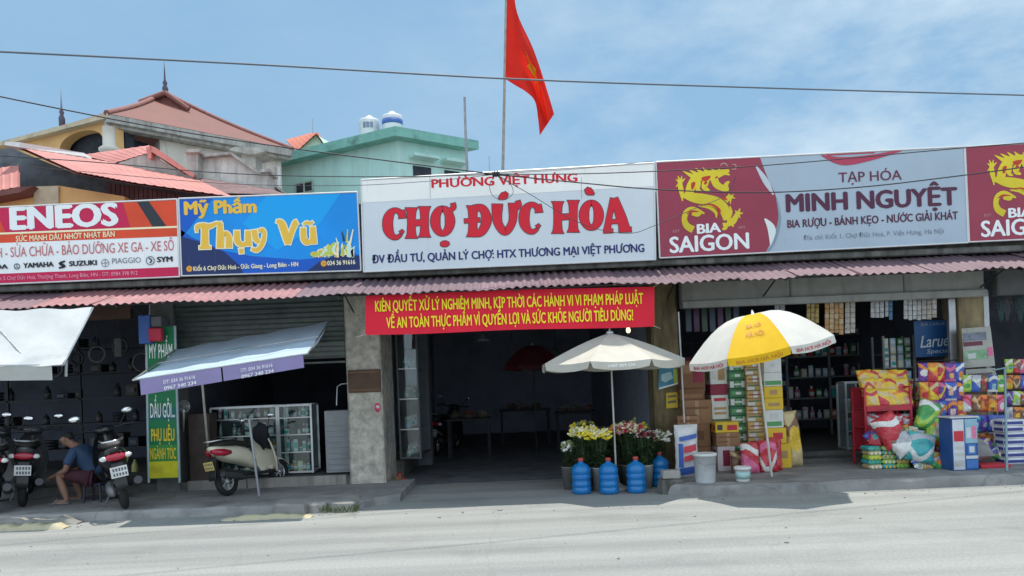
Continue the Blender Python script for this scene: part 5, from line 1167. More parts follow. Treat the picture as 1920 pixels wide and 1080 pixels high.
q = PZ(236, 954, .10); scooter('black motorbike with tilted white plate, right of the crouching man', blk, (q.x + .62 * math.cos(R(122)), q.y + .62 * math.sin(R(122)), .10), R(122), lean=R(-9), tail='wide', group='motorbikes parked at the repair shop', name='parked_motorbike', mirror_pale=True)
q = PZ(-22, 962, .10); scooter('dark motorbike cut off by the left edge of the photo', dkred, (q.x + .62 * math.cos(R(121)), q.y + .62 * math.sin(R(121)), .10), R(121), lean=R(6), tail='wide', group='motorbikes parked at the repair shop', name='parked_motorbike', slim=.9)

# ---- the crouching man on a low stool (built facing -x, the way he looks)
st = PZ(182, 940, .10); sx_, sy_ = st.x, st.y
stool = thing('low_stool', 'low dark plastic stool under the crouching man', 'stool', (sx_, sy_, .10))
mb = MB(); mb.box(sx_ - .13, sx_ + .13, sy_ - .13, sy_ + .13, .33, .36, b=.012); mb.build('seat', M('dark_stool', (.03, .035, .06), .5), stool)
for a_ in (-1, 1):
    for b2 in (-1, 1): mb = MB(); mb.tube([(sx_ + a_ * .1, sy_ + b2 * .1, .335), (sx_ + a_ * .12, sy_ + b2 * .12, .10)], .016, 6); mb.build('leg', MATS['dark_stool'], stool)
skin = M('skin', (.26, .145, .10), .6, var=.08, scale=9)
def skinned(name, verts, edges, mats, parent, loc, sub=2, root_i=0):
    me = bpy.data.meshes.new(name); me.from_pydata([v[:3] for v in verts], edges, []); o = bpy.data.objects.new(name, me); COL.objects.link(o); o.parent = parent; ORG[o.name] = Vector()
    m1 = o.modifiers.new('skin', 'SKIN'); m1.use_smooth_shade = True
    for i, v in enumerate(verts):
        r_ = v[3] if isinstance(v[3], tuple) else (v[3], v[3]); me.skin_vertices[0].data[i].radius = r_; me.skin_vertices[0].data[i].use_root = (i == root_i)
    m2 = o.modifiers.new('subdivision', 'SUBSURF'); m2.levels = sub; m2.render_levels = sub
    me.materials.append(mats); return o
man = thing('person', 'man in blue shirt crouching on a low stool between two motorbikes', 'person', (sx_, sy_, .10), local=True)
V, E = [], []
def chain(pts, start=None):
    prev = start
    for p_ in pts:
        V.append(p_); i = len(V) - 1
        if prev is not None: E.append((prev, i))
        prev = i
    return prev
pel = chain([(0, 0, .32, .115)])
sp = chain([(-.03, 0, .42, .115), (-.10, 0, .55, .12), (-.19, 0, .68, (.12, .15)), (-.25, 0, .755, .085), (-.30, 0, .79, .052)], pel); chest = len(V) - 3
hd = chain([(-.345, 0, .82, .062), (-.375, 0, .845, .088), (-.395, 0, .885, .085), (-.39, 0, .92, .06)], sp)
for s_ in (-1, 1):
    el = chain([(-.20, s_ * .17, .70, .058), (-.24, s_ * .235, .58, .046), (-.27, s_ * .24, .47, .040), (-.37, s_ * .20, .43, .036), (-.47, s_ * .13, .40, .026), (-.51, s_ * .11, .385, .027), (-.545, s_ * .10, .37, .024)], chest)
    for k in range(4): chain([(-.57, s_ * (.075 + k * .017), .365, .0095), (-.595, s_ * (.073 + k * .017), .345, .009), (-.60, s_ * (.073 + k * .016), .322, .008)], el)
    chain([(-.53, s_ * .068, .365, .010), (-.55, s_ * .05, .345, .009)], el - 1)
    kn = chain([(-.06, s_ * .10, .33, .09), (-.24, s_ * .14, .38, .078), (-.40, s_ * .16, .42, .06), (-.405, s_ * .16, .34, .055), (-.36, s_ * .16, .20, .052), (-.32, s_ * .16, .075, .036)], pel)
    chain([(-.33, s_ * .16, .035, .036), (-.42, s_ * .165, .03, .034), (-.50, s_ * .17, .022, .026)], kn)
body = skinned('body', V, E, skin, man, None)
V, E = [], []
pel = chain([(.015, 0, .34, .13)]); sp = chain([(-.02, 0, .43, .135), (-.09, 0, .55, .14), (-.18, 0, .68, (.14, .165)), (-.235, 0, .745, .10)], pel)
for s_ in (-1, 1): chain([(-.195, s_ * .17, .70, .072), (-.235, s_ * .235, .585, .064), (-.255, s_ * .24, .53, .06)], len(V) - 2 if s_ == -1 else 3)
skinned('shirt', V, E, M('blue_shirt', (.03, .062, .125), .8, var=.15, bump=.3, bscale=18), man, None)
V, E = [], []
pel = chain([(0.01, 0, .315, .125)])
for s_ in (-1, 1): chain([(-.06, s_ * .10, .335, .105), (-.24, s_ * .14, .385, .095), (-.36, s_ * .155, .41, .085)], pel)
skinned('shorts', V, E, M('dark_red_shorts', (.05, .012, .02), .8, var=.2), man, None)
V, E = [], []
chain([(-.318, 0, .86, .046), (-.33, 0, .89, .062), (-.362, 0, .915, .073), (-.40, 0, .942, .052)]); skinned('hair', V, E, M('black_hair', (.012, .011, .011), .7), man, None)
mb = MB(); mb.ball((-.47, 0, .868), (.022, .014, .018), 0, 8, 6)
for s_ in (-1, 1): mb.ball((-.375, s_ * .088, .875), (.02, .01, .028), 0, 8, 6)
mb.build('nose_and_ears', skin, man)
mb = MB()
for s_ in (-1, 1): mb.ball((-.462, s_ * .032, .892), (.012, .014, .006), 0, 8, 6)
mb.ball((-.455, 0, .838), (.012, .025, .006), 1, 8, 6); mb.build('eyes_and_mouth', [black, M('lips', (.25, .1, .09), .6)], man)
for s_ in (-1, 1):
    mb = MB(); mb.loft([(-.56, s_ * .17, .012, .03, .012), (-.5, s_ * .17, .014, .048, .014), (-.4, s_ * .165, .014, .042, .014), (-.29, s_ * .16, .016, .036, .016)], 12); mb.tube([(-.46, s_ * .17 - .045, .018), (-.45, s_ * .17, .075), (-.46, s_ * .17 + .045, .018)], .012, 6); mb.build('sandal', M('grey_sandal', (.2, .19, .19), .7), man)

# ------------------------------------------------------------------ the entrance: umbrella, flowers, water bottles
def umbrella(lab, apex, rim, r, n, gore_mats, mats, val_h, pole_pts, pole_r, pole_mat, phase=0, gap=.0, bulge=.12, tilt=None, name='street_umbrella'):
    """apex and rim: heights above the pole foot's frame given by tilt (a matrix placing the canopy axis)"""
    foot = Vector(pole_pts[-1]); root = thing(name, lab, 'umbrella', tuple(foot))
    T = tilt; H = apex - rim; mb = MB(); vb = MB()
    for k in range(n):
        g = []; a0, a1 = 2 * math.pi * k / n + phase, 2 * math.pi * (k + 1) / n + phase
        for i in range(9):
            t = i / 8; row = []
            for j in range(7):
                u = j / 6; c0 = Vector((math.cos(a0), math.sin(a0), 0)); c1 = Vector((math.cos(a1), math.sin(a1), 0)); d = c0.lerp(c1, u)
                z = rim + H * (1 - t) + bulge * math.sin(math.pi * t ** .9) - .035 * math.sin(math.pi * u) * t * (1 - .3 * t)
                row.append((d.x * r * t * (1 - .02 * math.sin(math.pi * u) * t), d.y * r * t * (1 - .02 * math.sin(math.pi * u) * t), z))
            g.append(row)
        mb.grid(g, gore_mats[k], True, T)
        rimrow = g[-1]; vg = []
        for i in range(4):
            t = i / 3; row = []
            for j in range(7):
                x, y, z = rimrow[j]; u = j / 6; e = gap * t * (u - .5) * -2
                dx = (rimrow[6][0] - rimrow[0][0]) * e * .5; dy = (rimrow[6][1] - rimrow[0][1]) * e * .5
                row.append((x * (1 + .012 * t) + dx, y * (1 + .012 * t) + dy, z - val_h * t * (1 - .12 * abs(2 * u - 1) ** 3)))
            vg.append(row)
        vb.grid(vg, gore_mats[k], True, T)
    cn = mb.build('canopy', mats, root); vl_ = vb.build('valance', mats, root)
    m_ = MB(); m_.tube(pole_pts, pole_r, 8); m_.build('pole', pole_mat, root)
    for k in range(n):
        a_ = 2 * math.pi * k / n + phase; m_ = MB(); pts = []
        for i in range(5): t = i / 4; pts.append((math.cos(a_) * r * t, math.sin(a_) * r * t, rim + H * (1 - t) + bulge * math.sin(math.pi * t ** .9) - .012))
        m_.tube(pts, .006, 4, 0, T); m_.tube([(math.cos(a_) * r * .5, math.sin(a_) * r * .5, rim + H * .5 + bulge * .95 - .02), (0, 0, rim + H * .25)], .005, 4, 0, T); m_.build('rib', steel, root)
    m_ = MB(); m_.lathe([(.05, apex - .01), (.05, apex + .012), (.02, apex + .025), (.012, apex + .06), (.004, apex + .075)], 10, 0, T); m_.build('finial', white_p, root)
    return root, vl_, cn
# grey one over the flowers
uc = P(1146, 690, 10.05); foot = PZ(1150, 893, .0); foot = Vector((uc.x, 10.05, 0))
u_z1, u_z0 = P(1146, 624, 10.05).z, P(1146, 674, 10.05).z - .03
gm_ = [translucent('grey_umbrella_cloth', lin('#c2beb2'), .10)]
ug, ugv, _ = umbrella('large pale grey umbrella shading the flower stall', u_z1, u_z0, .99, 8, [0] * 8, gm_, .10, [(uc.x, 10.05, u_z1), (uc.x + .005, 10.05, 1.0), (uc.x + .01, 10.05, 0)], .014, M('grey_umbrella_pole', (.45, .44, .43), .45, metal=.4), phase=R(22.5), gap=.10, bulge=.03, tilt=Matrix.Translation((uc.x, 10.05, 0)))
yv = 10.05 - .99 * math.cos(R(22.5)) * 1.0 - .022
mb = MB(); text3(mb, '0987 889 234', (uc.x - .16, yv - .004, u_z0 - .088), (uc.x + .17, yv - .004, u_z0 - .080), .034, 0, .02); mb.build('lettering', M('white_print', (.8, .8, .8), .5), ugv)
mb = MB(); e0 = Vector((uc.x + .01, 10.05, 0)); mb.lathe([(.16, 0), (.17, .03), (.1, .06), (.04, .1), (.03, .2)], 16, 0, Matrix.Translation(e0)); mb.build('base', concrete, ug)

bot_m = bpy.data.materials.new('blue_bottle_plastic'); bot_m.use_nodes = True
_b = bot_m.node_tree.nodes['Principled BSDF']; _b.inputs['Base Color'].default_value = (.015, .22, .58, 1); _b.inputs['Roughness'].default_value = .18; _b.inputs['Transmission Weight'].default_value = .25; _b.inputs['IOR'].default_value = 1.3; _b.inputs['Coat Weight'].default_value = .5
prof = [(.115, 0), (.134, .012), (.137, .04), (.137, .085), (.129, .095), (.137, .105), (.137, .15), (.128, .165), (.128, .20), (.137, .215), (.137, .26), (.129, .27), (.137, .28), (.137, .335), (.125, .37), (.09, .405), (.045, .43), (.034, .44), (.034, .468)]
wb = None
for k, (px, py, lab) in enumerate(((1091, 925, 'blue water bottle at the left end of the row before the flowers'), (1142.5, 925, 'blue water bottle in the middle of the row, straight below the umbrella pole'), (1194, 923, 'blue water bottle beside the white bucket right of the umbrella pole'), (1248, 918, 'blue water bottle half hidden behind the grey concrete block at right'))):
    q = PZ(px, py, 0)
    if k == 3: q = Vector((q.x, 10.25, .0)); 
    if wb is None:
        wb = thing('water_bottle', lab, 'water bottle', tuple(q), 'blue water bottles in front of the flowers', local=True)
        m_ = MB(); m_.lathe([(r_ * .93, z_ * .95) for r_, z_ in prof], 24); m_.build('bottle_body', bot_m, wb)
        m_ = MB(); m_.lathe([(.034, .428), (.036, .43), (.036, .466), (.031, .472)], 14); m_.build('cap', M('red_cap', (.42, .06, .06), .5), wb)
        m_ = MB(); m_.lathe([(.1279, .207), (.1284, .211), (.1284, .241), (.1279, .245)], 24); m_.build('label_band', M('bottle_band', (.02, .18, .5), .4), wb)
    else:
        c_ = copy_tree(wb, q, k * 1.3, lab)
# flower buckets
leafm = M('stem_green', (.045, .085, .03), .6, var=.35, scale=15)
fl_cols = {'yellow': M('petal_yellow', (.86, .70, .06), .6, var=.15), 'cream': M('petal_cream', (.78, .74, .48), .6, var=.1), 'red': M('petal_red', (.42, .035, .05), .6, var=.2), 'pink': M('petal_pink', (.62, .22, .26), .6, var=.2), 'white': M('petal_white', (.8, .8, .74), .6, var=.05), 'dull green': M('petal_green', (.22, .26, .10), .7, var=.3), 'orange': M('petal_orange', (.7, .32, .06), .6, var=.2)}
def bucket_of(lab, px, base_y, Y, top_py, spread, cols, style, bcol, n=26, seed=0, bh=.30, br=.12):
    rnd = random.Random(seed); q = P(px, base_y, Y); x, z = q.x, 0.0
    t_ = thing('flower_bucket', lab, 'flowers', (x, Y, z), 'buckets of cut flowers at the stall')
    mb = MB(); Tm = Matrix.Translation((x, Y, z)); mb.lathe([(br * .78, 0), (br, bh), (br * 1.06, bh + .005), (br * 1.06, bh + .02), (br * .94, bh + .018), (br * .75, .02)], 18, 0, Tm); mb.build('bucket', bcol, t_)
    zt = P(px, top_py, Y).z; lv, fw = MB(), [MB() for _ in cols]
    for k in range(n):
        a_ = rnd.uniform(0, 6.28); rr = math.sqrt(rnd.random()) * spread; hx, hy = x + rr * math.cos(a_), Y + rr * math.sin(a_) * .8; hz = zt - rr * .3 + rnd.uniform(-.06, .03)
        b0 = Vector((x + .3 * br * math.cos(a_), Y + .3 * br * math.sin(a_), bh * .8)); h_ = Vector((hx, hy, hz))
        lv.tube([b0, b0.lerp(h_, .6) + Vector((0, 0, .03)), h_], .0045, 4, 0, cap=False)
        for m_ in range(10):
            t = rnd.uniform(.2, .98); c = b0.lerp(h_, t); b2 = rnd.uniform(0, 6.28); d = Vector((math.cos(b2), math.sin(b2), rnd.uniform(-.2, .7))).normalized(); L_ = rnd.uniform(.06, .12); sd = d.cross(UPZ).normalized() * L_ * .2
            lv.add([c, c + d * L_ * .5 + sd, c + d * L_ - UPZ * .012, c + d * L_ * .5 - sd], [(0, 1, 2, 3)])
        f = fw[k % len(cols)]
        if style == 'lily':   # long closed and half open trumpets
            for m_ in range(3):
                b2 = rnd.uniform(0, 6.28); d = Vector((math.cos(b2) * .8, math.sin(b2) * .8 - .2, rnd.uniform(.1, .9))).normalized(); f.tube([h_, h_ + d * .035, h_ + d * .075, h_ + d * .095], [.006, .014, .018, .004], 6)
        elif style == 'ball':
            for m_ in range(3): f.ball(h_ + Vector((rnd.uniform(-.03, .03), rnd.uniform(-.03, .03), rnd.uniform(-.02, .03))), rnd.uniform(.016, .028), 0, 7, 5, jit=.25)
        else:
            for m_ in range(6):
                b2 = m_ * 1.05; d = Vector((math.cos(b2), math.sin(b2), .5)).normalized(); s_ = d.cross(UPZ).normalized() * .016; f.add([h_, h_ + d * .03 + s_, h_ + d * .05, h_ + d * .03 - s_], [(0, 1, 2, 3)])
            f.ball(h_, .012, 0, 6, 4)
    lv.build('foliage', leafm, t_)
    for f, c in zip(fw, cols): f.build('blossom', fl_cols[c], t_, label='%s blossoms' % c)
wbk, gbk, dbk = M('white_bucket', (.34, .35, .34), .45, dirt=.3), M('grey_bucket', (.14, .14, .13), .5, dirt=.3), M('dark_bucket', (.05, .05, .05), .5)
bucket_of('yellow lilies in a bucket at the left front of the flower stall', 1098, 905, 10.12, 806, .16, ['yellow', 'cream'], 'lily', gbk, 52, 1)
bucket_of('pale yellow lilies in the white bucket between two blue bottles', 1124, 905, 10.05, 812, .14, ['yellow', 'yellow', 'cream'], 'lily', wbk, 52, 2, br=.10)
bucket_of('orange and yellow flowers beside the umbrella pole', 1160, 905, 10.35, 800, .15, ['yellow', 'orange', 'dull green'], 'ball', dbk, 40, 3)
bucket_of('red and pink flowers right of the umbrella pole', 1182, 905, 10.22, 800, .16, ['red', 'pink', 'cream'], 'lily', gbk, 52, 4)
bucket_of('pink flowers with pale buds in the white bucket by the third bottle', 1212, 905, 10.12, 808, .14, ['pink', 'red', 'white'], 'open', wbk, 50, 5, br=.1)
bucket_of('white tall lilies at the right end of the flower stall', 1232, 905, 10.36, 815, .17, ['white', 'white', 'dull green'], 'lily', dbk, 26, 6)
bucket_of('dull green daisies behind the yellow lilies', 1098, 900, 10.6, 793, .2, ['dull green', 'yellow'], 'ball', dbk, 30, 7)
bucket_of('dusty pink bunch at the back of the stall', 1140, 900, 10.65, 800, .2, ['pink', 'dull green'], 'open', dbk, 26, 8)
bucket_of('yellow green chrysanthemums at the back right of the stall', 1190, 900, 10.65, 792, .2, ['yellow', 'dull green'], 'ball', dbk, 30, 9)
bucket_of('withered grey green bunch at the left edge of the stall', 1070, 905, 10.3, 832, .12, ['dull green', 'white'], 'ball', gbk, 20, 10)
mb = MB(); q = P(1146, 880, 10.45); mb.box(P(1062, 880, 10.45).x, P(1236, 880, 10.45).x, 10.46, 10.52, 0, .26, b=.01); mb.box(P(1062, 880, 10.45).x, P(1236, 880, 10.45).x, 10.46, 10.85, .262, .28, b=.006); mb.build('flower_bench', M('brown_bench', (.12, .07, .045), .7, var=.3), label='low brown bench behind the flower buckets', cat='bench')
mb = MB(); e0 = P(1124, 880, 9.98)
# lamp bulb under the banner, inner umbrella and things in the dark aisle
lp = thing('hanging_bulb', 'single pale bulb hanging below the right end of the banner', 'lamp', tuple(P(1178, 626, 11.2)))
q = P(1178, 619, 11.2); mb = MB(); mb.lathe([(.01, -.045), (.03, -.03), (.036, 0), (.026, .03), (.014, .05)], 12, 0, Matrix.Translation(q)); mb.build('bulb', M('bulb_glow', lin('#fff0c8'), .3, emit=1.1), lp)
mb = MB(); mb.tube([q + UPZ * .05, q + UPZ * .09], .015, 8); mb.tube([q + UPZ * .09, q + UPZ * 1.3], .004, 5); mb.build('flex', black, lp)
q = P(1000, 690, 15.5); zt_, zr_ = P(1000, 648, 15.5).z, P(1000, 684, 15.5).z
umr, umv, _ = umbrella('dark red umbrella standing inside the dark market aisle', zt_, zr_, .62, 8, [0, 1] * 4, [M('red_umbrella', (.16, .02, .03), .7), M('red_umbrella_dark', (.10, .015, .025), .7)], .09, [(q.x, 15.5, zt_), (q.x, 15.5, .006)], .016, black, phase=.3, tilt=Matrix.Translation((q.x, 15.5, 0)))
stall_m = M('stall_wood', (.05, .052, .06), .8, var=.3)
for k, (px, Y_, w, h, lab) in enumerate(((880, 15.2, .9, .8, 'wooden market stall deep in the aisle on the left'), (985, 17.5, 1.2, .85, 'wooden market stall at the far middle of the aisle'), (1080, 16.2, .9, .8, 'wooden market stall under the inner red umbrella side'))):
    q = P(px, 800, Y_); t_ = thing('market_stall', lab, 'stall', (q.x, Y_, .006), 'market stalls in the dark aisle')
    m_ = MB(); m_.box(q.x - w / 2, q.x + w / 2, Y_ - .3, Y_ + .3, h - .04, h, b=.008); m_.build('counter_top', stall_m, t_)
    for a_ in (-1, 1):
        for b2 in (-1, 1): m_ = MB(); m_.box(q.x + a_ * (w / 2 - .05) - .025, q.x + a_ * (w / 2 - .05) + .025, Y_ + b2 * .25 - .025, Y_ + b2 * .25 + .025, .006, h - .041); m_.build('leg', stall_m, t_)
q = PZ(842, 850, .006); q = Vector((P(835, 800, 16.3).x, 16.3, .006)); scooter('dark scooter parked deep in the shaded market aisle', dkred, tuple(q), R(75), lean=R(6), tail='wide', name='parked_motorbike', slim=.9)
mb = MB(); qa = P(1130, 700, 14.5)
for k in range(2):
    pass

# ------------------------------------------------------------------ right: grocery goods on the pavement
ZP = .13
kraft = M('kraft_carton', (.30, .165, .085), .75, var=.12, scale=5, dirt=.2, dcol=(.15, .08, .05)); kraft2 = M('dark_carton', (.20, .095, .05), .75, var=.12, scale=5); tape = M('carton_tape', (.42, .28, .16), .35)
cm = {'kraft': kraft, 'dark': kraft2, 'yellow': M('carton_yellow', (.72, .48, .03), .5, var=.06), 'white': M('carton_white', (.66, .67, .64), .5, var=.05, dirt=.15, dcol=(.4, .38, .34)), 'green': M('pack_green', (.045, .16, .075), .45, var=.15), 'tan': M('pack_tan', (.42, .27, .12), .5, var=.15), 'maroon': M('carton_maroon', (.24, .02, .05), .5), 'pinkwhite': M('carton_pinkish', (.64, .55, .58), .5), 'blue': M('carton_blue', (.025, .09, .30), .4, var=.1), 'red': M('carton_red', (.55, .03, .05), .45), 'black': M('print_dark', (.05, .05, .05), .5), 'silver': M('can_silver', (.5, .5, .48), .35, metal=.4), 'gold': M('pack_gold', (.5, .34, .1), .45), 'pgreen': M('print_green2', (.1, .32, .12), .5)}
def carton(lab, cx, Y, z, w, h, d, col, prints=(), group=None, name='carton', cat='carton', rz=0, taped=False):
    """prints: (u0, v0, u1, v1, colour) on the front and the left side"""
    ms = [cm[col]] + [tape] + [cm[p_[4]] for p_ in prints]; m_ = MB()
    m_.box(-w / 2, w / 2, 0, d, 0, h, 0, b=.006)
    if taped: m_.box(-w * .06, w * .06, -.0012, -.0002, h * .02, h * .98, 1); m_.box(-w / 2 + .004, w / 2 - .004, -.001, .0, h * .93, h * .96, 1) if False else None
    for i, (u0, v0, u1, v1, c) in enumerate(prints):
        e = .0015 + .0006 * i
        m_.add([(w * (u0 - .5), -e, h * v0), (w * (u1 - .5), -e, h * v0), (w * (u1 - .5), -e, h * v1), (w * (u0 - .5), -e, h * v1)], [(0, 1, 2, 3)], 2 + i)
        m_.add([(-w / 2 - e, d * (1 - u0), h * v0), (-w / 2 - e, d * (1 - u1), h * v0), (-w / 2 - e, d * (1 - u1), h * v1), (-w / 2 - e, d * (1 - u0), h * v1)], [(0, 1, 2, 3)], 2 + i)
    return m_.build(name, ms, label=lab, cat=cat, group=group, loc=(cx, Y, z), rz=rz)
def stack(px, py, Y, z, items, jit=.008, seed=0):
    rnd = random.Random(seed); x = P(px, py, Y).x
    for it in items:
        lab, w, h, col, prints = it[:5]; kw = it[5] if len(it) > 5 else {}
        k = Y / F
        carton(lab, x + kw.pop('dx', 0) * k + rnd.uniform(-jit, jit), Y + rnd.uniform(-jit, jit), z, w * k, h * k - .002, kw.pop('d', .3), col, prints, rz=rnd.uniform(-.03, .03), **kw); z += h * k
    return z
lg = 'cartons stacked in front of the grocery'
PR = {'mark': [(.2, .3, .8, .7, 'dark')], 'line': [(.1, .62, .9, .72, 'dark'), (.1, .3, .5, .4, 'dark')]}
stack(1302, 800, 10.75, ZP, [('brown carton at the foot of the stack behind the white sack', 62, 44, 'kraft', PR['line'], dict(group=lg, taped=True)), ('brown carton second from the ground behind the white sack', 60, 42, 'kraft', PR['mark'], dict(group=lg)), ('large plain brown carton leaning at the top left of the goods', 54, 46, 'kraft', PR['line'], dict(group=lg, dx=6, taped=True)), ('dark brown carton topmost left, under the pink lettered box', 46, 22, 'dark', [(.1, .2, .9, .5, 'kraft')], dict(group=lg)), ('dark maroon lettered box topmost of the left carton stack', 46, 52, 'dark', [(.5, .2, .92, .9, 'maroon'), (.08, .55, .45, .85, 'kraft')], dict(group=lg))], seed=1)
stack(1351, 790, 10.85, ZP, [('brown carton at the foot of the white box stack', 40, 52, 'kraft', PR['mark'], dict(group=lg)), ('green and white pack below the white boxes', 34, 40, 'green', [(.1, .2, .9, .6, 'white')], dict(group=lg)), ('white carton with fine red print, lower of the white boxes', 32, 46, 'white', [(.15, .75, .85, .88, 'red'), (.15, .2, .85, .3, 'tan'), (.15, .4, .85, .5, 'tan')], dict(group=lg)), ('flat maroon box between the two white boxes', 34, 20, 'maroon', [], dict(group=lg)), ('white carton with grey letters, topmost beside the green packs', 32, 50, 'white', [(.45, .15, .85, .9, 'tan'), (.1, .2, .35, .8, 'silver')], dict(group=lg))], seed=2)
stack(1366, 835, 10.55, ZP, [('pinkish white carton on the ground with purple print', 33, 46, 'pinkwhite', [(.3, .2, .7, .85, 'maroon')], dict(group=lg, dx=-4)), ('low brown carton resting on the pinkish white one', 45, 26, 'kraft', PR['line'], dict(group=lg, taped=True)), ('flat bright yellow carton with red print on top of a brown one', 44, 20, 'yellow', [(.5, .2, .92, .7, 'red'), (.08, .25, .3, .75, 'black')], dict(group=lg))], seed=3)
n_g = 12
stack(1386, 790, 10.78, ZP, [('green beer pack, %s from the ground in the green stack' % ORD[k], 33, 16.6, 'green', [(.06, .15, .28, .85, 'silver'), (.38, .15, .6, .85, 'pgreen'), (.7, .15, .94, .85, 'silver'), (.3, .4, .7, .6, 'white')] if k % 2 else [(.1, .3, .9, .7, 'pgreen'), (.35, .35, .65, .65, 'white')], dict(group='green beer packs', name='beer_pack', cat='beer pack')) for k in range(n_g)], jit=.006, seed=4)
stack(1418, 790, 10.7, ZP, [('tan beer pack, %s from the ground in the tan stack' % ORD[k], 33, 14.6, 'tan', [(.04, .1, .3, .9, 'gold'), (.36, .1, .62, .9, 'silver'), (.68, .1, .96, .9, 'gold'), (.1, .4, .9, .55, 'maroon')] if k % 2 else [(.05, .1, .47, .5, 'silver'), (.53, .1, .95, .5, 'gold'), (.1, .6, .9, .75, 'green')], dict(group='tan beer packs', name='beer_pack', cat='beer pack')) for k in range(14)], jit=.008, seed=5)
stack(1452, 790, 10.62, ZP, [('yellow carton on the ground at the right of the beer packs', 34, 46, 'yellow', [(.2, .4, .8, .7, 'tan')], dict(group=lg, dx=12)), ('yellow carton second from the ground in the yellow and white stack', 36, 30, 'yellow', [(.3, .3, .8, .7, 'red')], dict(group=lg, dx=4)), ('white and green carton between the yellow cartons', 35, 34, 'white', [(.1, .1, .9, .35, 'pgreen'), (.3, .5, .7, .8, 'silver')], dict(group=lg)), ('lower yellow carton of the middle pair behind the umbrella pole', 35, 22, 'yellow', [(.2, .3, .8, .6, 'tan')], dict(group=lg)), ('upper yellow carton of the middle pair behind the umbrella pole', 35, 22, 'yellow', [(.3, .3, .7, .7, 'tan')], dict(group=lg)), ('white carton with a green band high in the stack', 34, 26, 'white', [(.05, .1, .95, .4, 'pgreen')], dict(group=lg)), ('white carton topmost under the yellow umbrella rim', 33, 42, 'white', [(.4, .65, .6, .8, 'silver'), (.4, .25, .6, .4, 'silver')], dict(group=lg))], seed=6)
# pillow shapes: sacks and snack bags
def bag_mesh(w, h, t, cols=(0, 1, 2), seed=0, crimp=.05, n=12, m=14):
    """a filled bag: two bulging faces that meet in crimped edges; printed in bands and a badge"""
    rnd = random.Random(seed); mb = MB(); ph = rnd.uniform(0, 6); bu, bv, ru, rv, style = rnd.uniform(.4, .6), rnd.uniform(.3, .55), rnd.uniform(.22, .4), rnd.uniform(.14, .26), seed % 5
    for side in (-1, 1):
        vs, fs, mi = [], [], []
        for j in range(m + 1):
            for i in range(n + 1):
                u, v = i / n, j / m; e = (max(0, 1 - (2 * u - 1) ** 4) * max(0, 1 - (2 * v - 1) ** 4)) ** .55
                y = side * (t / 2) * e * (1 + .13 * math.sin(u * 9 + ph + v * 5) + .09 * math.sin(v * 14 + ph * 2 - u * 4)) + side * .0008
                x = w * (u - .5) * (1 - .06 * math.sin(math.pi * v)); vs.append((x + .004 * math.sin(v * 30 + ph) * (abs(2 * u - 1) > .95), y, h * v))
        for j in range(m):
            for i in range(n):
                u, v = (i + .5) / n, (j + .5) / m; c = cols[0]
                if style == 0 and ((u - bu) / ru) ** 2 + ((v - bv) / rv) ** 2 < 1: c = cols[2]
                elif style == 1 and v + .5 * (u - .5) < .42: c = cols[2]
                elif style == 2 and abs(v - bv + .25 * math.sin(u * 5 + ph)) < .11: c = cols[2]
                elif style == 3 and (abs(u - bu) < .2 and abs(v - bv) < rv): c = cols[2] if (i + j) % 3 else cols[1]
                elif style == 4 and ((u - bu) / ru) ** 2 + ((v - bv) / rv) ** 2 < 1: c = cols[2] if v > bv - .06 else cols[1]
                elif .66 < v - .12 * math.sin(u * 4 + ph) < .86: c = cols[1]
                elif style in (1, 3) and v < .12: c = cols[1]
                a_ = j * (n + 1) + i; f = (a_, a_ + 1, a_ + n + 2, a_ + n + 1); fs.append(f if side == -1 else f[::-1]); mi.append(c)
        o = len(mb.v); mb.v += vs
        for f, c in zip(fs, mi): mb.f.append(tuple(q_ + o for q_ in f)); mb.m.append(c); mb.s.append(True)
    return mb
foil = lambda nm, c, r=.3: M('foil_' + nm, c, r, var=.12, spec=.6, bump=.7, bscale=38, dirt=.3, dcol=tuple(.5 * x + (.3 if sum(c) < .9 else .02) for x in c), dscale=26)
fc = {'red': foil('red', (.55, .03, .05)), 'yellow': foil('yellow', (.78, .52, .04)), 'orange': foil('orange', (.75, .24, .03)), 'purple': foil('purple', (.13, .04, .28)), 'blue': foil('blue', (.03, .1, .45)), 'green': foil('green', (.06, .34, .08)), 'white': foil('white', (.75, .75, .72)), 'pink': foil('pink', (.7, .15, .3)), 'teal': foil('teal', (.05, .4, .42)), 'brown': foil('brown', (.2, .09, .05)), 'lime': foil('lime', (.4, .6, .08)), 'silver': foil('silver', (.45, .47, .5)), 'cream': foil('cream', (.62, .5, .26))}
def bag(lab, px, py, Y, wpx, hpx, t, cols, rz=0, lean=0, roll=0, name='snack_bag', cat='snack bag', group=None, seed=0, z=None):
    """px, py: middle of the bag's bottom edge in the photograph"""
    k = Y / F; q = P(px, py, Y)
    if z is not None: q.z = z
    b_ = bag_mesh(wpx * k, hpx * k, t, seed=seed, **(dict(n=34, m=38) if wpx >= 26 else dict(n=18, m=22))); T = rot(lean, roll, rz); b_.v = [tuple(T @ Vector(v)) for v in b_.v]
    return b_.build(name, [fc[c] for c in cols], label=lab, cat=cat, group=group, loc=tuple(q))
bag('red detergent bag standing left of the yellow umbrella pole', 1408, 893, 10.2, 36, 58, .14, ['red', 'white', 'pink'], .15, R(-4), name='detergent_bag', cat='detergent bag', group='red detergent bags', seed=1, z=ZP)
bag('red detergent bag standing just right of the yellow umbrella pole', 1441, 890, 10.25, 36, 60, .15, ['red', 'pink', 'white'], -.1, R(-4), name='detergent_bag', cat='detergent bag', group='red detergent bags', seed=2, z=ZP)
bag('red detergent bag peeping out behind the other two', 1452, 886, 10.42, 30, 62, .13, ['red', 'red', 'pink'], -.2, R(-3), name='detergent_bag', cat='detergent bag', group='red detergent bags', seed=3, z=ZP)
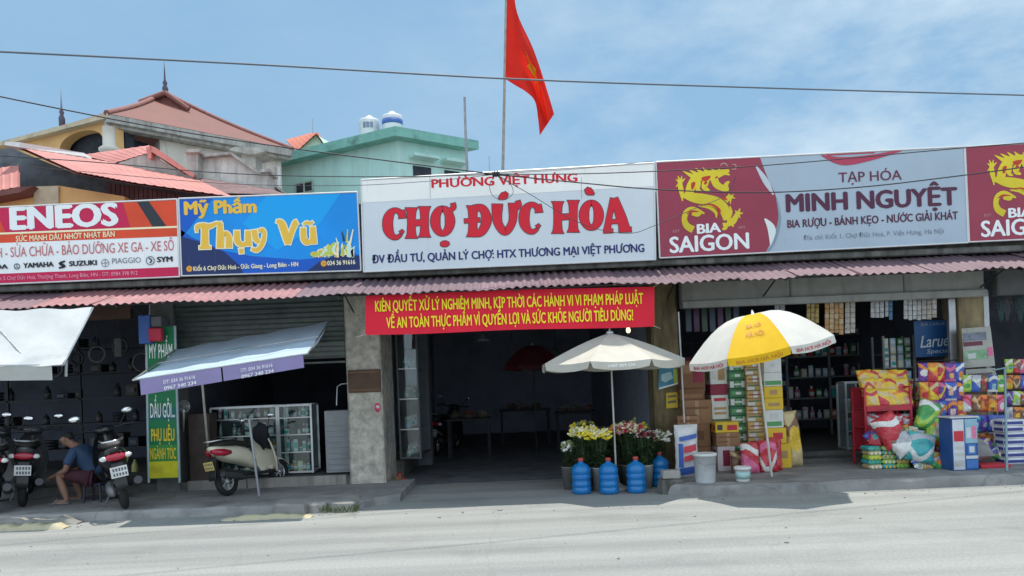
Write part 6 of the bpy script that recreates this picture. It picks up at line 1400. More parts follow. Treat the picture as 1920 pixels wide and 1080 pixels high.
bag('small brown bag squeezed left of the red detergent bags', 1384, 888, 10.35, 26, 40, .12, ['brown', 'cream', 'brown'], .2, R(-5), name='brown_bag', cat='bag', seed=4, z=ZP)
bag('tall bundle of brown packs leaning on the right end of the cartons', 1491, 872, 10.75, 32, 104, .2, ['cream', 'brown', 'yellow'], .1, R(-3), R(-4), name='tall_bundle', cat='bundle', seed=5, z=ZP)
# white sack with blue and red print, buckets, concrete block
q = PZ(1289, 896, ZP); sk = thing('rice_sack', 'white woven sack with blue and red print beside the grey bucket', 'sack', tuple(q)); k_ = q.y / F
mb = MB(); w, h = 44 * k_, 100 * k_; b_ = bag_mesh(w, h, .22, (0, 0, 0), 6); b_.v = [(v[0] + q.x, v[1] + q.y, v[2] + q.z) for v in b_.v]; b_.build('bag', M('woven_white', (.66, .67, .68), .6, var=.05, bump=.1, bscale=120, dirt=.1), sk)
yq = q.y - .125; mb = MB()
pr = lambda u0, v0, u1, v1, mi, sl=0: mb.add([(q.x + w * (u0 - .5), yq, q.z + h * v0), (q.x + w * (u1 - .5), yq, q.z + h * (v0 + sl)), (q.x + w * (u1 - .5), yq, q.z + h * (v1 + sl)), (q.x + w * (u0 - .5), yq, q.z + h * v1)], [(0, 1, 2, 3)], mi)
m2 = MB()
def patch(u0, v0, u1, v1, mi, sl=0, n=6):
    """print that follows the bulge of the sack"""
    g = []
    for j in range(n + 1):
        row = []
        for i in range(n + 1):
            u = u0 + (u1 - u0) * i / n; v = v0 + (v1 - v0) * j / n + sl * i / n; e = (max(0, 1 - (2 * u - 1) ** 4) * max(0, 1 - (2 * v - 1) ** 4)) ** .55
            row.append((q.x + w * (u - .5) * (1 - .06 * math.sin(math.pi * v)), q.y - .11 * e * 1.24 - .004, q.z + h * v))
        g.append(row)
    m2.grid(g, mi)
patch(.12, .70, .9, .78, 0, .06); patch(.3, .48, .85, .6, 1, .05); patch(.3, .32, .8, .42, 1, .05); patch(.1, .06, .9, .2, 0, .05); patch(.08, .22, .26, .66, 0, 0)
m2.build('print', [M('sack_blue', (.05, .12, .42), .5), M('sack_red', (.6, .06, .08), .5)], sk)
def pail(lab, px, py, r0, r1, h, m_, lidm=None, band=None, name='bucket', full=None):
    q = PZ(px, py, ZP); t_ = thing(name, lab, 'bucket', tuple(q)); mb = MB(); Tm = Matrix.Translation(q)
    mb.lathe([(r0, 0), (r0 * 1.01, .01), (r1, h), (r1 * 1.05, h), (r1 * 1.05, h - .02), (r1 * 1.06, h + .006), (r1 * .96, h + .004), (r0 * .95, .03)], 22, 0, Tm); mb.build('pail', m_, t_)
    if lidm: mb = MB(); mb.lathe([(r1 * 1.09, h - .018), (r1 * 1.1, h + .012), (r1 * 1.0, h + .018), (r1 * .9, h + .012)], 22, 0, Tm); mb.build('lid', lidm, t_)
    if band: mb = MB(); mb.lathe([(r0 + (r1 - r0) * .2 + .002, h * .2), (r0 + (r1 - r0) * .72 + .002, h * .72)], 22, 0, Tm); mb.build('label_band', band, t_)
    mb = MB(); mb.tube([q + Vector((-r1 * 1.05, 0, h - .03)), q + Vector((-r1 * .8, -r1 * .8, h - .10)), q + Vector((0, -r1 * 1.12, h - .13)), q + Vector((r1 * .8, -r1 * .8, h - .10)), q + Vector((r1 * 1.05, 0, h - .03))], .004, 5); mb.build('handle', steel, t_)
pail('grey white paint bucket with lid right of the white sack', 1323, 904, .125, .142, .36, M('pail_grey', (.5, .52, .53), .45, dirt=.25), M('pail_lid', (.62, .63, .62), .45))
pail('small pail with white lid and pale teal band in front of the detergent', 1393, 902, .082, .098, .17, M('pail_white', (.66, .68, .66), .4), white_p, M('pail_teal', (.38, .6, .58), .4))
kb = MB(); q = P(1256, 903, 9.62); q.z = 0
broken_slab([(q.x - .13, q.y - .12), (q.x + .16, q.y - .1), (q.x + .15, q.y + .14), (q.x - .12, q.y + .12)], .17, 11).build('concrete_block', dark_concrete, label='dark rough concrete lump at the corner of the right pavement', cat='block')
mb = MB(); mb.box(q.x - .10, q.x + .13, q.y - .07, q.y + .1, .185, .295, b=.015); mb.build('cement_brick', M('pale_cement', (.34, .33, .3), .9, dirt=.4, dcol=(.15, .15, .14)), label='pale cement brick lying on the dark concrete lump', cat='brick')
carton('shallow brown tray of goods balanced on the white sack', P(1288, 790, 10.5).x, 10.42, P(1288, 797, 10.45).z, .30, .13, .25, 'kraft', [(.1, .3, .9, .6, 'dark')], lg, 'tray_box', taped=True)
mb = MB(); mb.box(P(1272, 785, 10.45).x, P(1308, 785, 10.45).x, 10.5, 10.68, ZP, P(1288, 797, 10.45).z - .002, b=.01); mb.build('wooden_crate', M('crate_wood', (.16, .1, .06), .8, var=.3), label='upright wooden crate hidden behind the white sack carrying a brown tray', cat='crate')
# posters on the right entrance pillar, pole between the umbrellas
ps = thing('poster', 'tilted blue green poster on the right entrance pillar', 'poster', tuple(P(1253, 730, 10.93)))
mb = MB(); prism(mb, [P(1234, 731, 10.93), P(1279, 718, 10.93), P(1277, 689, 10.93), P(1236, 691, 10.93)], (0, .012, 0)); mb.build('sheet', M('poster_blue', (.05, .25, .36), .4, var=.2, scale=9), ps)
mb = MB(); poly(mb, [(1262, 692), (1276, 690.5), (1278, 717), (1264, 721)], 10.928, 0); poly(mb, [(1236, 727), (1279, 715), (1279, 718), (1235, 730.5)], 10.9265, 2); poly(mb, [(1240, 702), (1258, 697), (1262, 709), (1248, 717), (1240, 714)], 10.9265, 1); mb.build('print', [M('poster_lime', (.4, .55, .1), .4), M('poster_pale', (.4, .6, .62), .4), p_white], ps)
mb = MB(); prism(mb, [P(1249, 766, 10.96), P(1271, 764, 10.96), P(1270, 735, 10.96), P(1249, 737, 10.96)], (0, .008, 0)); poly(mb, [(1252, 757), (1268, 755), (1268, 750), (1252, 752)], 10.957, 1); poly(mb, [(1252, 746), (1268, 744), (1268, 740), (1252, 742)], 10.957, 1); mb.build('yellow_notice', [M('notice_yellow', (.68, .5, .05), .5), M('notice_ink', (.2, .16, .1), .5)], label='small yellow notice below the blue poster on the right pillar', cat='notice')
mb = MB(); mb.tube([P(1283, 792, 10.3), P(1278, 690, 10.3), P(1272, 585, 10.3)], .013, 6); mb.build('thin_pole', M('pale_grey_pole', (.5, .5, .5), .4, metal=.3), label='thin pale pole between the grey umbrella and the yellow one', cat='pole')

# yellow and white umbrella
ac, rcn = P(1412, 592, 9.42), P(1424, 664, 9.42); pf = PZ(1447, 893, ZP)
ux = ac.x; tz1, tz0 = ac.z, P(1420, 664, 9.42).z + .02
axis = (Vector((ac.x, 9.42, ac.z)) - pf).normalized()
tl = Matrix.Translation((ac.x, 9.42, ac.z)) @ Vector((0, 0, 1)).rotation_difference(Vector((axis.x * 1.25, axis.y * .15, axis.z))).to_matrix().to_4x4() @ Matrix.Translation((0, 0, -ac.z))
yw = [translucent('umbrella_white', lin('#d9d7cf'), .25), translucent('umbrella_yellow', lin('#efbf10'), .3)]
uy, uyv, uyc = umbrella('yellow and white beer umbrella over the grocery cartons', ac.z, ac.z - .42, .93, 8, [0, 0, 1, 0, 0, 1, 0, 0], yw, .10, [(ac.x, 9.42, ac.z), tuple(Vector((ac.x, 9.42, ac.z)).lerp(pf, .5)), tuple(pf)], .016, M('white_umbrella_pole', (.62, .61, .55), .4), phase=R(2), gap=.02, bulge=.16, tilt=tl)
# writing on the panel that faces the street and on three flaps of the valance
def on_gore(mb, s, k, t, u0, u1, h, mi, val=None, w=.02):
    """letters laid on gore k at distance t from the apex (0..1), or on its valance"""
    a0, a1 = 2 * math.pi * k / 8 + R(2), 2 * math.pi * (k + 1) / 8 + R(2); r, H, bu = .93, .42, .16; rim = ac.z - H
    vs, fs, wid = glyphs(s)
    for dx, dy, kk in _bold(w):
        out = []
        for gx, gy in vs:
            u = u0 + (u1 - u0) * (gx + dx / wid); tt = t - (gy + dy) * h / r if val is None else 1
            d = Vector((math.cos(a0), math.sin(a0), 0)).lerp(Vector((math.cos(a1), math.sin(a1), 0)), u)
            z = rim + H * (1 - tt) + bu * math.sin(math.pi * min(1, tt) ** .9) - .035 * math.sin(math.pi * u) * tt * (1 - .3 * tt)
            f = r * tt * (1 - .02 * math.sin(math.pi * u) * tt)
            if val is None: p_ = Vector((d.x * f, d.y * f, z + .006 + .0002 * kk)); p_ += d.normalized() * .006
            else: p_ = Vector((d.x * f, d.y * f, z - val + (gy + dy) * h)); p_ += d.normalized() * (.016 + .0002 * kk)
            out.append(tl @ p_)
        mb.add(out, fs, mi)
yr, rr_ = M('umbrella_ochre_ink', (.55, .22, .02), .6), M('umbrella_red_ink', (.48, .06, .09), .6)
mb = MB(); on_gore(mb, 'BIA HƠI', 5, .62, .3, .7, .065, 0); on_gore(mb, 'HÀ NỘI', 5, .76, .3, .7, .065, 0); mb.build('lettering', yr, uyc)
mb = MB(); on_gore(mb, 'BIA HƠI HÀ NỘI', 5, 1, .14, .86, .04, 0, .075); on_gore(mb, 'BIA HƠI HÀ NỘI', 4, 1, .12, .88, .04, 1, .075); on_gore(mb, 'BIA HƠI HÀ NỘI', 6, 1, .12, .88, .04, 1, .075); mb.build('lettering', [yr, rr_], uyv)

# dim goods in the aisle: baskets on the stalls, columns, sacks
rnd = random.Random(15)
for k, (px, Y_, h, cx) in enumerate(((880, 15.2, .8, 'left'), (985, 17.5, .85, 'far middle'), (1080, 16.2, .8, 'right'))):
    x = P(px, 800, Y_).x
    for j in range(3):
        m_ = MB(); q = Vector((x - .28 + j * .28, Y_ - .05, h + .001)); Tm = Matrix.Translation(q); m_.lathe([(.09, 0), (.125, .07), (.13, .09), (.118, .09), (.085, .012)], 14, 0, Tm)
        for i in range(9): m_.ball(q + Vector((rnd.uniform(-.07, .07), rnd.uniform(-.07, .07), .08 + rnd.uniform(0, .04))), .035, 1, 8, 5, jit=.1)
        m_.build('produce_basket', [M('basket_tan', (.12, .10, .08), .8), [M('produce_green', (.08, .14, .05), .6), M('produce_red', (.2, .05, .04), .5), M('produce_pale', (.22, .2, .14), .6)][(j + k) % 3]], label='%s basket of %s produce on the %s stall deep in the aisle' % (['left', 'middle', 'right'][j], ['green', 'red', 'pale'][(j + k) % 3], cx), cat='basket', group='produce baskets in the aisle')
for k, (px, py, Y_, lab) in enumerate(((905, 640, 15.5, 'nearest'), (960, 655, 18.0, 'middle'), (1040, 660, 20.0, 'farthest'))):
    q = P(px, py, Y_); t_ = thing('shade_lamp', 'unlit metal shade lamp hanging %s along the aisle ceiling' % lab, 'lamp', tuple(q), 'unlit lamps along the aisle'); m_ = MB(); m_.lathe([(.16, 0), (.1, .07), (.03, .12), (.02, .16)], 14, 0, Matrix.Translation(q)); m_.build('lamp_shade', M('shade_grey', (.35, .37, .4), .5), t_); m_ = MB(); m_.tube([q + UPZ * .16, Vector((q.x, q.y, 3.55))], .005, 5); m_.build('flex', black, t_)

# ------------------------------------------------------------------ right: snack stands before the grocery
def rack_px(lab, x0, x1, ytop, ybot, Y, d, mat, levels, name='snack_rack', board=None):
    q0, q1 = P(x0, ybot, Y), P(x1, ybot, Y); zt = P((x0 + x1) / 2, ytop, Y).z; t_ = thing(name, lab, 'rack', ((q0.x + q1.x) / 2, Y, ZP))
    mb = MB()
    for x in (q0.x, q1.x):
        for y in (Y, Y + d): mb.box(x - .014, x + .014, y - .014, y + .014, ZP, zt)
    for x in (q0.x, q1.x): mb.box(x - .012, x + .012, Y + .015, Y + d - .015, zt - .025, zt)
    mb.build('frame', mat, t_); zs = []
    for py in levels:
        z = P((x0 + x1) / 2, py, Y).z; zs.append(z); mb = MB(); mb.box(q0.x + .015, q1.x - .015, Y - .02, Y + d, z - .015, z, b=.004); mb.box(q0.x + .015, q1.x - .015, Y - .03, Y - .021, z - .045, z + .035, b=.003); mb.build('shelf', mat, t_)
    if board:
        mb = MB(); mb.box(q0.x + .015, q1.x - .015, Y + d + .015, Y + d + .025, ZP + .2, zt); mb.build('back_board', mat, t_)
    return t_, zs, q0.x, q1.x
red_rack = M('red_rack_metal', (.45, .03, .05), .45, var=.1, dirt=.15)
YS = 10.35
rk1, zs, rx0, rx1 = rack_px('red metal rack of yellow snack bags before the grocery doorway', 1626, 1712, 725, 872, YS, .38, red_rack, (842, 800, 764), board=True)
sb = 'yellow snack bags on the red rack'
for row, (py, Yo, n_, hh) in enumerate(((762, YS + .02, 4, 34), (742, YS + .14, 4, 34), (726, YS + .26, 5, 34))):
    for k in range(n_):
        bag('yellow snack bag, %s from left in the %s row on the red rack' % (ORD[k], ['front', 'middle', 'back'][row]), 1633 + k * (84 / n_) - row * 6 + 4, py, Yo, 27, hh, .07, [['yellow', 'red', 'cream'], ['yellow', 'cream', 'red'], ['yellow', 'orange', 'cream']][(k + row) % 3], .1 * (k % 3 - 1), R(-16), R(4 * (k % 3 - 1)), group=sb, seed=40 + k + row * 7)
for k in range(5): bag('small red snack packet, %s from left on the second shelf of the red rack' % ORD[k], 1636 + k * 17, 799, YS + .03, 19, 24, .05, ['red', 'white', 'pink'] if k % 2 else ['silver', 'red', 'white'], .1, R(-14), group='red packets on the red rack', seed=60 + k)
# noodle bundles on the ground in front of the rack
bn = 0
for col in range(3):
    z = ZP
    for lv in range(5 if col < 2 else 4):
        x = P(1642 + col * 26, 870, 10.12).x; w, h, d = .19, .062, .24; m_ = MB(); m_.box(-w / 2, w / 2, 0, d, 0, h, 0, b=.022)
        for a_ in (-.055, 0, .055): m_.box(a_ - .012, a_ + .012, -.0015, .004, h * .2, h * .8, 1)
        m_.build('noodle_bundle', [[fc['cream'], fc['teal'], fc['lime']][(lv + col) % 3], [fc['white'], fc['yellow'], fc['green']][(lv * 2 + col) % 3]], label='shiny noodle bundle, %s from the ground in the %s pile under the red rack' % (ORD[lv], ['left', 'middle', 'right'][col]), cat='noodle bundle', group='noodle bundles on the pavement', loc=(x + .01 * math.sin(lv * 3), 10.1 + .01 * (lv % 2), z), rz=.06 * math.sin(lv * 2 + col)); z += h + .001
# heap of large bags leaning right of the rack
for lab, px, py, Y, w, h, t, cols, rz, ln, ro in (
    ('large red bag leaning on the right side of the red rack', 1686, 834, 10.08, 52, 62, .2, ['red', 'white', 'red'], .2, -18, -24), ('large green and white bag lying highest right of the red rack', 1732, 806, 10.22, 40, 58, .18, ['green', 'white', 'lime'], -.1, -14, 22), ('striped silver bag lying across the heap', 1706, 848, 10.0, 46, 48, .16, ['silver', 'brown', 'white'], .1, -22, -32),
    ('round teal pack at the foot of the heap', 1722, 866, 9.98, 52, 56, .18, ['teal', 'silver', 'white'], -.1, -10, 14), ('yellow green bag behind the teal pack', 1748, 832, 10.14, 38, 50, .16, ['lime', 'orange', 'white'], 0, -14, 26), ('small dark red bag at the bottom of the heap', 1742, 876, 10.1, 38, 30, .14, ['brown', 'red', 'brown'], .2, -12, 6)):
    bag(lab, px, py, Y, w, h, t, cols, rz, R(ln), R(ro), name='large_bag', cat='bag', group='heap of large bags beside the red rack', seed=hash(px) % 50)
# hanging snack strips
hs = thing('hanging_rack', 'dark wire rack hung with purple and orange snack bags', 'rack', tuple(PZ(1765, 868, ZP))); Yh = 10.5
mb = MB(); xa, xb = P(1724, 780, Yh).x, P(1806, 780, Yh).x; zt = P(1765, 672, Yh).z
for x in (xa, xb): mb.tube([(x, Yh + .1, ZP), (x, Yh + .1, zt)], .011, 6); mb.tube([(x, Yh + .32, ZP), (x, Yh + .1, zt - .3)], .009, 6)
for py in (676, 714, 750): z = P(1765, py, Yh).z; mb.tube([(xa, Yh + .09, z), (xb, Yh + .09, z)], .008, 5)
mb.build('wire_frame', black, hs)
for row, py in enumerate((716, 752, 787)):
    for k in range(5):
        bag('%s snack bag hanging %s from left in the %s row of the dark wire rack' % (['purple', 'orange', 'red', 'violet', 'blue'][(k + row) % 5], ORD[k], ['top', 'middle', 'bottom'][row]), 1732 + k * 16.5 + row * 2, py, Yh + .03 - .03 * (k % 2), 20, 36, .06, [['purple', 'orange', 'white'], ['orange', 'yellow', 'red'], ['red', 'cream', 'yellow'], ['purple', 'pink', 'yellow'], ['blue', 'white', 'orange']][(k + row) % 5], .15 * (k % 3 - 1), R(4), group='snack bags hanging on the wire rack', seed=80 + k + row * 5)
for k in range(5): bag('small %s pouch, %s from left along the low row of the dark wire rack' % (['yellow', 'green', 'white', 'yellow', 'orange'][k], ORD[k]), 1738 + k * 15, 808, Yh - .02, 15, 22, .04, [['yellow', 'red', 'white'], ['green', 'white', 'lime'], ['white', 'silver', 'blue'], ['yellow', 'orange', 'white'], ['orange', 'red', 'white']][k], 0, R(3), group='pouches along the foot of the wire rack', seed=120 + k)
# tall printed display carton
q = PZ(1812, 882, ZP); Yc = q.y; k_ = Yc / F
t_ = thing('display_box', 'tall blue red and white printed display box standing on the pavement', 'display box', tuple(q)); w, h = 48 * k_, 98 * k_
mb = MB(); mb.box(q.x - w / 2, q.x + w / 2, Yc, Yc + .3, ZP, ZP + h, b=.006); mb.build('box', cm['blue'], t_)
mb = MB(); F_ = lambda u0, v0, u1, v1, mi, e=.002: mb.add([(q.x + w * (u0 - .5), Yc - e, ZP + h * v0), (q.x + w * (u1 - .5), Yc - e, ZP + h * v0), (q.x + w * (u1 - .5), Yc - e, ZP + h * v1), (q.x + w * (u0 - .5), Yc - e, ZP + h * v1)], [(0, 1, 2, 3)], mi)
F_(.02, .02, .46, .98, 1); F_(.5, .52, .98, .98, 5, .0025); F_(.5, .22, .98, .28, 1, .0045); F_(.06, .56, .44, .76, 0, .004); F_(.06, .08, .44, .2, 2, .004); F_(.06, .28, .44, .34, 2, .004); F_(.06, .4, .44, .46, 2, .004); F_(.54, .62, .72, .82, 1, .004); F_(.78, .6, .94, .84, 3, .004); F_(.52, .04, .97, .2, 4, .004); F_(.58, .3, .9, .5, 4, .004); F_(.64, .34, .84, .46, 1, .006)
mb.build('print', [cm['red'], M('box_pale', (.55, .57, .6), .5), cm['silver'], fc['pink'], M('box_midblue', (.05, .17, .45), .45), M('box_teal', (.25, .42, .5), .45)], t_)
mb = MB(); mb.box(q.x - w / 2 - .02, q.x + w / 2 + .02, Yc - .01, Yc + .31, ZP + h + .002, ZP + h + .02, b=.005); mb.build('lid', M('box_pale2', (.6, .6, .6), .5), t_)
bx = PZ(1770, 876, ZP); mb = MB(); mb.box(bx.x - .11, bx.x + .11, bx.y, bx.y + .26, ZP, ZP + .23, b=.01); mb.box(bx.x - .1, bx.x + .1, bx.y - .002, bx.y + .001, ZP + .14, ZP + .2, 1); mb.build('maroon_crate', [cm['maroon'], cm['red']], label='low maroon crate just left of the tall display box', cat='crate')
mb = MB(); mb.tube([PZ(1758, 872, ZP), P(1758, 800, bx.y + .05)], .014, 6); mb.build('white_stake', white_p, label='short white upright tube standing in the heap of bags', cat='tube')
# toy and snack stand at the right, posters above it
ts = thing('toy_stand', 'pale wire stand hung with toys and sweets beside the ochre pillar', 'rack', tuple(PZ(1850, 868, ZP))); Yt = 10.45
mb = MB(); xa, xb = P(1806, 780, Yt).x, P(1880, 780, Yt).x; zt = P(1845, 700, Yt).z
for x in (xa, xb): mb.tube([(x, Yt + .12, ZP), (x, Yt + .12, zt)], .011, 6)
for py in (704, 742, 788, 812): z = P(1845, py, Yt).z; mb.tube([(xa, Yt + .11, z), (xb, Yt + .11, z)], .008, 5)
mb.build('wire_frame', M('pale_wire', (.4, .42, .43), .4, metal=.5), ts)
tc = [['lime', 'white', 'green'], ['blue', 'white', 'teal'], ['brown', 'cream', 'red'], ['silver', 'white', 'blue'], ['pink', 'red', 'white'], ['orange', 'brown', 'yellow'], ['orange', 'red', 'brown'], ['brown', 'orange', 'cream'], ['blue', 'silver', 'white'], ['blue', 'purple', 'white'], ['purple', 'blue', 'silver'], ['blue', 'teal', 'white']]
for row, py in enumerate((735, 772, 810, 836)):
    for k in range(5):
        c = tc[(row * 4 + (k * 3) % 4) % 12] if row < 3 else ['brown', 'orange', 'brown']
        bag('%s packet hanging %s from left in the %s row of the toy stand' % (c[0], ORD[k], ['top', 'second', 'third', 'lowest'][row]), 1814 + k * 15.5, py, Yt + .04 - .03 * (k % 2), 17, 32 if row < 3 else 24, .05, c, .2 * (k % 3 - 1), R(3), R(3 * (k % 2)), group='packets hanging on the toy stand', seed=140 + k + row * 6)
mb = MB(); q = PZ(1868, 878, ZP); mb.box(q.x - .2, q.x + .2, q.y, q.y + .25, ZP, ZP + .05, b=.01); mb.build('red_tray', cm['red'], label='flat red tray on the pavement under the grey sack at right', cat='tray')
mb = bag_mesh(.36, .32, .22, seed=9); T = rot(R(-62)); mb.v = [tuple(T @ Vector(v)) for v in mb.v]; mb.build('grey_sack', [M('sack_grey', (.26, .25, .25), .8, var=.15)] * 3, label='grey lumpy sack resting on the flat red tray', cat='sack', loc=(q.x - .08, q.y + .16, ZP + .14))
mb = MB(); mb.tube([PZ(1888, 884, ZP), P(1884, 690, 10.2)], .016, 6); mb.tube([P(1862, 694, 10.2), P(1884, 690, 10.2), P(1905, 688, 10.3)], .012, 6); mb.build('clothes_stand', M('teal_grey_post', (.22, .32, .34), .5), label='teal grey upright stand at the edge of the next shop', cat='stand')
z = ZP
for k in range(7):
    x = P(1912, 860, 10.0).x; m_ = MB(); m_.box(-.16, .16, 0, .25, 0, .085, 0, b=.012); m_.box(-.161, .1, -.0018, -.0005, .02, .06, 1); m_.box(-.1615, -.1605, .02, .2, .02, .06, 1)
    m_.build('tissue_pack', [M('pack_white', (.66, .68, .7), .4), M('pack_navy', (.05, .06, .25), .4)], label='white and navy tissue pack, %s from the ground at the right edge' % ORD[k], cat='tissue pack', group='tissue packs at the right edge', loc=(x + .012 * math.sin(k * 2), 10.05, z), rz=.05 * math.sin(k * 1.7)); z += .087
# pasted pictures on the ochre pillar and its board
pb = thing('poster_board', 'pale board with colourful pasted pictures leaning before the ochre pillar', 'poster', tuple(P(1838, 705, 10.8)))
mb = MB(); prism(mb, [P(1808, 690, 10.82), P(1866, 686, 10.82), P(1857, 612, 10.82), P(1803, 616, 10.82)], (0, .012, 0)); mb.build('board', M('board_pale', (.42, .42, .38), .5, dirt=.2), pb)
mb = MB(); poly(mb, [(1806, 640), (1850, 637), (1849, 622), (1805, 625)], 10.817, 0); poly(mb, [(1807, 650), (1843, 647), (1842, 639), (1806, 642)], 10.815, 1); poly(mb, [(1810, 676), (1852, 672), (1850, 655), (1809, 658)], 10.817, 2); poly(mb, [(1852, 668), (1862, 667), (1861, 650), (1851, 651)], 10.815, 3); poly(mb, [(1815, 673), (1830, 672), (1829, 662), (1814, 663)], 10.814, 4); mb.build('print', [M('pic_grey', (.2, .22, .28), .5, var=.3, scale=20), M('pic_maroon', (.16, .04, .07), .5), M('pic_green', (.22, .42, .24), .5, var=.3, scale=18), fc['pink'], M('pic_white', (.6, .62, .62), .5)], pb)
mb = MB(); prism(mb, [P(1812, 735, 10.8), P(1868, 730, 10.8), P(1866, 690, 10.8), P(1811, 693, 10.8)], (0, .02, 0)); poly(mb, [(1816, 730), (1863, 726), (1861, 698), (1815, 701)], 10.797, 1); mb.build('picture_frame', [M('frame_pale', (.4, .4, .36), .5), M('picture_dark', (.12, .09, .09), .4, var=.4, scale=18)], label='pale framed dark picture below the pasted pictures board', cat='picture')
# blue beer poster hanging in the doorway
bp = thing('poster', 'dark blue beer poster with white script inside the grocery', 'poster', tuple(P(1748, 670, 11.3)))
mb = MB(); prism(mb, [P(1717, 670, 11.3), P(1787, 667, 11.3), P(1783, 600, 11.3), P(1713, 602, 11.3)], (0, .01, 0)); mb.build('sheet', M('poster_navy', (.012, .075, .22), .4, var=.12, scale=4), bp)
mb = MB()
text(mb, 'Larue', 1726, 652, 1778, 648, 22, 11.295, 0, .01, shear=.2); text(mb, 'Special', 1738, 663, 1779, 660.5, 8, 11.295, 0, .0, shear=.2); text(mb, 'BIA LARUE', 1727, 611, 1772, 609, 5, 11.295, 1, .0)
mb.build('lettering', [M('script_pale', (.5, .58, .62), .4), M('script_dim', (.25, .3, .36), .4)], bp)
# strips of sachets and clothes hanging below the shutter box
for k, (x0, x1, y0, y1, cols, lab) in enumerate(((1452, 1472, 568, 592, 'silver', 'short pale sachet strips hanging left of the gold ones'), (1512, 1536, 566, 612, 'gold', 'narrow gold sachet curtain hanging under the shutter box'), (1546, 1582, 568, 628, 'orange', 'wide orange sachet curtain hanging under the shutter box'), (1584, 1604, 566, 626, 'cream', 'cream sachet strips hanging beside the wide orange curtain'), (1632, 1658, 566, 600, 'white', 'white sachet strips hanging in the middle of the doorway'), (1659, 1674, 564, 600, 'blue', 'blue and white sachet strips hanging in the doorway'), (1694, 1728, 562, 602, 'white', 'white cloths hanging left half above the blue poster'), (1728, 1757, 560, 600, 'cream', 'pale cloths hanging right half above the blue poster'))):
    Yk = 11.06 + .02 * (k % 2); t_ = thing('sachet_curtain', lab, 'hanging goods', tuple(P((x0 + x1) / 2, y1, Yk)), 'goods hanging under the shutter box'); n_ = max(2, int((x1 - x0) / 8)); mb = MB(); rnd = random.Random(k)
    for i in range(n_):
        xa, xb = x0 + (x1 - x0) * i / n_ + .6, x0 + (x1 - x0) * (i + 1) / n_ - .6; yy = y0; ye = y1 - rnd.uniform(0, 5)
        while yy < ye - 4:
            y2 = min(ye, yy + 9.5); e = rnd.uniform(-.01, .01)
            a_, b2, c_, d_ = P(xa, y2, Yk + e), P(xb, y2, Yk + e), P(xb, yy, Yk - e), P(xa, yy, Yk - e); m_ = (a_ + b2 + c_ + d_) / 4 + Vector((0, -.018, 0))
            mb.add([a_, b2, c_, d_, m_], [(0, 1, 4), (1, 2, 4), (2, 3, 4), (3, 0, 4)], rnd.choice([0, 0, 1]), True); yy = y2 + .5
    pair = {'silver': ((.35, .36, .38), (.5, .5, .5)), 'gold': ((.42, .3, .1), (.5, .4, .2)), 'orange': ((.5, .28, .12), (.55, .42, .25)), 'cream': ((.45, .42, .36), (.5, .48, .44)), 'white': ((.48, .49, .5), (.55, .55, .54)), 'blue': ((.08, .2, .36), (.4, .45, .5))}[cols]
    mb.build('strips', [M('sachet_%s_%d' % (cols, i_), c_, .4, var=.25, scale=25) for i_, c_ in enumerate(pair)], t_)
    mb = MB(); mb.tube([P(x0, y0 - 1, Yk), P(x1, y0 - 1, Yk)], .006, 5); mb.tube([P((x0 + x1) / 2, y0 - 1, Yk), P((x0 + x1) / 2, y0 - 40, Yk)], .003, 4); mb.build('hanging_rod', steel, t_)
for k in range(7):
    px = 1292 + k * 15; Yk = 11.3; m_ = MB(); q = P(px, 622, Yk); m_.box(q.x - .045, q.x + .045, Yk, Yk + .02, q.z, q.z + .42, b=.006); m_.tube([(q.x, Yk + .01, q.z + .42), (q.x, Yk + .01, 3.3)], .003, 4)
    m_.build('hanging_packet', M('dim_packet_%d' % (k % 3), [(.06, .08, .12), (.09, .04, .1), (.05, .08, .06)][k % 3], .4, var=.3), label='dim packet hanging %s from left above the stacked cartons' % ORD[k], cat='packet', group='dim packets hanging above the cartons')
# shelves and glass case inside the grocery
cabinet('small white framed glass case inside the grocery doorway', P(1588, 800, 11.4).x, P(1624, 800, 11.4).x, 11.4, 11.7, .265, P(1605, 717, 11.4).z, [.55, .85], alu)
rnd = random.Random(77)
for lv, z in enumerate((.29, .556, .856)):
    for k in range(3): put_good(rnd.choice(['bottle', 'jar', 'box']), rnd.choice(['silver', 'green', 'pale blue', 'teal']), .08, .19, (P(1596 + k * 10, 800, 11.4).x, 11.5, z), 0, '%s item from left on the %s shelf of the small doorway case' % (ORD[k], ['bottom', 'middle', 'top'][lv]), 'goods in the doorway case')
gsf = thing('grocery_shelf', 'dim shelf of cup packs inside the grocery left of the blue poster', 'shelf', (P(1690, 800, 11.6).x, 11.6, .26))
mb = MB(); xa, xb = P(1658, 700, 11.6).x, P(1716, 700, 11.6).x
for x in (xa, xb):
    for y in (11.6, 11.95): mb.box(x - .015, x + .015, y - .015, y + .015, .262, 2.0)
for z in (.7, 1.2, 1.5, 1.72): mb.box(xa + .016, xb - .016, 11.6, 11.95, z - .015, z)
mb.build('rack', M('shelf_grey', (.2, .22, .22), .5), gsf)
for lv, z in enumerate((1.2, 1.5, 1.72)):
    for k in range(4):
        for j in range(2): 
            put_good('box', ['green', 'silver', 'white', 'cream', 'pale blue'][(k + lv + j) % 5], .08, .12, (xa + .07 + k * .115, 11.68, z + .001 + j * .121), 0, '%s pack from left, %s of two, on the %s level of the dim grocery shelf' % (ORD[k], ['lower', 'upper'][j], ['lowest', 'middle', 'highest'][lv]), 'packs on the dim grocery shelf')
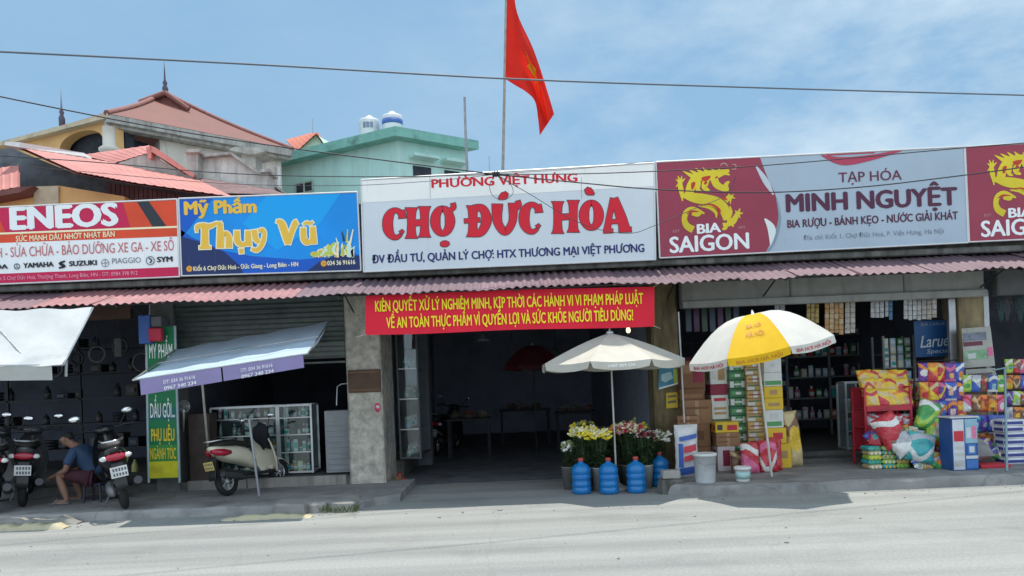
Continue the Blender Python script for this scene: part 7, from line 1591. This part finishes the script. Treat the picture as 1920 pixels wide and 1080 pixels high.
# goods on the raised step and hanging clothes of the next shop
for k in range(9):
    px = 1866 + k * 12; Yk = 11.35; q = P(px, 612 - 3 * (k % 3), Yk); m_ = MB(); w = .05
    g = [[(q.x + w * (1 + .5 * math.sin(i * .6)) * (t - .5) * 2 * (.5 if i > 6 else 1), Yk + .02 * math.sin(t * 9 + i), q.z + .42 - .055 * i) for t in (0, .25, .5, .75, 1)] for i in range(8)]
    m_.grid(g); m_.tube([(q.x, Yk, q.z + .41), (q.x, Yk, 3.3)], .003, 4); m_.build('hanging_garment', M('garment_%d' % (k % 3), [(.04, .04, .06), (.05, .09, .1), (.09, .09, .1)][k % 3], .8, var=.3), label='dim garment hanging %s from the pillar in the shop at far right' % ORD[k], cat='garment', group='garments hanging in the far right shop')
gs_ = thing('goods_shelf', 'dark goods shelf at the back of the grocery', 'shelf', (4.2, 14.6, .26)); mb = MB()
for x in (2.8, 4.2, 5.6): mb.box(x - .02, x + .02, 14.5, 14.55, .262, 2.7)
for z in (.6, 1.1, 1.6, 2.1): mb.box(2.8, 5.6, 14.5, 14.9, z, z + .03)
mb.build('rack', MATS['dark_rack'], gs_); rnd = random.Random(5)
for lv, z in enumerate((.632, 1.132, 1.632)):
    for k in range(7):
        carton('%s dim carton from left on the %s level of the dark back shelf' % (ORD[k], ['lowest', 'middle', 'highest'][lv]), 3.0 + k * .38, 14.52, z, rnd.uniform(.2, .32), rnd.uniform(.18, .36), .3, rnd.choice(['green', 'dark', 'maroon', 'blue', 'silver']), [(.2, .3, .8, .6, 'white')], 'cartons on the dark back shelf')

# crowded wall of packets at the far right edge, loose grit along the kerb
fr = thing('packet_board', 'tall wire board of bright packets cut off by the right edge', 'rack', tuple(P(1912, 790, 10.75))); mb = MB(); Yb = 10.75
xa, xb = P(1888, 760, Yb).x, P(1960, 760, Yb).x; zt = P(1915, 668, Yb).z
for x in (xa, xb): mb.tube([(x, Yb + .06, ZP), (x, Yb + .06, zt)], .011, 6)
for py in (672, 702, 732, 762): z = P(1915, py, Yb).z; mb.tube([(xa, Yb + .05, z), (xb, Yb + .05, z)], .008, 5)
mb.build('wire_frame', black, fr)
for row, py in enumerate((700, 730, 760, 790)):
    for k in range(5): bag('%s packet, %s from left in the %s row of the far right wire board' % (tc[(row * 5 + k * 2) % 12][0], ORD[k], ['top', 'second', 'third', 'lowest'][row]), 1892 + k * 13, py, Yb - .02 * (k % 2), 15, 27, .05, tc[(row * 5 + k * 2) % 12], .2 * (k % 3 - 1), R(3), R(3 * (k % 2)), group='packets on the far right wire board', seed=170 + k + row * 6)
for k, (px, py, col) in enumerate(((1672, 722, 'green'), (1684, 716, 'orange'), (1698, 720, 'red'), (1712, 714, 'cream'), (1680, 744, 'lime'), (1700, 742, 'pink'))):
    bag('%s packet wedged %s between the red rack and the dark wire rack' % (fc and ['green', 'orange', 'red', 'cream', 'lime', 'pink'][k], ORD[k]), px + 14, py + 26, 10.72, 20, 32, .08, [col, 'white', 'yellow'], .3 * (k % 3 - 1), R(-8), R(8 * (k % 3 - 1)), group='packets wedged between the racks', seed=200 + k)
mb = MB(); rnd = random.Random(6)
for k in range(150):
    x = rnd.uniform(-7.5, 8); y = rnd.choice([rnd.gauss(9.02, .1), rnd.uniform(6.0, 9)]); r_ = abs(rnd.gauss(0, .005)) + .003
    if xl1 < x < xr0: y -= .3
    mb.ball((x, y, r_ * .4), (r_ * rnd.uniform(.8, 1.6), r_, r_ * .7), k % 2, 6, 4, jit=.2)
mb.build('gravel', [M('grit_grey', (.3, .29, .27), .9), M('grit_dark', (.2, .19, .17), .9)], label='loose grit scattered along the kerb and road', cat='grit', kind='stuff')

# dim stock just inside the grocery opening
dsf = thing('stock_shelf', 'tall dim shelf of mixed stock inside the left of the grocery opening', 'shelf', (P(1540, 800, 14.2).x, 14.2, .26)); mb = MB(); xa, xb = P(1480, 800, 14.2).x, P(1640, 800, 14.2).x
for x in (xa, (xa + xb) / 2, xb): mb.box(x - .02, x + .02, 14.2, 14.24, .262, 2.5)
for z in (.55, .95, 1.35, 1.75, 2.15): mb.box(xa, xb, 14.2, 14.55, z, z + .025)
mb.build('rack', MATS['shelf_grey'], dsf); rnd = random.Random(19)
for lv, z in enumerate((.576, .976, 1.376, 1.776, 2.176)):
    for k in range(11):
        if rnd.random() < .12: continue
        put_good(rnd.choice(['bottle', 'box', 'jar', 'box']), rnd.choice(list(good_cols)), rnd.choice([.08, .1]), rnd.choice([.16, .22]), (xa + .08 + k * (xb - xa - .12) / 11, 14.3, z), rnd.uniform(-.3, .3), '%s item from left on the %s level of the tall dim stock shelf' % (ORD[k], ['lowest', 'second', 'third', 'fourth', 'highest'][lv]), 'stock on the dim shelf')

# jumble of small packets spilling between and in front of the racks
rnd = random.Random(44); cl_ = list(fc)
for gi, (xa, xb, base, Yj, where) in enumerate(((1722, 1796, 874, 10.02, 'jumble on the ground before the wire rack'), (1716, 1800, 842, 10.3, 'upper jumble heaped under the wire rack'), (1822, 1884, 862, 10.2, 'jumble under the toy stand'), (1640, 1716, 836, 10.2, 'jumble stuffed in the lower red rack'))):
    n_ = 12
    for k in range(n_):
        c = rnd.sample(cl_, 3); px = xa + (xb - xa) * k / (n_ - 1)
        bag('%s packet, %s from left in the %s' % (c[0], ORD[k], where), px, base - rnd.uniform(0, 14 if gi else 5), Yj + rnd.uniform(-.06, .06), rnd.uniform(15, 24), rnd.uniform(20, 34), rnd.uniform(.05, .1), c, rnd.uniform(-.6, .6), R(rnd.uniform(-35, -5)), R(rnd.uniform(-40, 40)), group='packets in the ' + where, seed=300 + gi * 20 + k, z=ZP if gi == 0 else None)
